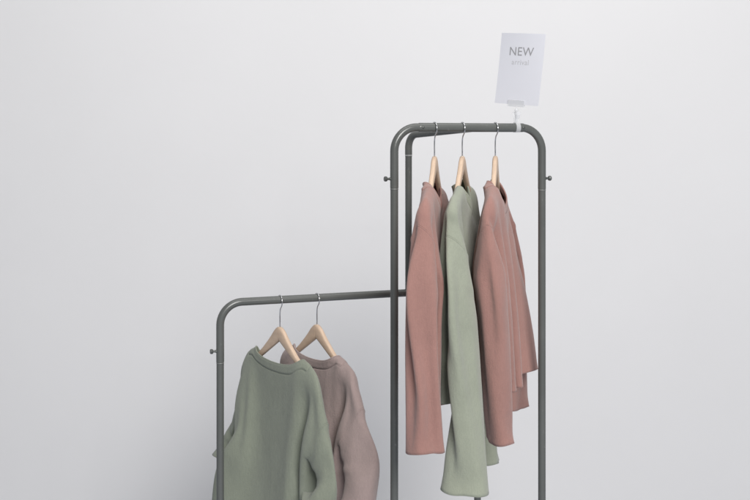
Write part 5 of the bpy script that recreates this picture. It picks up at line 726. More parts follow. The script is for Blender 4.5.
0,-13,-27,-61,29,28,12,13,13,4,-14,-28,-57,29,27,9,11,13,6,-15,-27,-52,28,26,7,10,13,6,-14,-27,-49,28,24,4,12,12,6,-14,-26,-47,28,22,3,12,13,5,-14,-25,-45,27,20,3,12,13,5,-14,-23,-44,
26,18,3,13,14,4,-14,-23,-41,24,17,2,14,15,4,-14,-23,-41,23,15,4,16,14,2,-13,-22,-41,21,15,5,18,14,0,-12,-22,-42,19,16,8,18,11,0,-11,-21,-44,19,15,12,15,7,2,-8,-22,-43,21,10,19,3,14,
-2,1,-27,-2,-32,-31,-26,-15,1,15,16,21,12,8,39,-29,-32,-30,-26,-9,15,16,26,19,15,46,-28,-33,-35,-33,-16,15,19,22,18,14,64,-27,-33,-38,-39,-20,15,21,17,16,15,75,-26,-32,-39,-41,-24,13,
21,16,22,26,64,-25,-32,-38,-40,-29,7,24,22,24,25,63,-24,-31,-38,-41,-33,-1,26,29,21,16,75,-23,-31,-37,-39,-36,-9,25,30,16,10,92,-25,-32,-35,-37,-35,-13,20,30,18,5,100,-28,-31,-35,-33,
-34,-14,13,29,25,8,96,-29,-32,-34,-31,-31,-14,7,25,28,16,90,-29,-31,-33,-29,-30,-13,4,20,27,21,87,-29,-31,-31,-28,-28,-11,2,16,22,23,88,-28,-30,-29,-28,-27,-8,1,13,18,20,90,-27,-28,
-28,-28,-25,-7,3,11,15,18,89,-26,-27,-27,-27,-25,-5,5,11,14,16,85,-24,-27,-26,-27,-25,-4,6,12,14,14,79,-21,-27,-28,-25,-23,-2,6,14,14,11,73,-20,-27,-28,-23,-22,0,6,16,16,8,67,-21,-26,
-27,-22,-20,3,4,18,17,8,58,-22,-24,-24,-22,-17,1,6,17,18,11,53,-26,-26,-20,-24,-10,-17,23,16,16,19,118,11,3,-9,-21,-20,-2,14,-1,24,6,9,-7,-21,-28,-5,21,6,27,-7,11,1,-20,-33,-11,21,2,
45,-14,10,2,-15,-36,-17,18,-2,61,-16,6,-2,-10,-35,-21,14,7,61,-15,1,-1,-7,-33,-28,4,11,71,-14,-4,2,-5,-31,-34,-11,7,92,-12,-10,1,-1,-26,-36,-24,-3,111,-9,-13,0,-1,-23,-35,-28,-9,115,
-4,-14,-1,-3,-22,-34,-27,-10,111,-1,-13,0,-5,-23,-32,-26,-10,106,0,-10,1,-6,-23,-31,-25,-9,97,2,-6,3,-9,-24,-30,-24,-13,93,2,0,6,-11,-24,-30,-27,-18,93,4,6,8,-13,-25,-30,-28,-20,92,
7,9,8,-14,-25,-30,-27,-21,87,11,10,7,-14,-24,-29,-27,-23,79,14,17,6,-16,-25,-29,-28,-22,73,19,18,5,-18,-22,-28,-28,-21,69,18,14,6,-15,-21,-25,-26,-20,63,15,12,8,-9,-21,-24,-24,-19,58,
18,0,7,3,-12,-28,-26,-22,-200,40,-32,-30,-2,-35,3,-38,9,-40,6,-36,0,-32,-5,-23,-15,-16,-18,-9,-25,14,-56,17,-61,17,-60,15,-58,14,-57,13,-57,13,-57,12,-57,13,-57,12,-57,13,-57,13,-58,
13,-57,14,-58,15,976,-32,-31,-33,-36,-40,-41,-41,-41,-40,-39,-43,-46,-45,-45,-46,-45,-45,-45,-44,-45,-45,-44,-44,-45,1071,-51,-46,-42,-42,-44,-42,-43,-43,-43,-42,-45,-46,-45,-46,-45,
-46,-45,-46,-45,-46,-45,-45,-45,-46,1086,-44,-44,-44,-45,-45,-44,-45,-45,-45,-45,-45,-46,-45,-46,-46,-45,-45,-46,-45,-45,-45,-46,-45,-44,1093,-43,-46,-46,-46,-47,-47,-46,-46,-46,-46,
-45,-45,-45,-45,-46,-45,-45,-45,-46,-45,-45,-46,-45,-45,1105,-41,-47,-48,-47,-48,-48,-47,-48,-47,-47,-46,-45,-46,-45,-46,-45,-45,-46,-45,-46,-45,-45,-45,-46,1116,-34,-52,-49,-49,-50,
-49,-49,-49,-49,-48,-45,-45,-46,-45,-46,-45,-45,-46,-45,-45,-46,-45,-45,-44,1124,-57,-44,-47,-49,-49,-48,-49,-49,-49,-48,-46,-46,-46,-45,-46,-46,-46,-45,-46,-45,-46,-46,-45,-46,1027,
-19,-38,-42,-42,-41,-42,-41,-42,-41,-41,-45,-46,-45,-45,-46,-46,-45,-46,-46,-45,-46,-46,-45,-46,1003,-33,-35,-38,-38,-37,-38,-37,-37,-37,-38,-45,-45,-45,-46,-45,-46,-45,-46,-45,-46,
-45,-46,-46,-45,984,-35,-33,-35,-35,-35,-36,-35,-35,-35,-36,-44,-46,-45,-46,-45,-46,-45,-46,-45,-46,-45,-46,-46,-45,974,-33,-33,-34,-34,-34,-34,-34,-34,-33,-36,-44,-46,-45,-46,-46,-45,
-46,-46,-45,-46,-45,-46,-46,-45,973,-33,-33,-33,-34,-34,-34,-34,-33,-33,-35,-45,-46,-45,-46,-46,-46,-45,-46,-46,-45,-46,-46,-45,-46,979,-34,-33,-34,-34,-35,-34,-34,-34,-34,-35,-45,-45,
-46,-46,-46,-46,-45,-46,-46,-46,-45,-46,-46,-45,992,-35,-34,-36,-35,-36,-36,-35,-35,-35,-37,-44,-46,-46,-46,-46,-46,-45,-46,-46,-46,-46,-45,-46,-46,1018,-39,-36,-37,-39,-38,-38,-38,
-37,-38,-38,-45,-46,-46,-46,-46,-46,-46,-45,-46,-46,-46,-45,-46,-46,1056,-40,-39,-41,-43,-42,-43,-42,-42,-41,-43,-45,-46,-46,-46,-46,-46,-46,-46,-45,-46,-46,-45,-46,-45,1140,-62,-46,
-47,-49,-50,-49,-49,-50,-49,-49,-46,-46,-46,-46,-46,-46,-46,-45,-46,-45,-45,-45,-45,-45,1125,-45,-49,-49,-50,-49,-49,-50,-49,-49,-49,-46,-46,-46,-45,-46,-45,-45,-45,-45,-45,-44,-44,
-44,-44,1106,-44,-49,-48,-48,-48,-49,-47,-48,-48,-47,-46,-45,-45,-45,-45,-44,-45,-45,-44,-45,-44,-44,-44,-44,1088,-44,-47,-47,-46,-47,-47,-46,-46,-46,-45,-45,-45,-45,-45,-44,-46,-45,
-45,-45,-43,-44,-45,-44,-45,1074,-45,-44,-45,-45,-45,-45,-45,-44,-45,-44,-45,-45,-44,-45,-45,-45,-45,-45,-45,-43,-45,-45,-45,-44,1061,-47,-47,-46,-43,-42,-42,-43,-43,-44,-42,-44,-44,
-43,-44,-45,-44,-45,-45,-45,-45,-45,-45,-46,-45,1004,-18,-44,-41,-41,-40,-39,-38,-41,-41,-42,-42,-45,-44,-45,-45,-44,-45,-44,-44,-44,-45,-45,-45,-46,965,-23,-29,-37,-37,-37,-37,-37,
-38,-35,-38,-41,-45,-45,-45,-45,-45,-44,-45,-42,-39,-44,-45,-45,-45,920,-22,-26,-31,-35,-36,-31,-31,-35,-36,-29,-35,-41,-43,-44,-43,-44,-44,-45,-44,-43,-45,-45,-45,-46,930,-42,11,-40,
8,-38,7,-37,4,-32,-3,-27,-7,-24,-8,-21,-7,-12,-16,-40,-45,-45,-44,-45,-45,-44,-44,-45,-44,-44,-45,-44,-44,947,-37,-35,-36,-37,-34,-34,-33,-34,-38,-44,-45,-45,-45,-45,-45,-45,-45,-45,
-45,-45,-46,-45,-44,989,-44,-40,-39,-39,-39,-39,-39,-40,-42,-46,-45,-45,-46,-45,-45,-45,-45,-45,-46,-45,-45,-45,-46,1012,-40,-43,-44,-44,-44,-43,-43,-41,-40,-45,-46,-45,-46,-45,-45,
-46,-45,-45,-46,-45,-45,-45,-45,1032,-45,-41,-45,-45,-45,-45,-45,-45,-45,-46,-45,-46,-45,-45,-46,-45,-46,-45,-46,-45,-45,-46,-45,1052,-47,-46,-47,-47,-46,-45,-46,-47,-46,-46,-45,-46,
-45,-46,-46,-45,-46,-45,-46,-45,-46,-45,-46,1070,-49,-48,-49,-49,-49,-48,-49,-48,-47,-46,-45,-46,-45,-46,-45,-46,-45,-45,-46,-45,-46,-45,-45,1094,-59,-52,-50,-50,-51,-50,-50,-50,-49,
-47,-45,-46,-46,-45,-46,-45,-46,-45,-45,-46,-45,-45,-45,1127,-42,-57,-51,-49,-49,-49,-49,-49,-48,-49,-46,-46,-45,-46,-46,-46,-46,-45,-46,-45,-46,-45,-45,-45,1111,-47,-45,-47,-48,-48,
-48,-47,-48,-48,-47,-46,-46,-46,-46,-46,-46,-45,-46,-46,-45,-46,-46,-45,-45,1108,-46,-46,-47,-47,-48,-47,-47,-47,-47,-47,-46,-46,-46,-46,-45,-46,-46,-46,-45,-46,-46,-45,-46,-46,1108,
-46,-47,-47,-47,-47,-47,-46,-47,-47,-47,-46,-46,-45,-46,-46,-46,-46,-45,-46,-46,-45,-46,-46,-45,1107,-46,-47,-47,-47,-47,-47,-46,-47,-47,-47,-45,-46,-46,-46,-46,-45,-46,-46,-46,-45,
-46,-45,-46,-46,1109,-47,-47,-47,-47,-47,-47,-47,-47,-46,-47,-46,-46,-46,-45,-46,-46,-46,-45,-46,-46,-45,-46,-46,-45,1111,-47,-47,-47,-48,-47,-47,-48,-47,-47,-47,-46,-46,-45,-46,-46,
-46,-45,-46,-46,-45,-46,-46,-45,-46,1115,-47,-47,-47,-48,-48,-48,-48,-47,-48,-47,-46,-46,-46,-46,-45,-46,-46,-46,-45,-46,-46,-45,-46,-46,1132,-54,-48,-49,-49,-49,-49,-48,-49,-49,-48,
-46,-46,-46,-45,-46,-46,-45,-46,-46,-46,-45,-46,-46,-45,1100,-58,-51,-51,-50,-50,-50,-51,-50,-49,-46,-46,-46,-46,-46,-45,-46,-46,-45,-46,-46,-45,-46,-45,1086,-53,-49,-49,-50,-49,-49,
-50,-49,-49,-46,-46,-45,-46,-46,-46,-45,-46,-45,-46,-46,-45,-46,-45,1069,-49,-47,-48,-48,-48,-48,-48,-47,-48,-46,-46,-45,-46,-46,-45,-46,-46,-45,-46,-45,-46,-45,-46,1055,-46,-46,-47,
-46,-47,-46,-46,-47,-46,-46,-46,-45,-45,-46,-45,-45,-46,-45,-45,-44,-45,-45,-45,1035,-45,-44,-45,-45,-44,-43,-44,-45,-44,-45,-45,-45,-45,-45,-45,-45,-45,-44,-45,-44,-45,-44,-44,1008,
-45,-38,-42,-42,-43,-42,-42,-43,-42,-43,-44,-44,-45,-45,-45,-44,-45,-44,-45,-44,-45,-44,-44,957,-33,-33,-35,-38,-40,-41,-41,-41,-40,-39,-42,-44,-45,-44,-45,-45,-45,-45,-45,-45,-44,-45,
-44,916,-29,-29,-31,-34,-36,-37,-38,-40,-38,-38,-38,-42,-44,-45,-44,-45,-46,-45,-45,-45,-45,-45,-45,882,-28,-29,-28,-29,-33,-33,-32,-36,230,-16,-33,-38,-37,-33,-29,-21,-20,-14,1,187,
-12,-25,-34,-37,-34,-26,-20,-17,-10,8,150,-8,-16,-24,-31,-31,-21,-22,-11,-8,5,111,-4,-7,-12,-20,-29,-22,-17,3,-1,3,59,-1,-2,-4,-12,-22,-23,-17,10,8,8,19,1,0,-2,-8,-16,-19,-17,4,8,9,
-9,2,3,2,-2,-8,-13,-14,1,6,6,-38,3,4,5,4,-2,-6,-8,1,5,4,-67,3,6,6,6,2,-1,-4,2,5,5,-88,3,6,7,6,3,1,-2,2,6,4,-90,3,5,7,5,3,2,-1,2,5,4,-76,2,6,5,5,3,2,-1,2,4,4,-86,2,4,5,5,2,2,0,1,4,4,
-89,2,5,4,4,2,1,1,1,4,3,-86,2,4,4,3,1,2,0,2,4,3,-80,3,3,3,3,1,1,1,1,4,3,-64,3,2,3,3,0,1,0,2,4,3,-75,2,3,2,2,0,1,0,2,4,3,-79,3,2,2,1,1,0,0,2,4,3,-77,3,2,1,1,0,-1,0,2,4,4,-75,4,2,0,-1,
-1,0,0,2,6,2,-73,5,5,-1,-5,-2,2,-3,2,10,0,1089,-31,-33,-32,-29,-23,-20,-19,-11,149,-28,-33,-30,-25,-18,-12,-7,-8,110,-22,-26,-27,-21,-14,-8,-2,-8,78,-14,-18,-21,-16,-10,-8,2,-2,43,-7,
-11,-16,-12,-7,-8,2,7,17,-4,-8,-12,-9,-4,-7,1,4,-9,-1,-3,-5,-3,-2,-3,1,1,-39,0,1,1,2,2,0,2,1,-66,2,2,5,5,4,4,4,2,-86,1,3,6,7,5,5,5,3,-90,2,2,6,7,5,5,5,3,-76,1,2,6,6,5,5,4,3,-86,0,3,
5,5,5,4,4,3,-89,1,2,5,5,4,4,4,3,-88,1,2,5,4,4,4,4,2,-80,0,2,5,4,4,3,4,2,-66,0,2,5,4,4,3,3,2,-78,1,2,4,4,3,3,3,2,-81,0,2,4,3,4,3,3,1,-80,1,1,3,4,4,3,2,1,-79,1,0,3,5,5,2,1,1,-78,1,0,1,
10,5,0,-1,2,1111,-15,-27,-31,-35,-36,-31,-20,-24,-31,-20,218,-14,-24,-27,-32,-33,-29,-14,-17,-30,-19,182,-10,-17,-22,-25,-28,-26,-10,-14,-29,-16,140,-5,-9,-15,-17,-20,-23,-11,-14,-21,
-9,96,-2,-4,-7,-11,-15,-20,-12,-12,-12,-11,69,-1,-1,-4,-7,-11,-16,-14,-13,-13,-12,41,0,2,1,-2,-3,-11,-14,-12,-11,-7,0,2,3,4,3,2,-5,-9,-9,-4,-3,-43,3,4,6,5,4,1,-3,-7,-1,0,-71,3,5,5,6,
4,4,1,-4,-3,1,-78,3,5,5,5,4,4,3,-2,-3,0,-66,3,4,5,4,4,4,3,0,-2,-1,-80,3,4,4,3,4,4,3,1,0,-2,-84,3,3,3,3,4,3,3,2,0,0,-84,2,3,2,3,4,3,3,2,0,0,-78,2,3,2,2,4,3,3,2,0,0,-62,1,2,2,2,4,3,3,
1,1,-1,-73,0,2,2,2,3,3,3,1,0,0,-76,0,2,2,0,3,4,3,0,0,0,-75,0,2,1,0,4,3,3,0,0,-1,-72,1,1,0,-1,5,5,1,-1,0,-3,-70,3,4,-5,-2,9,10,-6,-2,2,-8,1119,-31,-33,-31,-28,-26,-27,-24,-26,177,-29,
-30,-31,-25,-23,-22,-19,-24,151,-22,-24,-25,-22,-19,-20,-18,-21,121,-15,-16,-17,-16,-17,-20,-19,-16,90,-8,-8,-10,-12,-13,-18,-22,-16,72,-5,-6,-7,-8,-8,-15,-22,-19,41,-2,0,-2,-2,-4,-10,
-14,-17,-5,1,3,3,2,0,-3,-6,-9,-50,4,4,6,4,4,0,-2,-4,-75,4,5,6,6,4,3,-1,-3,-80,4,5,6,5,5,3,-1,-1,-68,3,6,5,5,4,3,0,-1,-81,3,6,5,4,3,3,1,-1,-85,4,5,4,4,3,3,1,0,-84,3,5,4,3,3,2,2,1,-78,
3,4,3,4,2,2,1,1,-62,3,4,3,3,2,2,1,1,-73,3,2,3,3,2,1,1,1,-75,2,2,2,3,2,1,0,0,-72,3,2,1,3,1,0,-1,0,-69,4,2,0,3,1,-1,-2,-1,-66,6,1,0,3,4,-5,-6,1,)),
's4': ({'ang': 84, 'pat': {'slope': 0.52, 'nf': 0.085, 'W': 0.3, 'L': 0.68, 'cuff': 0.158, 'ad': 0.165, 'nb': 0.035, 'neck': 0.13, 'flare': 0.02, 'thk': 0.02, 'rate': 1.1, 'slen': 0.2499, 'slen_r': 0.2386}}, (
-498,19,23,-20,36,-17,29,-14,23,-14,19,-17,22,-20,26,-19,30,-11,27,-3,21,2,11,10,-2,14,-12,21,-24,29,-36,34,-41,37,-39,37,-37,37,-37,37,-37,37,-37,37,-38,38,-39,39,-49,49,-142,17,18,
12,10,8,7,4,5,6,5,3,2,-1,-4,-5,-3,0,1,0,1,1,0,-2,-12,-56,21,16,11,10,9,8,3,-10,-6,-4,-7,2,1,2,2,3,2,3,3,3,2,1,2,-2,-38,8,10,12,7,1,0,1,-1,2,2,2,4,4,4,4,4,4,3,3,3,2,2,1,2,-47,3,7,7,7,
5,5,4,3,4,3,3,4,4,6,4,4,4,3,2,2,2,2,1,3,-47,7,1,5,5,6,4,4,4,4,4,5,4,5,6,4,2,3,1,2,0,1,0,1,1,-33,1,8,4,4,3,4,4,4,3,3,5,4,4,3,2,1,2,1,1,2,2,2,2,1,-27,16,1,2,3,3,2,3,3,3,2,3,3,3,3,2,2,
3,3,2,1,2,2,1,3,-15,4,3,2,3,2,3,2,2,2,3,3,2,3,2,2,2,2,1,1,1,2,2,1,-1,-3,4,2,2,2,3,2,2,2,2,2,3,3,3,2,3,1,1,1,3,1,1,2,2,1,-3,2,2,2,3,2,2,2,2,2,3,3,3,2,2,2,1,1,1,1,2,2,1,1,2,3,-1,1,2,3,
3,2,2,2,2,2,4,3,3,1,2,0,2,0,1,1,2,1,1,2,4,1,0,1,2,3,3,3,1,3,2,3,4,2,2,2,0,1,1,1,1,1,1,0,3,6,0,0,1,1,1,4,4,2,2,2,3,4,2,3,1,1,1,1,0,2,1,0,0,0,11,-1,0,1,1,0,2,3,4,2,3,3,3,2,1,1,2,1,1,2,
1,-1,-3,-3,-5,27,-1,-1,1,0,1,1,2,3,1,2,4,2,2,2,1,1,2,2,2,0,-4,-6,-6,-7,43,-6,1,2,0,-1,0,0,3,4,2,2,2,3,3,1,1,1,1,2,-1,-3,-5,-6,-6,50,-10,1,2,0,-2,-3,-4,-1,4,7,4,5,4,3,2,-1,0,-1,1,-1,
-2,-3,-5,-4,34,17,-2,-4,-3,-4,-3,-5,-5,-4,3,14,12,6,4,2,-2,-2,-1,-1,-2,-2,-2,-2,-3,36,11,-2,-4,-4,-4,-5,-6,-5,-3,2,6,18,12,8,3,-4,-3,-2,-1,-1,-2,0,-2,-2,36,4,-4,-5,-5,-4,-4,-4,-3,-2,
-3,3,12,15,19,2,-14,-7,-2,1,2,1,2,1,0,24,-3,-3,-6,-10,-1,1,1,0,-3,-6,-2,13,25,36,-3,-23,-8,1,1,0,0,3,0,4,7,-5,-6,-8,-11,-9,-9,-4,-2,3,8,17,18,40,24,-15,-21,-21,-3,-3,-5,-4,5,5,7,22,
-7,-7,-8,-8,-8,-8,-7,-1,7,14,18,16,17,7,-14,-21,-16,-7,-1,2,5,9,9,11,23,-11,-6,-6,-6,-6,-8,-6,-3,4,12,13,8,5,-1,-12,-16,-9,0,5,8,10,12,8,-4,38,-14,-9,-5,-4,-6,-6,-5,-4,-6,-9,7,1,-1,
3,2,0,5,8,8,9,10,11,11,16,-983,-23,36,-19,31,-18,28,-17,27,-17,28,-17,31,-17,31,-12,26,-8,25,21,20,17,9,3,-1,0,0,-1,-2,-2,-2,1,23,-180,10,11,9,11,14,16,14,13,17,22,21,18,8,2,0,-2,-4,
-6,-6,-7,-7,-6,-1,-128,9,9,8,15,20,19,13,14,15,18,15,10,4,-2,-4,-7,-8,-11,-11,-9,-11,-10,-14,-70,16,10,13,17,16,11,10,9,8,7,5,4,2,-3,-5,-5,-7,-8,-6,-7,-6,-6,-12,-24,9,8,7,8,9,7,7,6,
7,8,7,6,4,2,0,-1,-2,-2,-3,-5,-4,-4,-4,-26,7,6,6,8,7,6,6,6,6,8,6,5,3,3,0,-2,-1,-2,-2,-3,-4,-2,-1,-22,7,3,1,2,3,2,4,5,4,7,6,7,4,3,2,1,0,-2,-2,-1,-1,1,1,-4,-6,6,2,0,-1,0,0,1,1,1,3,3,4,
5,3,2,2,1,1,1,1,2,4,5,1,1,2,0,0,1,0,0,0,1,0,0,1,1,1,0,1,0,2,2,4,4,6,6,9,4,0,1,1,0,1,-1,1,0,0,0,1,0,1,0,1,0,1,1,1,1,2,6,7,10,12,0,0,1,0,0,0,0,0,1,0,0,1,0,0,2,0,1,1,1,0,1,3,4,6,25,0,0,
0,0,0,0,0,0,0,1,0,1,0,0,1,1,1,1,1,0,1,1,2,4,31,-1,1,0,0,0,0,1,0,0,0,0,1,0,1,0,1,1,1,0,2,0,1,1,2,36,-1,0,-1,0,0,1,-1,0,0,1,0,0,1,1,1,1,0,1,0,1,1,0,1,3,35,0,0,0,-1,1,0,-1,0,1,0,0,1,0,
1,1,1,1,0,0,0,1,0,2,2,38,-1,-1,0,-1,1,0,-1,1,0,0,0,1,0,1,0,2,0,0,-1,0,1,2,1,2,40,-1,-2,0,0,-1,0,0,1,-1,0,1,0,0,1,1,1,0,0,-2,0,1,2,3,3,39,-2,-1,-1,0,-2,-1,-1,-1,-1,0,-1,0,2,2,3,1,1,-2,
-1,2,2,2,3,1,39,-3,-4,-3,-4,-4,-4,-3,-3,-2,-3,-1,4,8,9,6,2,-3,3,4,2,2,2,2,37,-2,-5,-5,-6,-6,-6,-4,-3,-2,0,2,1,8,8,8,2,0,5,4,2,2,2,3,36,-4,-4,-5,-8,-9,-9,-10,-7,-6,7,14,3,8,8,4,1,5,5,
3,3,3,3,5,29,-9,-2,-2,-8,-8,-10,-13,-11,-8,12,14,10,7,6,2,4,6,4,5,4,5,4,4,16,-17,-5,4,-3,-5,-8,-11,-13,-14,1,22,18,10,3,6,7,7,5,5,5,5,4,5,-16,-12,-9,-7,-6,-4,-4,-5,-8,-6,4,8,9,17,16,
12,10,8,6,6,6,5,5,7,-40,-10,-12,-11,-12,-8,-6,-3,-1,4,8,2,1,12,17,13,12,10,8,7,8,8,11,30,-66,-12,-12,-12,-14,-11,-9,-3,2,-918,11,16,15,12,6,3,9,18,21,13,-134,9,16,17,15,9,4,9,17,20,
10,-136,8,17,20,17,12,7,8,15,17,8,-139,9,18,21,20,14,8,8,12,14,6,-139,10,18,22,21,17,9,7,10,10,6,-138,10,18,22,22,18,10,6,8,9,5,-135,10,18,22,22,18,10,7,7,9,5,-135,10,19,21,22,18,11,
7,7,9,7,-138,11,19,21,22,18,13,7,8,9,7,-141,12,19,21,22,20,14,8,8,9,7,-145,12,20,21,22,21,15,9,9,9,7,-149,12,20,22,22,22,16,10,9,10,5,-152,13,20,22,23,23,17,11,9,9,5,-156,14,21,23,24,
23,18,13,10,8,2,-158,14,22,24,24,24,20,15,11,7,0,-162,15,23,24,26,25,21,16,11,6,-3,-163,15,23,27,26,26,22,17,11,3,-4,-164,16,24,27,28,27,23,18,11,0,-7,-162,15,24,28,29,28,26,19,10,0,
-10,-162,15,23,28,30,29,27,21,11,0,-10,-166,14,23,28,31,31,28,21,10,5,-8,-178,12,26,29,32,37,30,22,1,19,-5,-133,12,12,12,12,14,16,19,16,-124,10,12,13,14,15,18,20,16,-129,10,14,13,15,
16,19,19,16,-131,11,14,14,15,17,18,19,14,-130,12,14,13,15,17,19,18,13,-129,12,15,12,15,18,19,18,12,-129,13,14,12,15,20,20,18,12,-131,12,15,12,16,20,23,19,10,-134,13,14,13,16,22,23,20,
11,-138,12,15,13,17,22,25,20,12,-142,13,15,13,18,23,25,21,13,-146,12,15,15,18,24,25,22,14,-150,12,16,15,19,24,26,22,14,-152,12,16,16,19,24,25,23,15,-153,11,17,16,20,24,25,22,17,-154,
11,17,18,21,23,25,23,18,-155,10,17,20,22,24,24,22,17,-154,10,17,20,24,25,23,20,16,-151,9,16,21,25,26,22,20,18,-151,8,14,22,26,27,24,21,20,-155,7,13,22,27,30,27,24,20,-169,14,5,24,29,
39,31,25,22,892,-6,-7,-5,-5,-3,-5,-4,-6,-10,-11,75,-4,-7,-7,-4,-2,-2,-4,-7,-12,-13,75,-5,-8,-8,-4,-1,-1,-3,-8,-13,-13,74,-4,-11,-9,-5,0,-1,-3,-10,-12,-12,76,-4,-11,-12,-6,-1,-1,-5,-10,
-11,-10,80,-3,-13,-13,-9,-4,-2,-5,-10,-10,-8,86,-3,-13,-16,-11,-6,-4,-7,-9,-10,-8,96,-3,-14,-17,-13,-8,-7,-9,-11,-10,-8,108,-2,-14,-19,-15,-11,-10,-12,-13,-11,-7,123,-3,-15,-19,-18,
-14,-13,-14,-15,-11,-8,137,-3,-15,-20,-19,-17,-15,-17,-16,-13,-7,149,-4,-16,-20,-20,-18,-17,-18,-19,-15,-7,159,-5,-15,-20,-21,-19,-19,-21,-21,-16,-8,170,-6,-15,-21,-21,-21,-21,-23,-23,
-18,-7,180,-6,-15,-22,-23,-22,-23,-25,-25,-19,-6,190,-5,-17,-22,-25,-24,-24,-27,-26,-20,-6,201,-6,-18,-23,-26,-25,-25,-28,-28,-21,-5,208,-7,-18,-24,-26,-26,-27,-28,-29,-20,-4,212,-8,
-19,-24,-26,-27,-28,-29,-28,-18,-3,211,-8,-18,-23,-27,-28,-30,-28,-25,-15,-4,209,-9,-16,-22,-27,-30,-31,-27,-21,-9,-8,209,-14,-12,-22,-26,-35,-36,-22,-25,15,-26,54,-8,-12,-12,-14,-13,
-10,-3,3,84,-8,-12,-13,-15,-14,-10,-4,5,83,-8,-12,-15,-15,-15,-9,-3,5,82,-8,-13,-15,-16,-14,-9,-2,4,81,-9,-13,-15,-16,-13,-8,-3,3,81,-10,-13,-15,-15,-12,-9,-5,2,84,-12,-13,-14,-14,-13,
-11,-6,-1,92,-14,-13,-14,-14,-15,-12,-10,-3,103,-14,-14,-14,-15,-16,-16,-13,-5,115,-14,-14,-14,-16,-19,-18,-16,-9,128,-14,-14,-14,-17,-20,-22,-19,-12,139,-14,-14,-13,-19,-22,-24,-22,
-14,148,-14,-13,-15,-19,-25,-26,-24,-16,157,-13,-14,-16,-21,-26,-28,-26,-18,167,-14,-14,-17,-22,-27,-30,-27,-21,177,-15,-15,-18,-22,-28,-30,-29,-23,184,-15,-17,-18,-23,-28,-30,-30,-25,
190,-16,-18,-21,-23,-27,-30,-30,-25,193,-16,-21,-22,-25,-27,-29,-28,-23,193,-16,-22,-25,-27,-28,-28,-25,-20,193,-15,-24,-27,-31,-30,-29,-22,-16,199,-14,-28,-29,-36,-33,-36,-18,-16,2,
6,-23,-7,3,-4,11,-5,16,-5,14,-2,5,3,-9,11,-20,17,-25,25,-26,43,-50,43,-50,42,-45,39,-34,37,-29,36,-29,35,-33,34,-34,33,-34,32,-33,31,-33,30,-31,27,-28,27,-23,37,-15,-29,0,5,9,5,-5,-11,
-10,-11,-8,-8,-7,-1,3,4,3,1,-1,-1,-1,-1,-1,-1,-2,73,-36,1,0,10,-2,-14,-15,-10,-10,-10,-10,-8,0,-2,-1,1,-1,0,-1,-1,-2,0,-1,-5,102,-24,-11,5,-3,-13,-15,-14,-12,-7,-6,-5,-1,-1,0,1,3,-2,
-1,0,-3,0,0,2,-1,107,-25,-15,-9,-10,-10,-8,-6,-5,-3,-2,-2,-1,-3,-4,-4,-1,-1,0,1,2,3,4,5,3,89,-26,-7,-7,-6,-5,-5,-4,-4,-4,-3,-4,-5,-5,-3,-3,0,1,3,4,5,6,5,5,5,59,-30,-3,-2,-1,-2,-2,-2,
-3,-2,-3,-4,-3,-4,-2,0,0,3,3,3,4,4,3,4,8,-2,-1,0,-1,0,0,0,-1,0,0,-1,-2,-1,-2,-1,-2,0,-2,-1,-1,0,0,0,1,1,15,0,-3,-2,-2,-1,-1,0,-1,-1,-1,-2,-2,-2,-3,-3,-3,-4,-3,-3,-2,-1,-1,-1,-3,44,0,
3,-2,-1,1,0,1,0,-1,0,-3,-2,-3,-4,-3,-4,-4,-5,-5,-4,-3,-3,-2,-3,47,-1,3,4,-2,-2,-1,-1,-1,0,1,2,-1,-1,-1,-2,-2,-3,-3,-5,-3,-4,-3,-3,-3,32,0,-3,5,5,1,-6,-4,-2,-1,0,3,-1,0,0,1,1,0,-1,-4,
-2,-2,-3,-2,-2,17,-1,-2,-3,3,6,2,-5,-1,0,-4,-4,0,1,2,3,3,2,1,-2,-3,-2,2,0,-6,8,-2,-2,-2,-2,-2,6,4,-5,-2,-3,-2,3,7,4,2,3,1,1,-2,-3,-2,2,4,4,-13,-3,-2,-2,-3,-3,-3,5,4,-3,3,8,5,6,7,5,1,
-1,-2,-2,-2,1,7,10,11,-47,-7,2,-2,-3,-2,-3,-1,4,12,11,7,9,7,6,4,1,-2,-3,-3,0,7,12,12,13,-81,9,-6,-1,1,0,2,0,-2,4,16,15,8,6,4,4,3,0,-2,-2,1,6,9,11,11,-93,-6,-1,4,8,7,7,7,4,-3,2,18,8,
2,6,6,4,3,1,1,0,4,5,6,9,-73,-7,-23,7,9,8,8,8,9,7,0,-3,10,1,4,9,8,6,4,4,2,2,2,0,-6,-69,-30,-5,7,7,7,6,6,6,11,15,10,-6,3,2,6,8,6,5,4,3,2,0,0,0,-74,-24,-5,10,10,9,7,5,1,-1,5,18,7,-11,2,
-3,0,-2,5,6,4,5,4,3,-2,-67,-31,19,-5,-1,9,11,12,12,9,3,-7,14,9,2,4,1,-14,3,7,7,6,8,8,5,-123,13,3,-6,-6,-3,7,13,13,9,5,19,15,-1,24,13,-5,3,5,8,9,6,9,8,8,-161,-4,5,0,-3,-2,2,6,9,10,10,
18,23,24,26,15,3,6,7,6,7,6,4,5,17,-203,-3,4,4,1,0,-1,0,4,10,17,26,30,36,27,17,7,7,5,3,1,0,-2,-8,-20,-167,-8,7,8,6,4,-2,-1,0,10,30,33,33,33,24,18,9,6,1,-3,-5,-4,-6,-10,-29,-75,-1,2,3,
-1,6,-2,6,0,4,4,-1,6,-7,10,-11,15,-17,13,-6,-10,-8,-1,2,1,-3,-4,-4,-6,-5,-7,-6,-2,29,-1,2,7,9,9,5,4,2,-3,-6,-11,-10,-6,-4,-5,-5,-6,-5,-6,-6,-6,-8,-15,62,-3,5,14,8,7,1,-1,-5,-7,-11,-13,
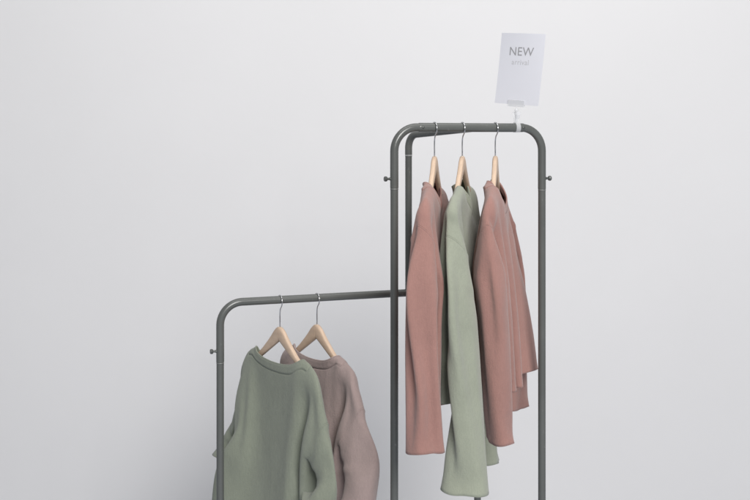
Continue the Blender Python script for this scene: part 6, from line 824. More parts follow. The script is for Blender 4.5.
-13,-8,-6,-6,-4,-5,-2,-2,-2,-2,-2,5,51,-1,9,4,-2,-4,-6,-8,-7,-8,-10,-10,-8,-7,-4,-5,-4,-5,-3,-4,-3,-3,-2,-7,91,8,-6,-9,-9,-8,-8,-8,-7,-8,-10,-8,-8,-6,-3,-3,-1,-1,0,0,1,2,3,3,88,7,-9,
-10,-8,-7,-6,-6,-5,-5,-6,-6,-4,-3,-2,-1,-1,0,1,1,1,2,1,1,63,14,2,-2,-2,-3,-4,-4,-4,-5,-4,-5,-5,-3,-3,-1,-2,0,0,1,1,0,-2,-2,38,12,3,3,3,2,1,1,0,0,-2,-2,-2,-3,-3,-3,-2,-1,-1,-1,-1,-1,
-3,-4,-7,15,3,4,-2,3,3,3,4,3,3,4,3,3,3,1,1,0,-1,0,-1,-2,-5,-6,-8,-12,-5,0,0,1,0,2,3,2,3,3,3,5,5,4,5,4,3,3,3,5,3,0,-5,-10,-13,-29,-1,-2,0,0,1,2,3,2,2,3,4,4,5,5,4,5,5,5,7,8,7,4,-5,-9,
-60,-1,-1,-1,-1,1,1,2,3,2,3,3,5,4,4,5,5,6,6,7,9,11,11,4,-3,-85,-1,-1,-2,0,0,1,1,3,2,2,4,4,4,5,5,6,6,7,8,10,12,13,10,1,-99,-2,-1,-1,-1,-1,1,1,2,2,3,3,3,5,5,5,6,7,8,9,12,14,14,11,4,-109,
-2,-1,-1,-2,0,0,1,2,2,2,3,3,4,6,6,7,9,10,12,14,15,13,10,4,-116,-3,-1,-1,-2,-1,1,1,2,1,2,4,4,5,6,7,9,11,14,15,14,13,11,7,4,-122,-5,0,-2,-1,1,1,2,3,2,3,4,5,6,5,7,10,12,15,19,14,11,7,6,
5,-134,2,-3,1,3,4,5,5,4,4,4,5,5,4,4,3,8,12,17,19,10,6,8,6,8,-145,7,8,8,8,7,6,7,6,6,6,7,6,0,-2,2,10,18,10,3,6,9,9,8,-158,11,6,5,4,5,5,7,8,9,12,17,20,1,-1,0,9,13,1,5,8,9,9,7,-168,10,10,
9,9,8,9,9,10,10,13,9,18,-1,2,7,10,3,3,7,7,7,5,-3,-173,6,14,13,9,6,5,5,5,10,26,28,17,3,3,10,5,3,5,4,3,1,-3,-6,-173,-7,10,19,16,12,8,5,9,3,6,28,37,19,11,4,1,2,1,1,-1,-4,-6,-6,-189,10,
7,9,11,11,10,8,5,5,14,24,29,22,14,8,3,2,0,-1,-2,-4,-7,-12,-174,15,7,4,6,8,8,4,1,3,20,26,29,21,17,8,4,2,-2,-2,-4,-4,-4,-1,-170,17,11,7,5,3,1,-6,-8,-16,-19,-8,1,6,10,8,5,3,6,12,-24,-17,
-11,-3,3,9,9,6,5,7,12,-19,-16,-13,-7,2,8,9,7,5,8,13,-16,-14,-13,-9,-1,7,11,8,5,8,11,-13,-12,-12,-11,-3,6,11,11,6,6,10,-11,-11,-13,-11,-6,4,12,12,8,7,8,-9,-11,-13,-13,-8,1,11,13,11,8,
9,-8,-10,-13,-15,-10,-1,9,13,13,10,9,-5,-10,-12,-15,-13,-4,8,13,13,11,12,-3,-9,-12,-15,-14,-5,5,12,13,13,13,-1,-9,-10,-15,-15,-7,5,11,13,14,14,-2,-8,-10,-14,-15,-8,4,11,13,14,15,-3,
-8,-8,-13,-16,-8,2,11,13,15,16,-5,-8,-7,-12,-15,-9,1,9,14,16,17,-6,-9,-6,-10,-14,-11,0,8,13,17,19,-7,-10,-5,-8,-12,-11,-3,7,13,17,20,-7,-12,-5,-5,-10,-11,-4,6,13,17,21,-9,-14,-6,-3,
-6,-9,-4,5,13,18,21,-13,-17,-7,-2,-3,-5,-2,6,13,17,21,-19,-19,-10,-3,-1,0,3,8,15,18,20,-28,-21,-13,-5,-3,5,10,13,19,18,20,-41,-27,-12,-8,-14,12,25,14,30,16,23,-49,13,9,5,2,-1,-2,-4,
-6,-18,15,10,7,1,-2,-4,-5,-8,-16,14,11,6,2,-1,-2,-6,-10,-16,12,10,6,4,1,-1,-6,-12,-15,10,8,7,5,3,0,-7,-13,-14,9,8,7,7,3,-1,-8,-13,-12,8,7,8,7,4,-2,-8,-14,-10,7,7,9,7,4,-3,-9,-13,-10,
8,8,9,8,2,-3,-9,-14,-8,8,9,10,7,1,-4,-10,-14,-7,10,10,10,6,0,-6,-10,-14,-6,11,11,10,6,-1,-6,-9,-15,-8,13,12,12,6,-1,-6,-11,-15,-9,14,14,13,7,-1,-8,-11,-17,-9,16,16,14,8,-2,-10,-13,-18,
-9,19,18,15,9,-3,-11,-16,-19,-9,21,20,17,9,-3,-12,-18,-21,-9,23,22,18,10,-4,-13,-20,-21,-11,25,23,19,10,-3,-14,-20,-22,-14,26,24,19,10,-1,-13,-19,-21,-21,26,26,19,13,0,-11,-19,-19,-31,
24,32,18,22,2,-13,-20,-19,-130,-11,0,5,7,5,4,4,4,9,16,-45,-13,-4,4,8,9,8,7,7,9,11,-50,-15,-6,3,9,11,12,11,8,9,12,-57,-16,-8,1,9,13,15,12,8,10,15,-60,-17,-10,-1,8,15,15,12,9,12,18,-60,
-16,-12,-3,6,14,16,13,9,13,19,-56,-16,-12,-6,4,13,17,12,9,14,20,-52,-15,-13,-8,2,12,17,12,9,12,20,-45,-14,-14,-10,0,11,16,13,7,12,18,-35,-15,-15,-11,-2,10,15,12,7,11,18,-25,-15,-16,
-13,-4,8,14,10,7,12,19,-16,-15,-17,-15,-5,6,12,8,7,13,21,-8,-16,-17,-16,-7,4,9,7,7,14,23,0,-16,-19,-17,-9,2,7,6,8,16,24,6,-18,-19,-18,-11,0,7,7,9,17,23,10,-18,-20,-18,-11,-2,7,8,10,
15,22,15,-20,-19,-18,-12,-3,6,10,11,14,19,19,-20,-20,-17,-13,-5,5,11,12,15,18,22,-22,-20,-18,-15,-6,4,11,15,17,20,22,-24,-22,-19,-15,-7,3,13,17,19,23,19,-26,-24,-20,-15,-5,1,16,19,22,
25,14,-29,-28,-22,-15,2,-9,28,21,20,36,-72,19,14,11,8,4,-2,-9,-12,-37,19,16,13,11,6,-2,-11,-13,-43,21,16,14,13,8,1,-10,-15,-50,21,17,14,12,11,4,-8,-16,-56,21,17,14,12,12,6,-7,-15,-61,
20,19,14,12,11,7,-5,-16,-62,18,19,16,12,11,6,-5,-16,-60,16,19,16,12,10,5,-6,-16,-54,15,18,16,11,7,3,-6,-16,-44,14,17,16,9,5,1,-8,-16,-33,13,17,15,8,3,-1,-9,-16,-24,12,16,15,9,2,-4,-10,
-16,-17,12,15,15,9,2,-5,-11,-18,-11,12,15,15,8,2,-6,-13,-20,-4,11,14,14,7,0,-6,-14,-19,1,12,13,12,4,-3,-7,-13,-18,9,13,12,10,1,-5,-10,-13,-16,17,14,13,8,1,-8,-11,-13,-17,22,16,14,9,
0,-7,-12,-15,-18,24,18,14,10,2,-7,-13,-17,-19,22,21,15,12,3,-7,-13,-20,-21,20,28,15,16,4,-8,-14,-28,-21,-307,50,-34,-50,23,-44,15,-42,12,-41,12,-39,9,-37,9,-35,10,-27,3,-17,-12,-4,-42,
-4,-51,-4,-54,-2,-56,-1,-58,1,-60,0,-61,0,-61,0,-62,0,-61,0,-62,0,-61,0,-62,1,-63,0,1169,-37,-34,-32,-32,-32,-33,-31,-30,-32,-37,-50,-56,-60,-59,-61,-60,-61,-62,-61,-62,-61,-62,-61,
-62,1232,-49,-40,-35,-34,-35,-37,-35,-34,-36,-41,-57,-60,-62,-61,-62,-61,-62,-61,-62,-61,-62,-61,-62,-61,1292,-65,-42,-38,-39,-40,-40,-40,-40,-41,-44,-60,-62,-62,-62,-61,-62,-61,-62,
-62,-61,-62,-62,-61,-62,1330,-52,-55,-45,-44,-45,-44,-44,-45,-45,-46,-60,-62,-62,-62,-61,-62,-62,-62,-62,-61,-62,-62,-61,-62,1352,-59,-49,-48,-47,-48,-47,-47,-47,-47,-48,-60,-62,-62,
-61,-62,-62,-62,-62,-61,-62,-61,-62,-61,-62,1373,-57,-64,-50,-48,-49,-49,-48,-47,-48,-50,-60,-62,-61,-62,-62,-62,-61,-62,-61,-62,-61,-61,-62,-61,1297,-60,-38,-43,-43,-42,-42,-42,-41,
-41,-44,-60,-62,-61,-62,-62,-61,-62,-61,-62,-61,-62,-61,-62,-62,1247,-46,-35,-38,-38,-39,-38,-37,-37,-38,-40,-58,-62,-62,-62,-61,-62,-61,-62,-62,-61,-62,-62,-61,-62,1221,-43,-34,-35,
-35,-36,-36,-35,-34,-35,-38,-59,-61,-62,-61,-62,-62,-61,-62,-61,-62,-61,-62,-62,-61,1203,-42,-32,-33,-33,-34,-34,-34,-33,-33,-36,-59,-61,-62,-61,-62,-62,-61,-62,-61,-62,-61,-62,-61,
-62,1193,-41,-32,-32,-33,-32,-33,-32,-32,-32,-36,-58,-61,-62,-61,-62,-61,-62,-62,-61,-62,-61,-62,-61,-62,1189,-41,-32,-33,-32,-32,-32,-31,-31,-32,-36,-57,-61,-61,-62,-61,-62,-62,-61,
-62,-61,-62,-61,-62,-61,1188,-40,-32,-34,-33,-33,-32,-30,-31,-31,-35,-58,-61,-61,-61,-62,-61,-62,-62,-61,-62,-61,-62,-61,-62,1196,-42,-33,-34,-35,-34,-33,-32,-31,-30,-36,-57,-61,-61,
-61,-61,-62,-61,-62,-61,-62,-61,-61,-61,-61,1207,-43,-34,-36,-37,-35,-36,-35,-33,-29,-35,-57,-61,-61,-61,-61,-62,-62,-61,-62,-61,-61,-60,-60,-60,1227,-46,-38,-38,-39,-38,-38,-37,-37,
-35,-32,-55,-61,-61,-62,-61,-62,-61,-62,-62,-61,-61,-61,-60,-60,1274,-61,-42,-40,-42,-42,-42,-41,-41,-40,-40,-50,-59,-61,-62,-61,-62,-61,-62,-62,-61,-62,-61,-61,-61,1364,-94,-48,-44,
-49,-49,-49,-48,-48,-48,-47,-53,-53,-60,-61,-61,-61,-62,-61,-62,-62,-61,-62,-61,-61,1341,-78,-46,-50,-50,-49,-49,-48,-48,-46,-45,-56,-50,-55,-61,-59,-61,-61,-62,-62,-61,-62,-62,-61,
-62,1320,-69,-56,-49,-47,-47,-47,-47,-46,-45,-45,-55,-55,-55,-60,-54,-56,-59,-61,-61,-62,-61,-61,-61,-62,1277,-78,-45,-42,-44,-44,-44,-43,-43,-43,-44,-54,-61,-67,-57,-40,-47,-53,-60,
-61,-60,-61,-61,-61,-62,1201,-53,-41,-40,-41,-41,-40,-41,-40,-39,-43,-62,-65,-45,-37,-43,-50,-51,-58,-61,-60,-61,-60,-61,-60,1137,-45,-38,-38,-38,-38,-38,-39,-38,-42,-49,-52,-46,-37,
-35,-40,-45,-51,-58,-59,-61,-60,-60,-59,-60,1075,-45,-32,-34,-34,-35,-35,-35,-36,-40,-40,-46,-37,-32,-32,-36,-44,-54,-58,-60,-60,-60,-59,-57,-48,1001,-43,-25,-31,-32,-31,-30,-29,-31,
-31,-16,-48,-38,-31,-32,-35,-47,-57,-60,-60,-60,-60,-60,-59,-57,1022,-50,20,-42,11,-40,9,-39,9,-39,9,-38,11,-36,12,-31,8,-21,-7,-47,-54,-55,-56,-58,-61,-61,-62,-61,-61,-61,-61,-61,-63,
1128,-35,-34,-33,-32,-31,-30,-29,-32,-37,-50,-54,-56,-58,-61,-61,-62,-61,-61,-61,-60,-61,-60,-61,1171,-39,-37,-34,-35,-33,-34,-36,-36,-39,-55,-58,-59,-61,-62,-61,-61,-61,-61,-60,-61,
-60,-61,-60,1219,-48,-41,-39,-39,-39,-40,-40,-40,-42,-58,-61,-60,-61,-61,-61,-60,-61,-61,-61,-61,-61,-61,-61,1254,-49,-45,-43,-44,-43,-44,-43,-43,-45,-59,-61,-61,-61,-62,-62,-61,-62,
-62,-61,-62,-61,-62,-61,1281,-48,-46,-46,-46,-47,-46,-46,-46,-48,-60,-62,-62,-62,-62,-62,-62,-62,-62,-61,-62,-62,-61,-62,1312,-59,-50,-49,-49,-49,-48,-49,-48,-49,-60,-62,-61,-62,-62,
-62,-62,-62,-61,-62,-62,-61,-62,-61,1333,-43,-56,-48,-47,-47,-46,-47,-45,-46,-48,-60,-62,-61,-62,-61,-62,-62,-62,-61,-62,-61,-62,-61,-61,1313,-54,-43,-44,-45,-45,-44,-44,-44,-44,-46,
-60,-62,-61,-62,-62,-62,-62,-61,-62,-61,-62,-61,-60,-60,1301,-54,-42,-44,-43,-44,-44,-43,-43,-42,-46,-59,-62,-61,-62,-61,-62,-62,-61,-62,-61,-62,-61,-60,-59,1293,-52,-43,-43,-43,-43,
-43,-42,-43,-42,-44,-60,-61,-62,-62,-61,-62,-61,-61,-62,-61,-61,-61,-61,-61,1292,-53,-42,-42,-43,-43,-43,-42,-42,-42,-44,-59,-62,-61,-62,-61,-62,-61,-62,-61,-61,-60,-61,-61,-61,1290,
-52,-43,-42,-43,-43,-42,-42,-42,-42,-44,-59,-62,-62,-61,-61,-62,-61,-62,-61,-60,-61,-60,-61,-61,1290,-52,-43,-43,-42,-43,-43,-42,-42,-42,-44,-59,-62,-62,-61,-61,-62,-61,-61,-61,-61,
-60,-60,-60,-61,1291,-53,-42,-43,-43,-43,-43,-43,-42,-42,-45,-59,-62,-61,-62,-61,-62,-61,-60,-61,-60,-60,-60,-60,-62,1296,-53,-43,-43,-44,-44,-43,-43,-43,-43,-45,-60,-61,-62,-61,-62,
-61,-60,-60,-60,-60,-60,-60,-62,-61,1305,-55,-43,-45,-45,-44,-45,-44,-44,-44,-45,-60,-61,-62,-61,-61,-61,-61,-59,-59,-60,-60,-61,-61,-62,1320,-57,-44,-47,-46,-46,-46,-45,-46,-45,-47,
-60,-61,-62,-61,-61,-61,-60,-59,-58,-61,-61,-61,-61,-61,1291,-54,-49,-48,-49,-48,-48,-48,-48,-49,-60,-61,-60,-61,-61,-61,-60,-58,-60,-61,-61,-61,-61,-61,1264,-47,-47,-48,-46,-47,-46,
-46,-46,-47,-59,-58,-57,-60,-61,-60,-61,-59,-61,-61,-61,-60,-61,-61,1236,-47,-45,-45,-44,-43,-43,-41,-42,-44,-56,-57,-57,-60,-61,-60,-60,-61,-61,-61,-61,-61,-61,-61,1199,-47,-42,-41,
-41,-42,-41,-40,-40,-39,-46,-49,-56,-61,-60,-60,-61,-61,-61,-62,-61,-61,-61,-62,1144,-40,-37,-36,-37,-39,-38,-38,-37,-38,-51,-42,-41,-53,-60,-61,-61,-62,-61,-62,-61,-62,-61,-61,1086,
-33,-34,-33,-35,-34,-35,-36,-37,-39,-44,-44,-40,-42,-49,-57,-60,-62,-61,-62,-61,-61,-61,-58,1025,-27,-30,-31,-30,-31,-32,-33,-38,-42,-42,-41,-35,-36,-40,-53,-59,-61,-60,-61,-61,-61,
-60,-59,975,-20,-28,-29,-28,-27,-26,-28,-37,205,-14,-22,-27,-28,-27,-26,-22,-17,-11,-7,174,-10,-21,-27,-27,-27,-24,-21,-16,-10,-5,166,-8,-20,-25,-27,-25,-22,-20,-14,-11,-6,158,-7,-18,
-24,-25,-24,-20,-18,-13,-11,-6,147,-6,-17,-22,-24,-23,-20,-15,-12,-10,-5,134,-5,-15,-19,-23,-22,-20,-15,-11,-8,-4,122,-5,-12,-17,-20,-21,-19,-15,-11,-8,-3,111,-4,-11,-15,-17,-18,-17,
-14,-12,-8,-4,100,-4,-10,-12,-15,-16,-15,-13,-11,-9,-3,88,-4,-9,-11,-13,-13,-13,-12,-10,-8,-3,75,-4,-7,-10,-11,-12,-11,-10,-9,-7,-3,64,-4,-7,-8,-10,-10,-10,-8,-8,-6,-1,51,-3,-6,-8,-8,
-8,-8,-7,-5,-5,-2,39,-3,-5,-6,-7,-6,-6,-4,-4,-4,-2,26,-3,-4,-5,-5,-5,-3,-2,-2,-3,-1,12,-3,-3,-3,-5,-3,-1,0,1,-2,-2,-1,-2,-2,-2,-3,-2,0,3,2,-1,-1,-14,-1,-1,-1,-2,0,2,5,4,0,-1,-26,-2,
0,1,-1,1,4,8,7,2,-1,-42,-1,1,2,1,3,6,10,10,5,1,-60,-3,4,4,3,3,7,15,11,9,6,-81,-9,9,10,3,2,5,24,9,16,18,345,-23,-28,-30,-30,-28,-23,-16,-8,163,-22,-27,-31,-30,-28,-21,-14,-6,159,-20,
-26,-30,-30,-27,-20,-12,-6,152,-18,-23,-27,-29,-25,-19,-11,-7,140,-15,-20,-24,-26,-24,-18,-12,-7,127,-12,-17,-20,-23,-23,-18,-13,-8,116,-11,-14,-16,-21,-22,-19,-13,-9,105,-9,-11,-13,
-18,-21,-19,-14,-9,95,-8,-9,-10,-16,-20,-18,-14,-8,83,-6,-7,-8,-13,-18,-18,-13,-8,71,-5,-5,-6,-11,-15,-16,-13,-8,59,-4,-3,-4,-8,-13,-15,-12,-8,47,-3,-2,-1,-6,-11,-13,-12,-8,35,-1,0,
1,-4,-9,-12,-11,-7,23,0,2,2,-1,-7,-11,-10,-6,11,1,4,4,1,-6,-9,-9,-6,-1,3,5,7,3,-4,-8,-8,-7,-12,5,7,8,4,-1,-7,-8,-5,-24,6,8,9,6,0,-4,-6,-4,-37,7,9,10,7,3,-1,-2,-1,-54,8,8,12,9,6,5,2,
2,-77,12,4,17,14,5,15,6,5,365,-20,-26,-31,-31,-29,-26,-24,-24,-18,-2,206,-14,-25,-31,-30,-28,-24,-20,-19,-11,2,182,-12,-24,-30,-30,-27,-22,-18,-13,-6,3,162,-11,-22,-28,-29,-27,-22,-15,
-7,-1,3,142,-10,-20,-27,-28,-26,-22,-13,-3,3,2,126,-8,-19,-25,-27,-26,-21,-12,-2,6,2,115,-8,-18,-23,-25,-25,-21,-13,0,7,4,104,-8,-16,-21,-23,-24,-20,-13,1,9,5,92,-7,-15,-19,-22,-21,
-20,-11,3,11,7,76,-7,-13,-18,-20,-20,-18,-9,6,13,8,60,-6,-13,-17,-17,-18,-16,-6,7,14,9,45,-6,-12,-15,-16,-16,-13,-4,8,13,9,34,-6,-12,-14,-14,-13,-11,-3,8,13,8,27,-7,-11,-13,-13,-11,
-9,-2,8,12,8,20,-7,-10,-12,-11,-11,-7,-1,8,12,7,15,-7,-10,-10,-10,-10,-6,1,8,10,7,9,-6,-9,-9,-10,-8,-5,2,7,9,6,4,-6,-8,-8,-9,-8,-4,2,7,7,6,2,-7,-7,-8,-9,-7,-4,2,5,6,5,3,-7,-8,-8,-9,
-7,-3,2,3,6,5,5,-8,-8,-9,-9,-8,-3,1,2,7,5,7,-7,-7,-10,-13,-8,-4,3,-4,15,0,419,-20,-26,-28,-27,-26,-24,-23,-26,179,-19,-26,-27,-28,-24,-22,-18,-18,164,-17,-24,-27,-27,-25,-20,-15,-11,
150,-15,-22,-26,-26,-25,-21,-12,-5,135,-12,-20,-23,-25,-26,-20,-12,-2,124,-11,-17,-20,-24,-26,-21,-12,-1,114,-9,-14,-18,-23,-24,-22,-11,0,103,-8,-12,-15,-21,-23,-21,-9,0,92,-7,-10,-12,
-20,-22,-18,-7,2,77,-6,-7,-10,-17,-21,-16,-5,4,60,-4,-4,-8,-15,-18,-15,-3,4,46,-3,-2,-6,-12,-17,-13,-3,3,36,-2,-1,-3,-11,-14,-12,-4,2,28,-1,1,-2,-9,-13,-10,-5,1,21,0,1,-1,-7,-10,-10,
-4,-1,15,1,1,0,-5,-9,-8,-5,-2,10,1,2,0,-3,-7,-7,-5,-4,5,2,2,2,-3,-5,-7,-6,-6,3,2,3,2,-1,-5,-7,-9,-8,4,4,2,3,-1,-5,-8,-10,-11,7,5,2,3,0,-6,-9,-12,-13,13,6,-1,4,5,-10,-10,-16,-16,)),
's5': ({'ang': 84, 'pat': {'slope': 0.52, 'nf': 0.085, 'W': 0.27, 'L': 0.68, 'cuff': 0.145, 'ad': 0.18, 'nb': 0.035, 'neck': 0.118, 'flare': 0.02, 'thk': 0.02, 'rate': 1.1, 'slen': 0.2913, 'slen_r': 0.4127}}, (
-470,27,9,-22,36,-20,29,-21,28,-21,30,-21,31,-18,30,-14,26,-8,21,-1,12,13,-4,21,-16,24,-21,27,-27,30,-31,32,-32,33,-33,33,-33,33,-33,34,-34,35,-35,35,-35,36,-37,37,-47,45,-132,8,11,
8,8,8,8,6,6,6,4,7,7,2,-2,-3,-1,-1,1,0,0,0,0,-1,-11,-49,7,9,8,8,10,1,0,-1,6,4,10,15,-4,-7,-2,-2,0,0,0,1,1,2,2,0,-45,2,15,10,8,6,3,4,4,5,5,6,5,0,-1,1,0,1,1,0,1,2,2,2,3,-44,3,8,8,8,7,5,
6,5,5,4,3,-1,4,1,0,1,1,1,2,2,3,3,3,3,-42,0,7,7,8,6,5,4,3,3,4,2,3,3,2,1,1,1,2,2,3,3,4,4,5,-42,-1,9,7,7,5,4,3,2,3,3,3,2,3,2,2,1,2,2,2,3,4,4,5,5,-43,17,4,4,4,3,2,2,2,2,1,3,3,2,2,2,2,1,
3,3,3,5,4,5,6,-28,7,2,3,3,2,2,1,1,1,1,2,3,2,3,2,2,3,3,3,4,4,4,5,5,-22,4,2,2,3,1,2,1,0,1,1,1,2,3,2,4,3,3,3,3,3,4,5,5,5,-18,2,1,2,2,1,1,1,0,1,1,1,3,2,3,3,3,3,3,3,3,4,5,5,6,-16,0,2,1,1,
1,1,1,1,0,0,2,3,3,3,3,2,3,2,3,3,4,5,5,5,-11,-1,0,1,1,1,0,1,1,1,1,3,2,2,2,3,2,3,3,2,2,4,4,5,6,-6,-3,0,0,1,-1,1,2,1,1,1,2,1,1,2,2,3,3,2,2,4,3,5,4,4,3,-7,-1,0,0,0,1,1,1,0,0,-1,0,1,2,3,
4,4,3,4,4,4,4,4,8,5,-8,-2,-6,-1,-3,-3,-2,-1,0,0,2,4,3,5,4,4,5,4,2,2,0,-1,-3,-7,22,27,-4,-37,-9,-1,0,2,3,3,4,4,4,4,3,1,1,0,-1,-4,-3,-3,-3,-4,-8,66,39,1,-61,-14,2,0,1,1,2,1,1,1,0,0,-2,
0,-1,-1,-2,-1,-2,-2,-3,-2,71,103,-41,-67,-18,0,-1,-2,-2,-2,-1,0,0,1,0,-1,0,0,-1,-1,-1,-2,-1,-2,-3,83,43,-51,-33,-4,1,1,4,3,1,0,-2,-1,-1,0,0,0,0,-1,-1,-1,-1,-1,-1,-1,88,-13,-19,-17,-4,
-1,-1,0,-1,-4,-5,-5,-2,1,3,4,3,3,2,2,1,1,1,-1,5,89,-25,-21,-18,-13,-12,-10,-9,-9,-9,-5,-8,-4,0,3,4,4,4,5,5,5,5,5,5,9,102,-33,-13,-15,-13,-14,-4,-4,-11,-17,-7,-11,-14,-9,-5,-3,0,0,2,
3,4,5,6,6,8,140,-24,-12,-13,-13,-12,-8,-4,-3,-7,-5,-9,-12,-11,-9,-9,-8,-6,-5,-3,-3,-1,0,-1,-4,198,-26,-13,-13,-13,-13,-10,-7,-1,2,3,-1,-9,-11,-11,-11,-9,-10,-8,-9,-8,-7,-7,-9,-27,247,
-30,-15,-12,-13,-13,-14,-11,-5,4,16,7,-3,-10,-12,-9,-9,-8,-7,-8,-9,-9,-9,-9,-12,-661,-20,36,-19,33,-17,31,-17,30,-15,30,-14,31,-13,32,-13,30,-15,27,13,11,10,8,5,3,2,1,2,1,1,2,2,9,-185,
11,13,13,14,17,18,19,16,13,14,13,11,9,6,4,2,2,2,1,0,2,3,20,-203,6,13,12,17,21,17,15,13,13,13,11,9,6,4,2,2,1,0,1,0,0,0,3,-164,13,15,9,5,12,12,12,13,11,8,4,4,2,1,0,1,0,0,0,0,0,0,0,-78,
5,7,6,4,6,6,4,4,4,3,2,1,1,0,0,-1,-1,-2,-1,-1,-1,-1,-7,0,5,6,5,5,4,5,3,3,3,2,0,-1,-2,-1,-3,-3,-3,-4,-3,-2,-2,-2,-5,23,10,4,2,2,2,1,2,2,1,3,2,2,2,-1,-2,-2,-2,-3,-1,-2,-1,-1,-2,27,-7,13,
4,1,1,1,1,1,1,1,1,0,0,0,-1,-2,0,-1,-1,-1,0,0,0,0,32,0,4,0,1,-1,0,-1,0,-1,0,-1,0,-1,1,-1,0,0,0,1,0,0,1,0,2,39,-1,2,0,0,0,0,-1,-1,-1,0,-1,0,-1,0,-1,0,0,0,0,-1,0,0,0,-1,49,0,1,0,-1,0,-1,
-1,0,-1,0,-1,0,-2,0,0,0,0,0,0,-1,0,-1,0,-1,52,-1,1,-1,0,-1,-1,0,-1,0,-1,-1,0,-1,-1,0,-1,0,0,0,-1,-1,0,0,0,54,-1,-1,0,0,-1,-1,0,-1,-1,-1,0,-1,-1,0,-1,-1,0,0,-1,-1,0,-1,-1,-1,58,-1,-1,
-1,0,-1,-1,0,-1,-1,-1,0,-1,0,-1,-1,0,-1,0,-1,-1,0,-1,-1,-1,60,-1,-2,-1,0,-2,-1,0,-1,0,-1,-1,0,0,-2,0,-1,0,-1,-1,0,-1,-1,0,-1,60,-2,-1,-2,-1,-1,0,-1,0,-1,0,-1,-1,0,-1,-1,0,-1,-1,0,-1,
0,-2,-1,-1,63,-3,-1,-1,-2,-1,-1,-1,-1,0,-1,0,-1,-1,0,0,-1,-1,-1,-1,-1,-1,-2,-2,-2,69,-2,-3,-2,-2,-2,-1,0,0,-1,-1,-1,-1,0,-1,0,-2,-1,-2,-2,-2,-1,-2,-2,-3,75,-4,-2,-2,-2,-2,0,-1,-1,-1,
-2,-1,-2,-1,-2,-2,-2,-2,-1,-2,-2,-1,-2,-1,79,-4,-2,-3,-4,-3,-2,-2,-1,0,1,-2,-2,-2,-2,-1,-2,-2,-1,-2,-1,-1,-1,-1,84,-10,-3,-4,-3,-2,-3,-2,-2,-1,2,-1,-1,-1,-1,-1,-2,-1,-1,-2,-1,-2,-1,
0,84,-19,-10,-8,-2,-3,-5,-3,-3,8,5,3,0,0,-1,-1,-1,-2,-1,-2,-2,-2,-2,0,76,-19,-12,-12,-5,-2,-4,-6,-1,9,-10,9,5,2,-1,-1,-2,-2,-3,-2,-3,-3,-4,-1,65,-4,-10,-9,-8,-7,-5,-2,1,-1,-7,-4,-4,
-5,-3,-3,-2,-1,-3,-3,-3,-3,-3,2,113,-14,-12,-9,-7,-8,-9,-7,-4,-2,0,-6,-9,-11,-9,-5,-4,-3,-4,-5,-6,-7,-5,0,157,-10,-11,-11,-8,-7,-10,-15,-16,-820,6,10,10,8,11,16,19,20,20,15,-148,4,10,
11,10,12,17,22,23,20,13,-156,4,11,13,11,13,20,23,24,21,13,-167,5,13,14,14,15,20,25,24,20,12,-174,5,14,17,16,17,22,24,24,18,11,-178,3,15,19,19,20,22,24,22,17,9,-180,2,15,19,22,22,23,
25,22,16,7,-183,2,14,20,23,23,26,25,23,16,8,-189,2,14,20,23,25,27,27,23,18,9,-196,3,13,20,24,27,28,27,24,19,8,-200,4,14,20,24,27,29,28,24,19,8,-203,5,15,21,24,26,29,28,25,18,7,-201,
6,15,22,24,26,28,27,24,18,7,-199,7,16,21,25,26,28,25,23,17,6,-195,9,15,22,25,26,27,25,21,15,5,-190,10,15,21,25,27,27,25,19,14,4,-187,10,16,21,24,27,28,24,18,13,4,-186,12,16,21,25,27,
27,24,17,11,3,-184,13,18,22,26,27,27,23,16,8,2,-181,13,19,24,27,27,26,23,16,7,-2,-179,12,20,27,29,27,26,24,18,6,-5,-183,8,21,31,34,28,25,26,26,6,-12,-68,13,15,16,18,19,20,17,11,-143,
14,16,17,20,22,21,17,10,-150,15,17,18,22,24,23,18,10,-160,16,19,19,23,25,24,19,10,-166,17,20,19,23,25,25,19,11,-168,18,19,20,22,25,25,19,11,-168,18,20,19,22,25,24,20,12,-170,19,20,20,
22,25,25,21,14,-175,18,20,21,23,26,26,22,16,-181,17,21,22,24,26,27,23,18,-186,16,21,23,24,26,27,25,19,-189,16,20,23,25,26,28,26,19,-189,13,20,23,25,28,28,27,20,-189,12,18,23,26,28,30,
27,21,-188,9,18,23,26,30,30,27,20,-185,7,17,23,28,30,30,27,20,-184,6,17,24,28,31,31,27,19,-184,5,17,24,30,31,31,26,18,-183,6,16,25,30,31,30,25,17,-179,5,16,25,30,31,29,25,16,-178,5,
16,25,30,31,30,26,17,-186,5,16,29,32,31,31,33,15,844,-20,-17,-13,-14,-15,-16,-13,-6,3,11,112,-18,-18,-14,-15,-17,-19,-15,-7,0,10,126,-19,-18,-15,-16,-20,-20,-17,-9,-1,9,139,-20,-19,
-17,-17,-20,-22,-19,-12,-2,9,150,-20,-21,-18,-18,-21,-24,-20,-14,-3,10,159,-20,-22,-20,-19,-22,-24,-22,-15,-3,11,167,-21,-23,-22,-20,-23,-25,-22,-15,-3,11,173,-20,-25,-23,-22,-23,-25,
-23,-15,-3,11,177,-19,-24,-25,-23,-25,-25,-24,-15,-3,10,181,-18,-23,-25,-25,-26,-26,-24,-16,-3,9,184,-16,-23,-24,-26,-27,-28,-25,-16,-4,9,184,-14,-20,-25,-26,-29,-28,-25,-17,-4,9,181,
-13,-18,-23,-27,-29,-29,-25,-17,-4,8,176,-11,-17,-22,-26,-29,-29,-25,-16,-5,7,171,-9,-16,-21,-26,-28,-28,-25,-17,-5,6,169,-9,-15,-21,-26,-27,-28,-24,-17,-6,5,169,-9,-15,-21,-26,-27,
-27,-24,-16,-7,4,171,-10,-15,-21,-25,-27,-27,-24,-17,-7,3,173,-9,-16,-21,-24,-27,-27,-24,-17,-9,1,178,-9,-15,-21,-24,-27,-27,-25,-19,-10,0,184,-8,-14,-21,-25,-28,-28,-26,-21,-13,-1,
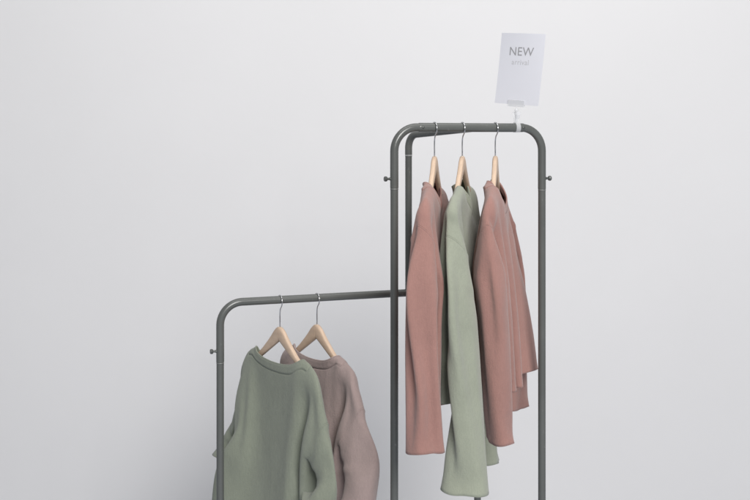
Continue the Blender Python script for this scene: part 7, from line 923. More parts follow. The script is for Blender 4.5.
195,-7,-9,-24,-30,-29,-29,-29,-24,-22,7,69,-3,-9,-12,-11,-10,-12,-17,-18,104,-2,-10,-13,-14,-12,-14,-18,-21,117,-3,-11,-15,-16,-15,-15,-19,-22,129,-5,-13,-17,-18,-16,-17,-20,-22,139,
-5,-15,-19,-20,-19,-17,-20,-23,149,-6,-17,-21,-22,-21,-18,-20,-22,157,-7,-17,-22,-24,-23,-21,-19,-20,162,-6,-18,-23,-25,-25,-22,-20,-20,168,-6,-18,-24,-26,-25,-24,-21,-20,171,-6,-18,
-23,-26,-27,-25,-22,-20,173,-6,-17,-23,-26,-27,-26,-23,-20,171,-5,-16,-22,-26,-27,-26,-24,-21,168,-4,-14,-21,-25,-27,-27,-25,-22,164,-3,-12,-20,-24,-27,-27,-26,-22,160,-2,-10,-19,-25,
-27,-27,-26,-22,157,0,-10,-19,-24,-28,-28,-26,-22,158,0,-10,-19,-25,-28,-29,-26,-21,161,-2,-10,-21,-26,-28,-29,-26,-20,165,-3,-13,-21,-27,-29,-29,-25,-19,170,-6,-15,-23,-28,-29,-29,
-24,-18,177,-8,-19,-26,-29,-29,-28,-24,-17,190,-10,-24,-32,-31,-29,-29,-26,-20,5,-2,-29,4,5,0,7,2,1,7,-7,10,-8,12,-9,13,-12,18,-18,27,-29,43,-48,39,-36,35,-31,33,-30,32,-30,33,-30,35,
-31,35,-32,36,-32,34,-31,34,-30,32,-29,32,-28,32,-26,36,-72,-31,7,5,0,-1,-2,-5,-6,-6,-4,-2,3,3,2,1,2,3,3,4,4,4,4,3,2,8,-27,-8,8,-4,-2,-10,-15,-12,-8,-3,0,4,0,0,1,1,3,3,5,4,4,4,4,2,43,
-35,1,0,-8,-12,-13,-11,-8,-7,-6,-4,0,1,4,5,4,5,4,4,4,3,4,4,2,60,-29,-5,-8,-14,-10,-8,-6,-5,-3,-2,1,3,1,4,5,4,4,4,3,3,1,1,1,0,53,-28,-2,-3,-13,-6,-2,-3,-2,-2,1,0,-1,2,4,4,3,4,3,3,1,0,
0,-2,-4,43,-29,-1,4,-11,-6,1,0,0,0,1,0,0,2,3,3,3,4,2,2,0,-1,-3,-3,-4,-2,-3,14,-3,-5,-2,1,1,2,2,1,1,2,2,3,2,3,2,1,-1,-2,-4,-4,-4,-3,0,5,3,-3,-2,1,1,2,3,3,2,3,3,2,2,2,1,-1,-1,-4,-6,-6,
-5,-6,-4,10,5,2,0,0,0,2,4,4,3,4,3,3,2,1,-1,-2,-4,-6,-8,-8,-7,-5,-5,-5,22,7,3,1,1,1,2,3,4,5,4,4,2,0,-2,-3,-6,-8,-10,-10,-9,-7,-5,-4,-4,34,11,4,2,1,2,2,3,5,4,3,2,-1,-2,-6,-7,-9,-10,-11,
-12,-9,-6,-5,-4,-3,48,17,5,3,2,2,4,4,3,2,0,-3,-5,-8,-9,-10,-9,-10,-11,-12,-10,-8,-6,-4,-4,69,24,6,4,4,4,3,1,-1,-3,-4,-9,-11,-12,-11,-9,-9,-10,-10,-11,-10,-8,-6,-4,-7,88,31,11,7,2,0,
-2,-5,-8,-7,-9,-13,-13,-12,-10,-9,-8,-8,-7,-7,-5,-3,-2,-1,-3,75,40,16,3,-10,-9,-9,-9,-10,-9,-8,-11,-11,-8,-6,-5,-3,-2,-1,1,2,3,4,3,5,72,1,9,-9,-17,-10,-10,-8,-6,-5,-3,-5,-2,-1,0,1,3,
3,3,4,3,4,5,4,6,20,1,-4,-9,-10,0,-2,0,1,-1,0,0,0,2,3,2,3,4,3,4,3,3,4,3,4,-21,0,-21,-13,-2,13,11,11,7,4,2,2,2,2,2,2,2,3,4,3,3,3,3,3,4,-50,-29,-14,-21,1,12,14,15,14,11,9,8,6,5,4,3,4,4,
4,3,4,3,3,3,5,-70,-56,-6,-14,2,11,11,9,8,8,7,7,7,6,5,6,6,6,6,6,7,6,6,5,9,-68,-47,-20,-16,-13,3,11,13,10,9,9,8,7,6,5,5,6,4,3,4,5,4,5,4,1,-51,-32,-18,-14,-16,-7,15,16,4,1,8,7,4,4,6,7,
8,8,8,7,6,6,4,3,0,-51,-27,-17,-14,-10,-6,4,13,12,12,14,8,1,-5,-4,-1,1,5,7,7,7,8,7,7,11,-53,-26,-15,-15,-9,-5,0,9,16,20,22,12,1,-7,-8,-7,-4,0,3,4,4,6,7,6,6,-34,-20,-15,-17,-12,-5,-1,
7,16,24,27,22,4,-4,-6,-6,-4,-2,-1,0,1,2,3,0,-12,103,-3,3,2,2,7,0,9,3,7,5,5,1,6,-5,3,-6,-7,0,-3,-3,-1,0,1,2,2,1,1,1,1,1,2,12,-49,-3,3,10,12,11,5,1,0,-1,-2,-3,-4,-2,-1,-1,-1,0,-1,0,-1,
0,0,2,-24,-8,8,16,6,0,0,-2,-1,-3,-3,-3,-4,-2,-3,-1,0,-1,-1,-1,-1,-1,-1,-5,1,5,4,-2,-8,-4,-3,-2,-2,-2,-1,0,0,3,2,2,2,2,1,2,1,1,1,4,-8,7,-13,-10,-9,-8,-6,-4,-2,0,1,1,2,3,2,2,3,3,3,2,3,
3,4,6,15,4,-12,-7,-7,-8,-6,-7,-6,-5,-5,-5,-3,-1,-1,1,1,1,2,2,2,3,3,-1,62,5,-3,-3,-3,-4,-5,-6,-5,-6,-6,-6,-6,-4,-3,-1,-1,0,-1,0,-2,-1,-1,-2,68,-17,13,0,-1,-2,-2,-1,-2,-2,-2,-2,-3,-3,
-2,-2,-2,-2,-2,-2,-2,-2,-4,-4,-5,59,-12,8,4,2,1,1,1,0,0,0,-1,-2,-1,-2,-3,-2,-3,-3,-3,-3,-4,-4,-6,-6,35,-9,5,3,2,2,2,1,2,1,1,1,1,-1,0,-1,-1,-1,-2,-1,-3,-3,-3,-3,-1,5,-6,3,3,1,1,1,0,1,
1,1,0,1,0,0,0,0,0,-1,-1,-2,-1,-2,-2,1,-2,-2,3,2,1,0,1,-1,0,1,0,0,-1,0,-1,-1,-1,-1,-1,-2,-2,-1,-2,-2,-2,10,0,5,2,2,0,0,0,-1,0,0,-1,-1,-2,-1,-2,-2,-3,-2,-3,-3,-3,-3,-2,-4,22,3,6,4,3,0,
0,0,0,-1,-2,-2,-3,-2,-3,-2,-4,-3,-3,-4,-3,-3,-3,-3,-3,26,6,9,6,3,2,-1,-2,-2,-3,-3,-3,-3,-3,-3,-4,-3,-4,-3,-3,-2,-3,-1,-2,-1,22,7,12,8,3,1,-2,-4,-5,-4,-4,-3,-3,-4,-3,-3,-3,-3,-1,-2,0,
0,0,1,1,10,7,12,10,3,-3,-4,-5,-5,-5,-4,-3,-3,-2,-2,-1,-1,1,0,2,1,3,2,3,3,-11,5,11,9,1,-3,-4,-4,-4,-2,-2,-2,0,0,1,1,2,3,3,2,3,3,3,4,2,-32,9,9,1,-1,-1,-1,0,0,1,1,3,2,3,2,3,3,4,2,4,3,2,
3,2,-55,7,9,7,5,5,3,2,2,-1,-1,2,3,3,2,3,3,2,3,2,2,2,1,4,-67,-1,4,6,6,8,7,7,6,6,3,0,1,0,0,1,0,0,1,0,1,1,1,1,-56,-8,-15,-1,5,7,7,6,7,11,10,1,1,0,1,0,0,0,0,0,0,-1,0,2,-54,4,-27,-11,3,7,
6,4,7,13,7,2,4,2,0,0,0,-1,-1,-1,-1,-1,-2,-2,-36,5,-11,-15,-9,-1,3,5,8,11,12,8,6,2,0,-2,-2,-2,-3,-2,-2,-3,-4,-7,-9,5,-6,-15,-15,-10,-2,2,8,14,16,9,1,-2,-3,-3,-2,-3,-3,-1,-2,-1,-2,-4,
5,9,-1,-10,-16,-15,-11,-2,6,81,-17,-5,5,9,9,7,4,5,10,15,-42,-15,-8,2,11,13,10,4,4,8,15,-44,-15,-10,0,12,16,13,5,2,7,14,-45,-15,-10,-1,10,17,16,8,2,4,14,-47,-15,-9,-2,8,17,17,11,3,5,
12,-51,-13,-8,-2,7,15,17,13,6,5,12,-57,-11,-7,0,6,14,17,15,8,6,12,-63,-11,-6,1,8,13,17,15,10,8,12,-68,-13,-5,2,9,13,16,16,13,10,13,-74,-15,-6,3,10,14,15,16,15,14,14,-79,-17,-8,4,12,
15,15,15,16,15,15,-79,-19,-10,3,13,17,16,15,15,15,15,-76,-21,-13,2,12,18,18,16,16,15,14,-73,-23,-14,-1,11,18,18,18,17,16,15,-71,-24,-16,-3,10,16,18,19,18,17,16,-67,-24,-17,-4,8,15,17,
18,18,19,17,-63,-24,-17,-5,7,14,16,17,18,20,19,-62,-23,-17,-7,7,14,15,16,19,20,21,-62,-23,-17,-6,5,13,16,16,19,21,22,-62,-23,-17,-7,4,13,16,17,19,23,22,-64,-23,-17,-8,2,14,17,19,19,
24,24,-67,-25,-19,-11,0,18,20,20,18,29,25,-80,12,12,11,10,8,4,-3,-13,-44,14,13,13,11,7,2,-3,-12,-46,14,14,15,11,6,2,-3,-13,-47,15,15,16,12,7,1,-5,-14,-50,16,16,17,13,7,1,-5,-14,-56,
16,17,18,14,8,2,-5,-14,-60,15,17,18,16,9,3,-4,-13,-64,15,17,18,16,11,4,-2,-12,-67,15,16,17,17,12,7,-1,-10,-72,16,14,17,17,15,8,0,-10,-73,16,14,16,18,15,7,-1,-9,-72,17,14,16,17,13,6,
-2,-9,-67,18,15,15,15,10,4,-3,-7,-62,19,15,14,14,8,2,-2,-7,-59,20,16,15,12,7,1,-2,-8,-56,20,17,15,12,5,1,-3,-9,-54,21,18,15,11,4,1,-4,-10,-52,23,19,14,10,4,0,-4,-10,-53,24,21,15,8,4,
1,-3,-11,-55,24,22,16,9,5,2,-4,-12,-59,25,24,17,11,6,3,-3,-16,-65,28,28,19,11,7,7,1,-25,-202,-18,-16,-17,-15,-9,-1,9,17,22,17,4,-15,-16,-19,-17,-11,-2,11,19,22,17,5,-13,-16,-19,-20,
-13,-1,12,21,23,18,4,-12,-15,-20,-22,-15,-1,13,22,23,18,6,-11,-15,-20,-23,-16,-2,12,22,22,17,13,-12,-14,-20,-23,-18,-3,11,21,21,18,19,-13,-14,-20,-23,-18,-5,10,20,21,19,23,-15,-14,-19,
-23,-18,-6,10,18,22,20,26,-17,-15,-20,-22,-18,-6,10,18,22,22,26,-18,-18,-20,-21,-17,-5,9,19,23,22,26,-21,-20,-20,-21,-15,-4,10,19,23,23,24,-23,-21,-21,-19,-14,-3,11,20,23,23,24,-25,
-23,-21,-18,-12,-2,11,20,23,23,25,-25,-24,-21,-17,-12,-1,10,20,23,23,26,-25,-24,-21,-17,-12,-1,10,19,24,23,25,-25,-23,-20,-17,-12,-2,11,19,24,23,23,-25,-22,-20,-17,-11,-2,11,20,24,24,
20,-25,-22,-20,-16,-11,-1,12,20,24,25,16,-25,-22,-20,-17,-9,1,12,20,25,25,13,-26,-24,-20,-16,-7,3,13,20,24,26,10,-28,-26,-22,-14,-2,4,12,20,24,28,6,-31,-32,-22,-14,9,2,10,20,25,33,25,
12,4,-3,-10,-13,-12,-6,-1,18,13,8,2,-5,-13,-13,-8,-4,12,12,9,7,-1,-10,-14,-10,-7,8,11,9,8,3,-7,-13,-13,-9,8,10,7,9,5,-3,-13,-15,-13,12,9,6,7,7,-1,-11,-16,-17,17,9,4,4,7,2,-8,-17,-19,
20,9,3,1,5,4,-6,-16,-20,22,11,2,-2,3,3,-4,-15,-20,25,12,1,-3,0,2,-4,-14,-19,26,14,2,-5,-2,0,-4,-12,-19,26,16,3,-5,-4,-1,-5,-12,-18,27,17,5,-5,-6,-3,-6,-12,-17,29,17,7,-4,-7,-5,-7,-13,
-17,31,18,7,-3,-7,-6,-8,-13,-17,30,19,9,-2,-6,-7,-9,-13,-17,27,20,10,0,-5,-7,-8,-14,-17,23,21,11,2,-4,-6,-9,-13,-18,19,22,13,4,-3,-6,-9,-14,-19,16,23,15,6,-2,-6,-9,-15,-21,14,25,18,
7,-1,-5,-11,-16,-22,10,32,21,8,-3,-3,-11,-18,-25,-250,41,-35,-42,10,-37,4,-35,2,-34,2,-32,2,-30,3,-27,-1,-19,-9,-9,-23,6,-56,5,-61,3,-61,2,-62,2,-62,2,-62,2,-62,2,-62,2,-63,2,-62,2,
-63,2,-62,2,-63,2,-62,2,1181,-43,-31,-35,-36,-34,-34,-33,-34,-36,-40,-52,-56,-58,-59,-60,-60,-61,-60,-61,-60,-61,-60,-61,-60,1216,-30,-35,-38,-39,-37,-38,-39,-40,-40,-43,-57,-58,-58,
-60,-61,-60,-61,-61,-61,-60,-61,-60,-61,-60,1297,-58,-48,-44,-42,-42,-42,-43,-44,-43,-46,-58,-60,-61,-61,-60,-61,-60,-61,-61,-60,-61,-60,-61,-60,1319,-55,-47,-46,-44,-45,-47,-46,-46,
-46,-48,-59,-61,-61,-60,-61,-60,-61,-61,-60,-61,-60,-61,-60,-61,1338,-54,-49,-48,-46,-48,-49,-48,-48,-49,-50,-59,-60,-61,-60,-61,-61,-60,-61,-61,-60,-61,-60,-61,-60,1357,-54,-61,-48,
-47,-49,-50,-49,-50,-49,-50,-60,-61,-60,-61,-60,-61,-61,-60,-61,-61,-60,-61,-60,-60,1283,-54,-35,-43,-42,-44,-43,-43,-43,-43,-45,-58,-61,-60,-61,-61,-60,-61,-61,-60,-61,-60,-61,-60,
-60,1243,-42,-38,-39,-40,-39,-40,-38,-39,-39,-41,-58,-61,-61,-60,-61,-61,-60,-61,-60,-60,-61,-60,-60,-61,1221,-40,-36,-37,-37,-38,-37,-37,-36,-36,-39,-58,-61,-61,-60,-61,-61,-60,-60,
-61,-60,-60,-60,-60,-60,1205,-38,-35,-36,-36,-36,-36,-35,-35,-35,-38,-57,-61,-61,-61,-60,-61,-60,-60,-59,-60,-60,-61,-60,-60,1196,-38,-34,-35,-35,-35,-35,-35,-34,-34,-37,-57,-61,-61,
-60,-60,-61,-59,-60,-60,-60,-60,-60,-60,-61,1190,-35,-34,-35,-34,-35,-35,-34,-34,-34,-37,-57,-61,-60,-60,-60,-60,-60,-60,-59,-60,-60,-60,-60,-61,1184,-30,-33,-35,-35,-35,-35,-34,-34,
-34,-37,-57,-60,-60,-59,-61,-60,-60,-59,-60,-60,-60,-60,-61,-60,1181,-23,-33,-35,-35,-36,-36,-34,-35,-34,-37,-57,-59,-60,-60,-60,-61,-60,-60,-61,-60,-60,-61,-60,-61,1177,-9,-32,-34,
-36,-36,-36,-36,-35,-36,-39,-57,-61,-60,-61,-61,-60,-61,-61,-61,-61,-60,-61,-60,-60,1198,-36,-28,-11,-32,-40,-40,-39,-40,-39,-42,-59,-61,-61,-61,-61,-61,-61,-61,-61,-60,-61,-60,-60,
-60,1252,-15,-87,2,-36,-44,-45,-44,-44,-43,-46,-59,-62,-61,-61,-61,-61,-60,-61,-61,-60,-61,-61,-60,-61,1316,-134,-12,17,-38,-48,-49,-50,-50,-49,-52,-60,-61,-61,-61,-61,-61,-61,-60,-61,
-61,-60,-61,-61,-60,1293,-86,1,-23,-49,-49,-48,-47,-47,-47,-50,-59,-61,-61,-61,-60,-61,-61,-60,-61,-60,-61,-61,-60,-61,1272,-18,-50,-43,-45,-45,-46,-45,-46,-46,-47,-58,-60,-60,-61,-60,
-60,-60,-61,-60,-60,-61,-60,-61,-60,1251,-41,-42,-39,-39,-42,-41,-41,-42,-42,-45,-57,-60,-61,-60,-60,-61,-60,-60,-61,-60,-60,-60,-61,-60,1183,-21,-34,-36,-36,-36,-37,-36,-38,-37,-41,
-57,-58,-59,-60,-60,-60,-60,-60,-60,-61,-60,-60,-60,-60,1144,-23,-34,-33,-34,-34,-34,-33,-33,-33,-37,-50,-57,-58,-59,-60,-59,-60,-60,-59,-60,-60,-60,-60,-59,1103,-27,-28,-31,-32,-33,
-32,-31,-29,-28,-30,-45,-54,-58,-58,-59,-59,-59,-60,-60,-59,-60,-60,-59,-57,1061,-28,-24,-28,-30,-31,-31,-30,-27,-23,-20,-39,-52,-57,-58,-58,-60,-59,-60,-60,-59,-60,-60,-59,-61,1095,
-44,12,-38,6,-36,4,-35,5,-34,6,-33,6,-30,2,-24,-5,-15,-18,-51,-58,-59,-60,-60,-60,-60,-60,-61,-60,-61,-60,-61,-60,1147,-36,-35,-33,-32,-31,-33,-33,-36,-40,-53,-59,-59,-60,-61,-60,-61,
-60,-61,-61,-61,-60,-61,-60,1191,-41,-37,-36,-35,-36,-38,-40,-39,-43,-57,-60,-60,-61,-61,-61,-61,-61,-60,-61,-61,-61,-60,-61,1233,-46,-42,-42,-43,-42,-43,-42,-42,-44,-59,-60,-61,-60,
-61,-61,-60,-61,-61,-60,-61,-61,-60,-61,1256,-44,-43,-46,-46,-46,-45,-46,-46,-48,-59,-61,-60,-61,-60,-61,-60,-61,-61,-60,-61,-60,-61,-60,1281,-48,-46,-49,-48,-49,-48,-48,-48,-50,-60,
-61,-61,-61,-61,-60,-61,-61,-61,-60,-61,-61,-60,-61,1312,-60,-51,-51,-51,-51,-50,-50,-50,-51,-59,-61,-61,-60,-61,-61,-61,-60,-61,-61,-60,-61,-61,-60,1335,-42,-58,-50,-48,-49,-49,-47,
-48,-48,-49,-59,-61,-61,-61,-60,-61,-61,-61,-61,-60,-61,-60,-61,-60,1314,-50,-45,-46,-46,-47,-47,-46,-46,-46,-48,-59,-61,-61,-61,-61,-61,-61,-60,-61,-61,-60,-61,-60,-61,1306,-50,-44,
-45,-46,-45,-46,-45,-44,-45,-47,-60,-61,-61,-60,-61,-61,-61,-61,-61,-61,-60,-61,-61,-60,1301,-50,-44,-44,-45,-45,-45,-44,-45,-44,-46,-59,-61,-61,-61,-61,-61,-60,-61,-61,-61,-61,-60,
-61,-61,1299,-50,-44,-44,-45,-44,-45,-44,-44,-44,-46,-59,-61,-60,-61,-61,-61,-61,-60,-61,-61,-61,-60,-61,-61,1297,-49,-44,-44,-45,-44,-45,-44,-44,-43,-46,-59,-61,-61,-61,-60,-61,-61,
-60,-61,-61,-61,-60,-61,-60,1296,-49,-44,-44,-45,-44,-45,-44,-44,-44,-46,-59,-60,-61,-61,-61,-60,-61,-61,-60,-61,-61,-60,-61,-60,1298,-49,-43,-45,-45,-45,-45,-44,-45,-44,-46,-59,-61,
-61,-60,-61,-61,-60,-61,-61,-60,-61,-61,-60,-61,1304,-50,-43,-45,-45,-46,-46,-45,-45,-44,-47,-59,-61,-61,-60,-61,-61,-61,-60,-61,-61,-61,-60,-61,-61,1315,-51,-45,-45,-47,-47,-46,-46,
-46,-45,-48,-59,-61,-61,-61,-60,-61,-61,-61,-61,-60,-61,-61,-60,-61,1332,-55,-45,-47,-48,-49,-48,-47,-48,-47,-49,-59,-61,-61,-61,-61,-61,-60,-61,-61,-60,-61,-61,-60,-61,1307,-55,-50,
-51,-50,-51,-50,-50,-50,-51,-60,-61,-60,-61,-61,-61,-60,-61,-60,-61,-61,-60,-61,-61,1287,-49,-49,-48,-49,-49,-48,-49,-48,-50,-59,-61,-61,-60,-61,-61,-60,-61,-61,-60,-61,-61,-60,-61,
1266,-49,-47,-46,-46,-46,-46,-46,-46,-47,-59,-60,-61,-61,-60,-61,-61,-60,-61,-61,-61,-60,-61,-60,1231,-42,-41,-44,-44,-44,-43,-43,-44,-42,-57,-60,-60,-61,-61,-60,-61,-61,-61,-60,-61,
-61,-60,-61,1183,-33,-30,-38,-41,-42,-41,-40,-40,-38,-53,-59,-60,-61,-60,-61,-61,-61,-61,-60,-61,-60,-61,-61,1143,-32,-31,-32,-35,-37,-37,-37,-37,-38,-47,-55,-58,-59,-60,-60,-61,-61,
-60,-60,-61,-60,-60,-61,1103,-34,-32,-30,-30,-33,-33,-33,-31,-32,-42,-53,-57,-58,-59,-60,-60,-60,-60,-60,-60,-60,-60,-61,1053,-28,-32,-30,-29,-29,-29,-27,-23,217,-15,-25,-30,-31,-29,
-27,-22,-17,-13,-6,186,-10,-24,-29,-30,-29,-26,-21,-16,-11,-3,177,-10,-21,-29,-29,-28,-25,-21,-16,-10,-3,171,-8,-20,-27,-29,-27,-24,-20,-15,-11,-3,165,-8,-19,-25,-27,-26,-23,-19,-15,
-10,-2,153,-6,-17,-23,-25,-25,-22,-18,-14,-9,-2,140,-6,-14,-21,-23,-23,-20,-17,-15,-8,-1,125,-4,-12,-19,-20,-21,-18,-17,-13,-9,-1,111,-3,-11,-15,-18,-19,-16,-15,-13,-8,-1,95,-2,-8,-13,
-16,-16,-15,-13,-11,-8,-1,80,-2,-7,-10,-13,-14,-13,-11,-11,-6,-2,66,-2,-5,-8,-11,-10,-11,-10,-10,-6,-2,51,-2,-4,-6,-7,-8,-8,-9,-8,-7,-2,37,-2,-3,-4,-5,-5,-5,-7,-7,-7,-1,22,-2,-3,-2,
-2,-3,-3,-5,-6,-5,-2,9,-2,-2,-2,0,-1,-2,-3,-4,-4,0,-5,-2,-2,0,0,1,-1,-1,-2,-3,0,-16,-1,-2,0,1,1,1,0,0,-1,0,-25,-1,-2,0,1,2,2,1,1,1,1,-33,-1,-1,-1,2,1,2,2,3,2,1,-36,-1,-3,-1,2,2,1,2,
4,4,1,-34,-2,-7,-4,4,3,-1,1,8,8,0,474,-24,-29,-29,-29,-26,-23,-19,-14,168,-22,-28,-29,-29,-25,-22,-17,-12,164,-21,-27,-28,-28,-26,-22,-17,-11,161,-19,-24,-27,-28,-26,-22,-17,-11,155,
-17,-22,-25,-27,-25,-21,-16,-11,144,-15,-20,-23,-25,-23,-20,-15,-10,129,-13,-18,-21,-22,-21,-18,-14,-10,115,-11,-16,-19,-19,-20,-16,-13,-9,101,-10,-14,-16,-17,-17,-16,-12,-8,87,-8,-12,
-13,-15,-15,-14,-11,-8,74,-7,-9,-11,-11,-13,-13,-12,-7,60,-4,-7,-8,-9,-11,-12,-11,-7,47,-3,-5,-5,-6,-9,-11,-10,-8,34,-2,-3,-3,-4,-7,-8,-9,-8,20,0,-2,-1,-2,-5,-6,-8,-6,6,0,0,0,0,-3,-4,
-6,-5,-7,1,1,1,1,-1,-3,-4,-4,-18,2,1,2,1,1,-1,-2,-3,-27,1,2,2,2,1,1,-1,-2,-34,0,2,3,3,2,2,0,-1,-40,-1,3,3,3,4,3,1,-2,-45,-3,6,4,1,7,7,-1,-6,478,-13,-21,-27,-28,-29,-28,-27,-23,-18,-10,
185,-10,-20,-24,-26,-26,-26,-24,-22,-16,-6,166,-10,-18,-21,-23,-23,-23,-22,-20,-15,-6,147,-9,-15,-18,-19,-19,-21,-20,-19,-13,-6,127,-9,-13,-15,-15,-16,-18,-18,-17,-12,-5,106,-8,-12,
-12,-13,-14,-15,-16,-15,-10,-4,85,-7,-11,-11,-10,-12,-13,-13,-13,-8,-2,65,-7,-9,-10,-8,-10,-10,-12,-10,-6,-2,48,-6,-8,-8,-7,-7,-9,-9,-8,-5,-1,34,-6,-7,-6,-6,-6,-6,-7,-7,-3,-1,22,-5,
-6,-5,-5,-4,-6,-5,-5,-3,0,11,-4,-4,-4,-4,-4,-4,-4,-4,-2,1,0,-3,-4,-3,-3,-3,-3,-3,-2,-1,1,-11,-3,-2,-2,-2,-2,-2,-2,0,0,1,-21,-3,-1,-2,-1,-1,0,0,0,1,1,-29,-2,-1,-1,0,0,0,1,1,2,2,-36,-1,
-1,-1,1,0,1,2,1,2,3,-42,-1,-1,0,0,1,2,1,2,3,2,-47,-1,-1,0,1,2,1,2,2,2,2,-50,-1,0,0,1,2,1,1,2,3,1,-50,0,-1,0,1,2,0,1,2,2,1,-49,3,-2,-3,2,4,-2,-1,3,3,-2,725,-24,-29,-31,-29,-27,-26,-22,
-16,170,-21,-28,-30,-28,-26,-23,-19,-13,156,-17,-26,-28,-28,-24,-21,-17,-11,141,-14,-22,-26,-26,-23,-18,-15,-10,123,-10,-19,-23,-23,-21,-17,-13,-9,104,-8,-15,-20,-21,-18,-15,-12,-7,
84,-6,-13,-17,-18,-16,-13,-10,-7,65,-4,-10,-14,-15,-14,-12,-8,-6,48,-3,-8,-11,-13,-12,-10,-7,-5,34,-1,-6,-10,-11,-9,-8,-6,-4,22,-1,-4,-8,-9,-8,-6,-5,-3,12,0,-4,-6,-7,-7,-5,-3,-3,1,1,
-3,-4,-5,-5,-4,-3,-2,-10,1,-1,-3,-3,-3,-3,-1,-2,-20,1,1,-2,-2,-1,-1,-1,-1,-29,2,1,0,0,-1,0,0,-1,-35,3,1,1,0,1,1,0,-1,-41,2,3,1,1,1,1,1,-1,-47,3,2,2,2,1,2,0,-2,-50,3,4,2,2,1,1,-1,-2,
-51,4,4,3,1,2,0,-2,-3,-52,5,8,3,-1,2,2,-4,-8,)),

}
def decode(key):
    a = DATA[key][1]; n = len(a) // 3; out = [[0, 0, 0] for _ in range(n)]
    for c in range(3):
        acc = 0
        for i in range(n):
            acc += a[c * n + i]; out[i][c] = acc / 2000      # half millimetres, each relative to the one before
    return [Vector(p) for p in out]

def topo(cfg):
    global SLEEVE_ANG
    SLEEVE_ANG = R(cfg.get('ang', 62))
    return pattern(**cfg.get('pat', {}))[1]

def loops_of(faces):
    """closed / open chains of boundary edges"""
    from collections import defaultdict
    cnt = defaultdict(int)
    for f in faces:
        for a, b in zip(f, f[1:] + f[:1]): cnt[frozenset((a, b))] += 1
    adj = defaultdict(list)
    for e, c in cnt.items():
        if c == 1:
            a, b = tuple(e); adj[a].append(b); adj[b].append(a)
    seen = set(); out = []
    for s in adj:
        if s in seen: continue
        ch = [s]; seen.add(s); cur = s
        while True:
            nx = [q for q in adj[cur] if q not in seen]
            if not nx: break
            cur = nx[0]; seen.add(cur); ch.append(cur)
        out.append(ch)
    return out

def bspline(P, sub=4):
    n = len(P); out = []
    for i in range(n):
        a, b, c, d_ = P[i - 1], P[i], P[(i + 1) % n], P[(i + 2) % n]
        for k in range(sub):
            t = k / sub
            out.append((a * (1 - t) ** 3 + b * (3 * t**3 - 6 * t * t + 4) + c * (-3 * t**3 + 3 * t * t + 3 * t + 1) + d_ * t**3) / 6)
    return out

def evaluated(me, thick, rim=0):
    o = bpy.data.objects.new('tmp', me); COL.objects.link(o)
    s = o.modifiers.new('s', 'SUBSURF'); s.levels = s.render_levels = 2; s.boundary_smooth = 'ALL'
    k = o.modifiers.new('k', 'SOLIDIFY'); k.thickness = thick; k.offset = 0; k.material_offset_rim = rim; k.use_even_offset = False
    dg = bpy.context.evaluated_depsgraph_get(); dg.update()
    r = bpy.data.meshes.new_from_object(o.evaluated_get(dg))
    bpy.data.objects.remove(o); return r

def raw_edge(m):
    n = m.name + '_raw_edge'
    if n in bpy.data.materials: return bpy.data.materials[n]
    c = m.node_tree.nodes['Color Ramp'].color_ramp.elements[1].color
    return mat(n, tuple(.45 * x + .30 for x in c[:3]), .95, spec=.1)

def make_sweater(key, loc, rz, m, label, group, scale=1.0, warp=None, stem=0.0, tilt=0.0):
    cfg = DATA[key][0]; P = decode(key); F = topo(cfg)
    off = Vector((0, 0, -BARZ - stem))
    if warp: P = [warp(p) for p in P]
    P = [Vector((p.x * scale, p.y * scale, p.z * scale)) + off for p in P]
    t = empty('sweater', loc, label, 'sweater', group, rz)
    t.rotation_euler.y = 0
    groups = {}
    for q, part in F: groups.setdefault(part, []).append(list(q))
    loops = {}
    for part, fs in groups.items():
        ids = sorted({i for f in fs for i in f}); mp = {i: k for k, i in enumerate(ids)}
        me = bpy.data.meshes.new(part)
        me.from_pydata([P[i] for i in ids], [], [[mp[i] for i in f] for f in fs]); me.update()
        if part != 'collar': me.materials.append(m); me.materials.append(raw_edge(m))
        me2 = evaluated(me, .0034 if part == 'collar' else .0021, 0 if part == 'collar' else 1)
        name = {'sleeve_l': 'sleeve', 'sleeve_r': 'sleeve'}.get(part, part)
        me2.name = name
        o = link(name, me2, m, t)
        loops[part] = (o, loops_of(fs))
    # stitched seams and raw edges
    def cord(idx, r, parent, name, mm):
        V, F_ = sweep(bspline([P[i] for i in idx], 4), r, 6, closed=True)
        link(name, mesh(name, V, F_), mm, parent)
    bset = {i for f in groups['body'] for i in f}
    for part in ('sleeve_l', 'sleeve_r'):
        o, lp = loops[part]
        for ch in lp:
            if all(i in bset for i in ch): cord(ch, .0019, o, 'armhole_seam', m)
        o, lp = loops['collar']
    for ch in lp:
        inb = sum(i in bset for i in ch) / len(ch)
        cord(ch, .0022 if inb < .5 else .0016, o, 'collar_edge' if inb < .5 else 'collar_seam', m)
    return t
GR = 'sweaters on the tall rail'; GL = 'sweaters on the low rail'
HR_ = 'hangers on the tall rail'; HL = 'hangers on the low rail'
def low_at(px):
    k = (px - 375) / F_PX; dx, dy = P1[0] - P0[0], P1[1] - P0[1]
    t = (k * P0[1] - P0[0]) / (dx - k * dy); return Vector((P0[0] + dx * t, P0[1] + dy * t, zl))
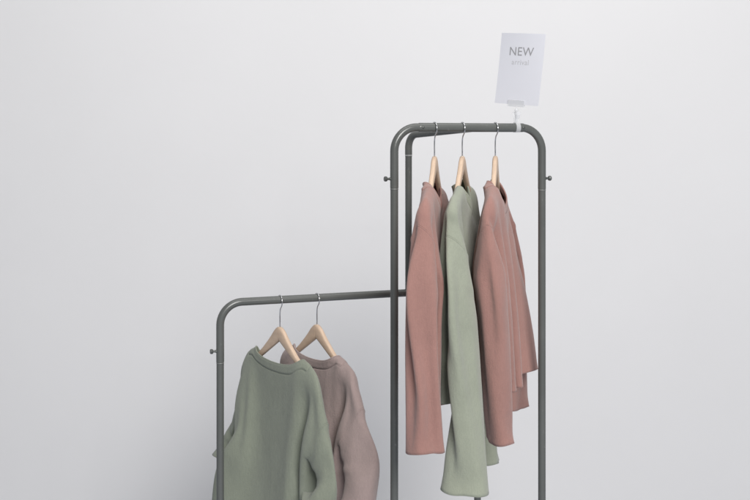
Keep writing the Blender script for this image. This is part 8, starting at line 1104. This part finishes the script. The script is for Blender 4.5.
# tall rail: hanger x axis turned so that its -x end comes towards the viewer
for px, rz, key, m, hl, sl in (
    (434.5, R(80), 's1', PINK, 'wooden hanger nearest the left post of the tall frame, inside a dusty pink sweater', 'dusty pink sweater hanging nearest the left post of the tall frame'),
    (462.3, R(77), 's2', GREEN, 'wooden hanger in the middle of the tall rail, inside the long pale sage sweater', 'pale sage green sweater hanging between the two pink ones'),
    (495.3, R(80), 's3', PINK, 'wooden hanger nearest the sign clip on the tall rail', 'dusty pink sweater hanging below the sign, right of the pale sage one')):
    p = along(px)
    make_hanger(p, rz, hl, HR_, flip=-1, turn=R(288) - rz - R(180), tr=.0127)
    make_sweater(key, p, rz, m, sl, GR)
for px, rz, key, m, hl, sl in (
    (280, R(127), 's4', DKGREEN, 'wooden hanger holding the grey green sweater on the low rail', 'grey green sweater hanging in front on the low rail beside the left post'),
    (317, R(127), 's5', TAUPE, 'wooden hanger holding the taupe sweater on the low rail', 'taupe sweater hanging behind the grey green one on the low rail')):
    p = low_at(px)
    make_hanger(p, rz, hl, HL, flip=-1, turn=R(-12))
    make_sweater(key, p, rz, m, sl, GL)


# ----------------------------------------------------------------- price sign on the tall crossbar
YS = 3.075
c0 = along(516.5)
sg = empty('sign_holder', c0, 'clear plastic clip holder gripping the tall crossbar under the white card', 'sign clip')
z0 = zt
pb = at(516.3, 103, YS) - c0                                # where the card is gripped
V = []; F = []
# C-shaped clamp round the tube, built as an extruded arc with two spring ears
def strip(path, width, thick, ax):
    V = []; F = []; ax = Vector(ax).normalized(); n = len(path); P = [Vector(p) for p in path]
    for i in range(n):
        t_ = (P[min(i + 1, n - 1)] - P[max(i - 1, 0)]).normalized(); nn = t_.cross(ax).normalized()
        for (a, b) in ((-1, -1), (1, -1), (1, 1), (-1, 1)):
            V.append(P[i] + ax * width / 2 * a + nn * thick / 2 * b)
    for i in range(n - 1):
        for k in range(4): F.append((i * 4 + k, i * 4 + (k + 1) % 4, (i + 1) * 4 + (k + 1) % 4, (i + 1) * 4 + k))
    F.append((0, 1, 2, 3)); F.append(tuple(n * 4 - 4 + k for k in range(4))[::-1]); return V, F
arc = []
for k in range(25):
    a = R(-60 + k / 24 * 300); arc.append(nrm * math.cos(a) * .0148 + Vector((0, 0, math.sin(a) * .0148)))
V, F = strip(arc, .013, .0024, d); cl = link('bar_clamp', mesh('bar_clamp', V, F), ACRYL, sg, smooth=False)
for s in (-1, 1):
    ear = [Vector((0, 0, .0155)) + nrm * s * .003, Vector((0, 0, .024)) + nrm * s * .004, Vector((0, 0, .036)) + nrm * s * .011, Vector((0, 0, .045)) + nrm * s * .014]
    V, F = strip(ear, .012, .0022, d); link('spring_ear', mesh('spring_ear', V, F), ACRYL, cl, smooth=False)
st = [Vector((0, 0, .016)), Vector((-.001, 0, .03)), pb * .62 + Vector((0, 0, .006)), pb + Vector((0, 0, -.012))]
V, F = sweep(st, [.0032, .0030, .0026, .0028], 14); link('stem', mesh('stem', V, F), ACRYL, sg)
V, F = lathe([(.0012, -.0062), (.0045, -.0044), (.0062, 0), (.0045, .0044), (.0012, .0062)], st[2], (0, 0, 1), 16); link('swivel_ball', mesh('swivel_ball', V, F), ACRYL, sg)
# the card
CW, CH = .145, .203
cyaw, croll = R(-39), R(6.3)
Mc = Matrix.Rotation(croll, 4, 'Y') @ Matrix.Rotation(cyaw, 4, 'Z')
card = empty('sign_card', c0 + pb, 'white paper card reading NEW arrival held upright above the rack', 'sign')
card.rotation_euler = Mc.to_euler()
def box(x0, x1, y0, y1, z0_, z1, bev=0):
    bm = bmesh.new(); bmesh.ops.create_cube(bm, size=1)
    for v in bm.verts: v.co = Vector(((x0 + x1) / 2 + v.co.x * (x1 - x0), (y0 + y1) / 2 + v.co.y * (y1 - y0), (z0_ + z1) / 2 + v.co.z * (z1 - z0_)))
    if bev: bmesh.ops.bevel(bm, geom=list(bm.edges), offset=bev, segments=2, affect='EDGES')
    me = bpy.data.meshes.new('b'); bm.to_mesh(me); bm.free(); return me
def curl(me):
    for v in me.vertices:
        h = max(0, v.co.z / CH); v.co.y += -.007 * h * h + .004 * (2 * v.co.x / CW) ** 2 * h
bx = box(-CW / 2, CW / 2, -.0004, .0004, -.004, CH - .004)
bm = bmesh.new(); bm.from_mesh(bx); bmesh.ops.subdivide_edges(bm, edges=list(bm.edges), cuts=14, use_grid_fill=True); bm.to_mesh(bx); bm.free(); curl(bx)
link('paper', bx, CARD, card, smooth=False)
gp = empty('tmp', (0, 0, 0)); bpy.data.objects.remove(gp)
for s in (-1, 1):
    me = box(-.027, .027, s * .0022 - .0014, s * .0022 + .0014, -.010, .0085, .0008)
    me.transform(Matrix.Translation(pb) @ Mc)
    link('gripper', me, ACRYL, sg, smooth=False)
def text(s, name, size, z, m, x=0, off=0.0):
    cu = bpy.data.curves.new(name, 'FONT'); cu.body = s; cu.size = size; cu.align_x = 'CENTER'; cu.align_y = 'CENTER'; cu.extrude = .0001; cu.offset = off; cu.space_character = 1.05
    o = bpy.data.objects.new(name, cu); COL.objects.link(o)
    dg = bpy.context.evaluated_depsgraph_get(); dg.update()
    me = bpy.data.meshes.new_from_object(o.evaluated_get(dg)); bpy.data.objects.remove(o)
    me.transform(Matrix.Translation((x, -.0007, z)) @ Matrix.Rotation(R(90), 4, 'X'))
    curl(me); o = link(name, me, m, card, smooth=False); return o
text('NEW', 'headline_text', .0345, .146, INK)
text('arrival', 'subline_text', .0215, .116, INK2)

# ----------------------------------------------------------------- light
w = bpy.data.worlds.new('World'); S.world = w; w.use_nodes = True
bg = w.node_tree.nodes['Background']; bg.inputs[0].default_value = (.90, .945, 1.0, 1); bg.inputs[1].default_value = .235
def area(name, loc, target, size, energy, col):
    l = bpy.data.lights.new(name, 'AREA'); l.shape = 'RECTANGLE'; l.size, l.size_y = size; l.energy = energy; l.color = col
    o = bpy.data.objects.new(name, l); COL.objects.link(o); o.location = loc
    o.rotation_euler = (Vector(target) - Vector(loc)).to_track_quat('-Z', 'Y').to_euler(); return o
area('window_softbox', (1.4, -2.5, 4.2), (-.1, 3.8, 1.3), (2.5, 2.5), 430, (1, .98, .96))
area('ceiling_softbox', (.2, 2.5, 5.0), (.1, 3.0, 0), (4.0, 2.4), 66, (1, .985, .97))
vs = S.view_settings
S.display_settings.display_device = 'sRGB'
vs.view_transform = 'Standard'; vs.look = 'None'; vs.exposure = -0.07; vs.gamma = 1
S.cycles.max_bounces = 10; S.cycles.transmission_bounces = 10
S.cycles.use_denoising = True
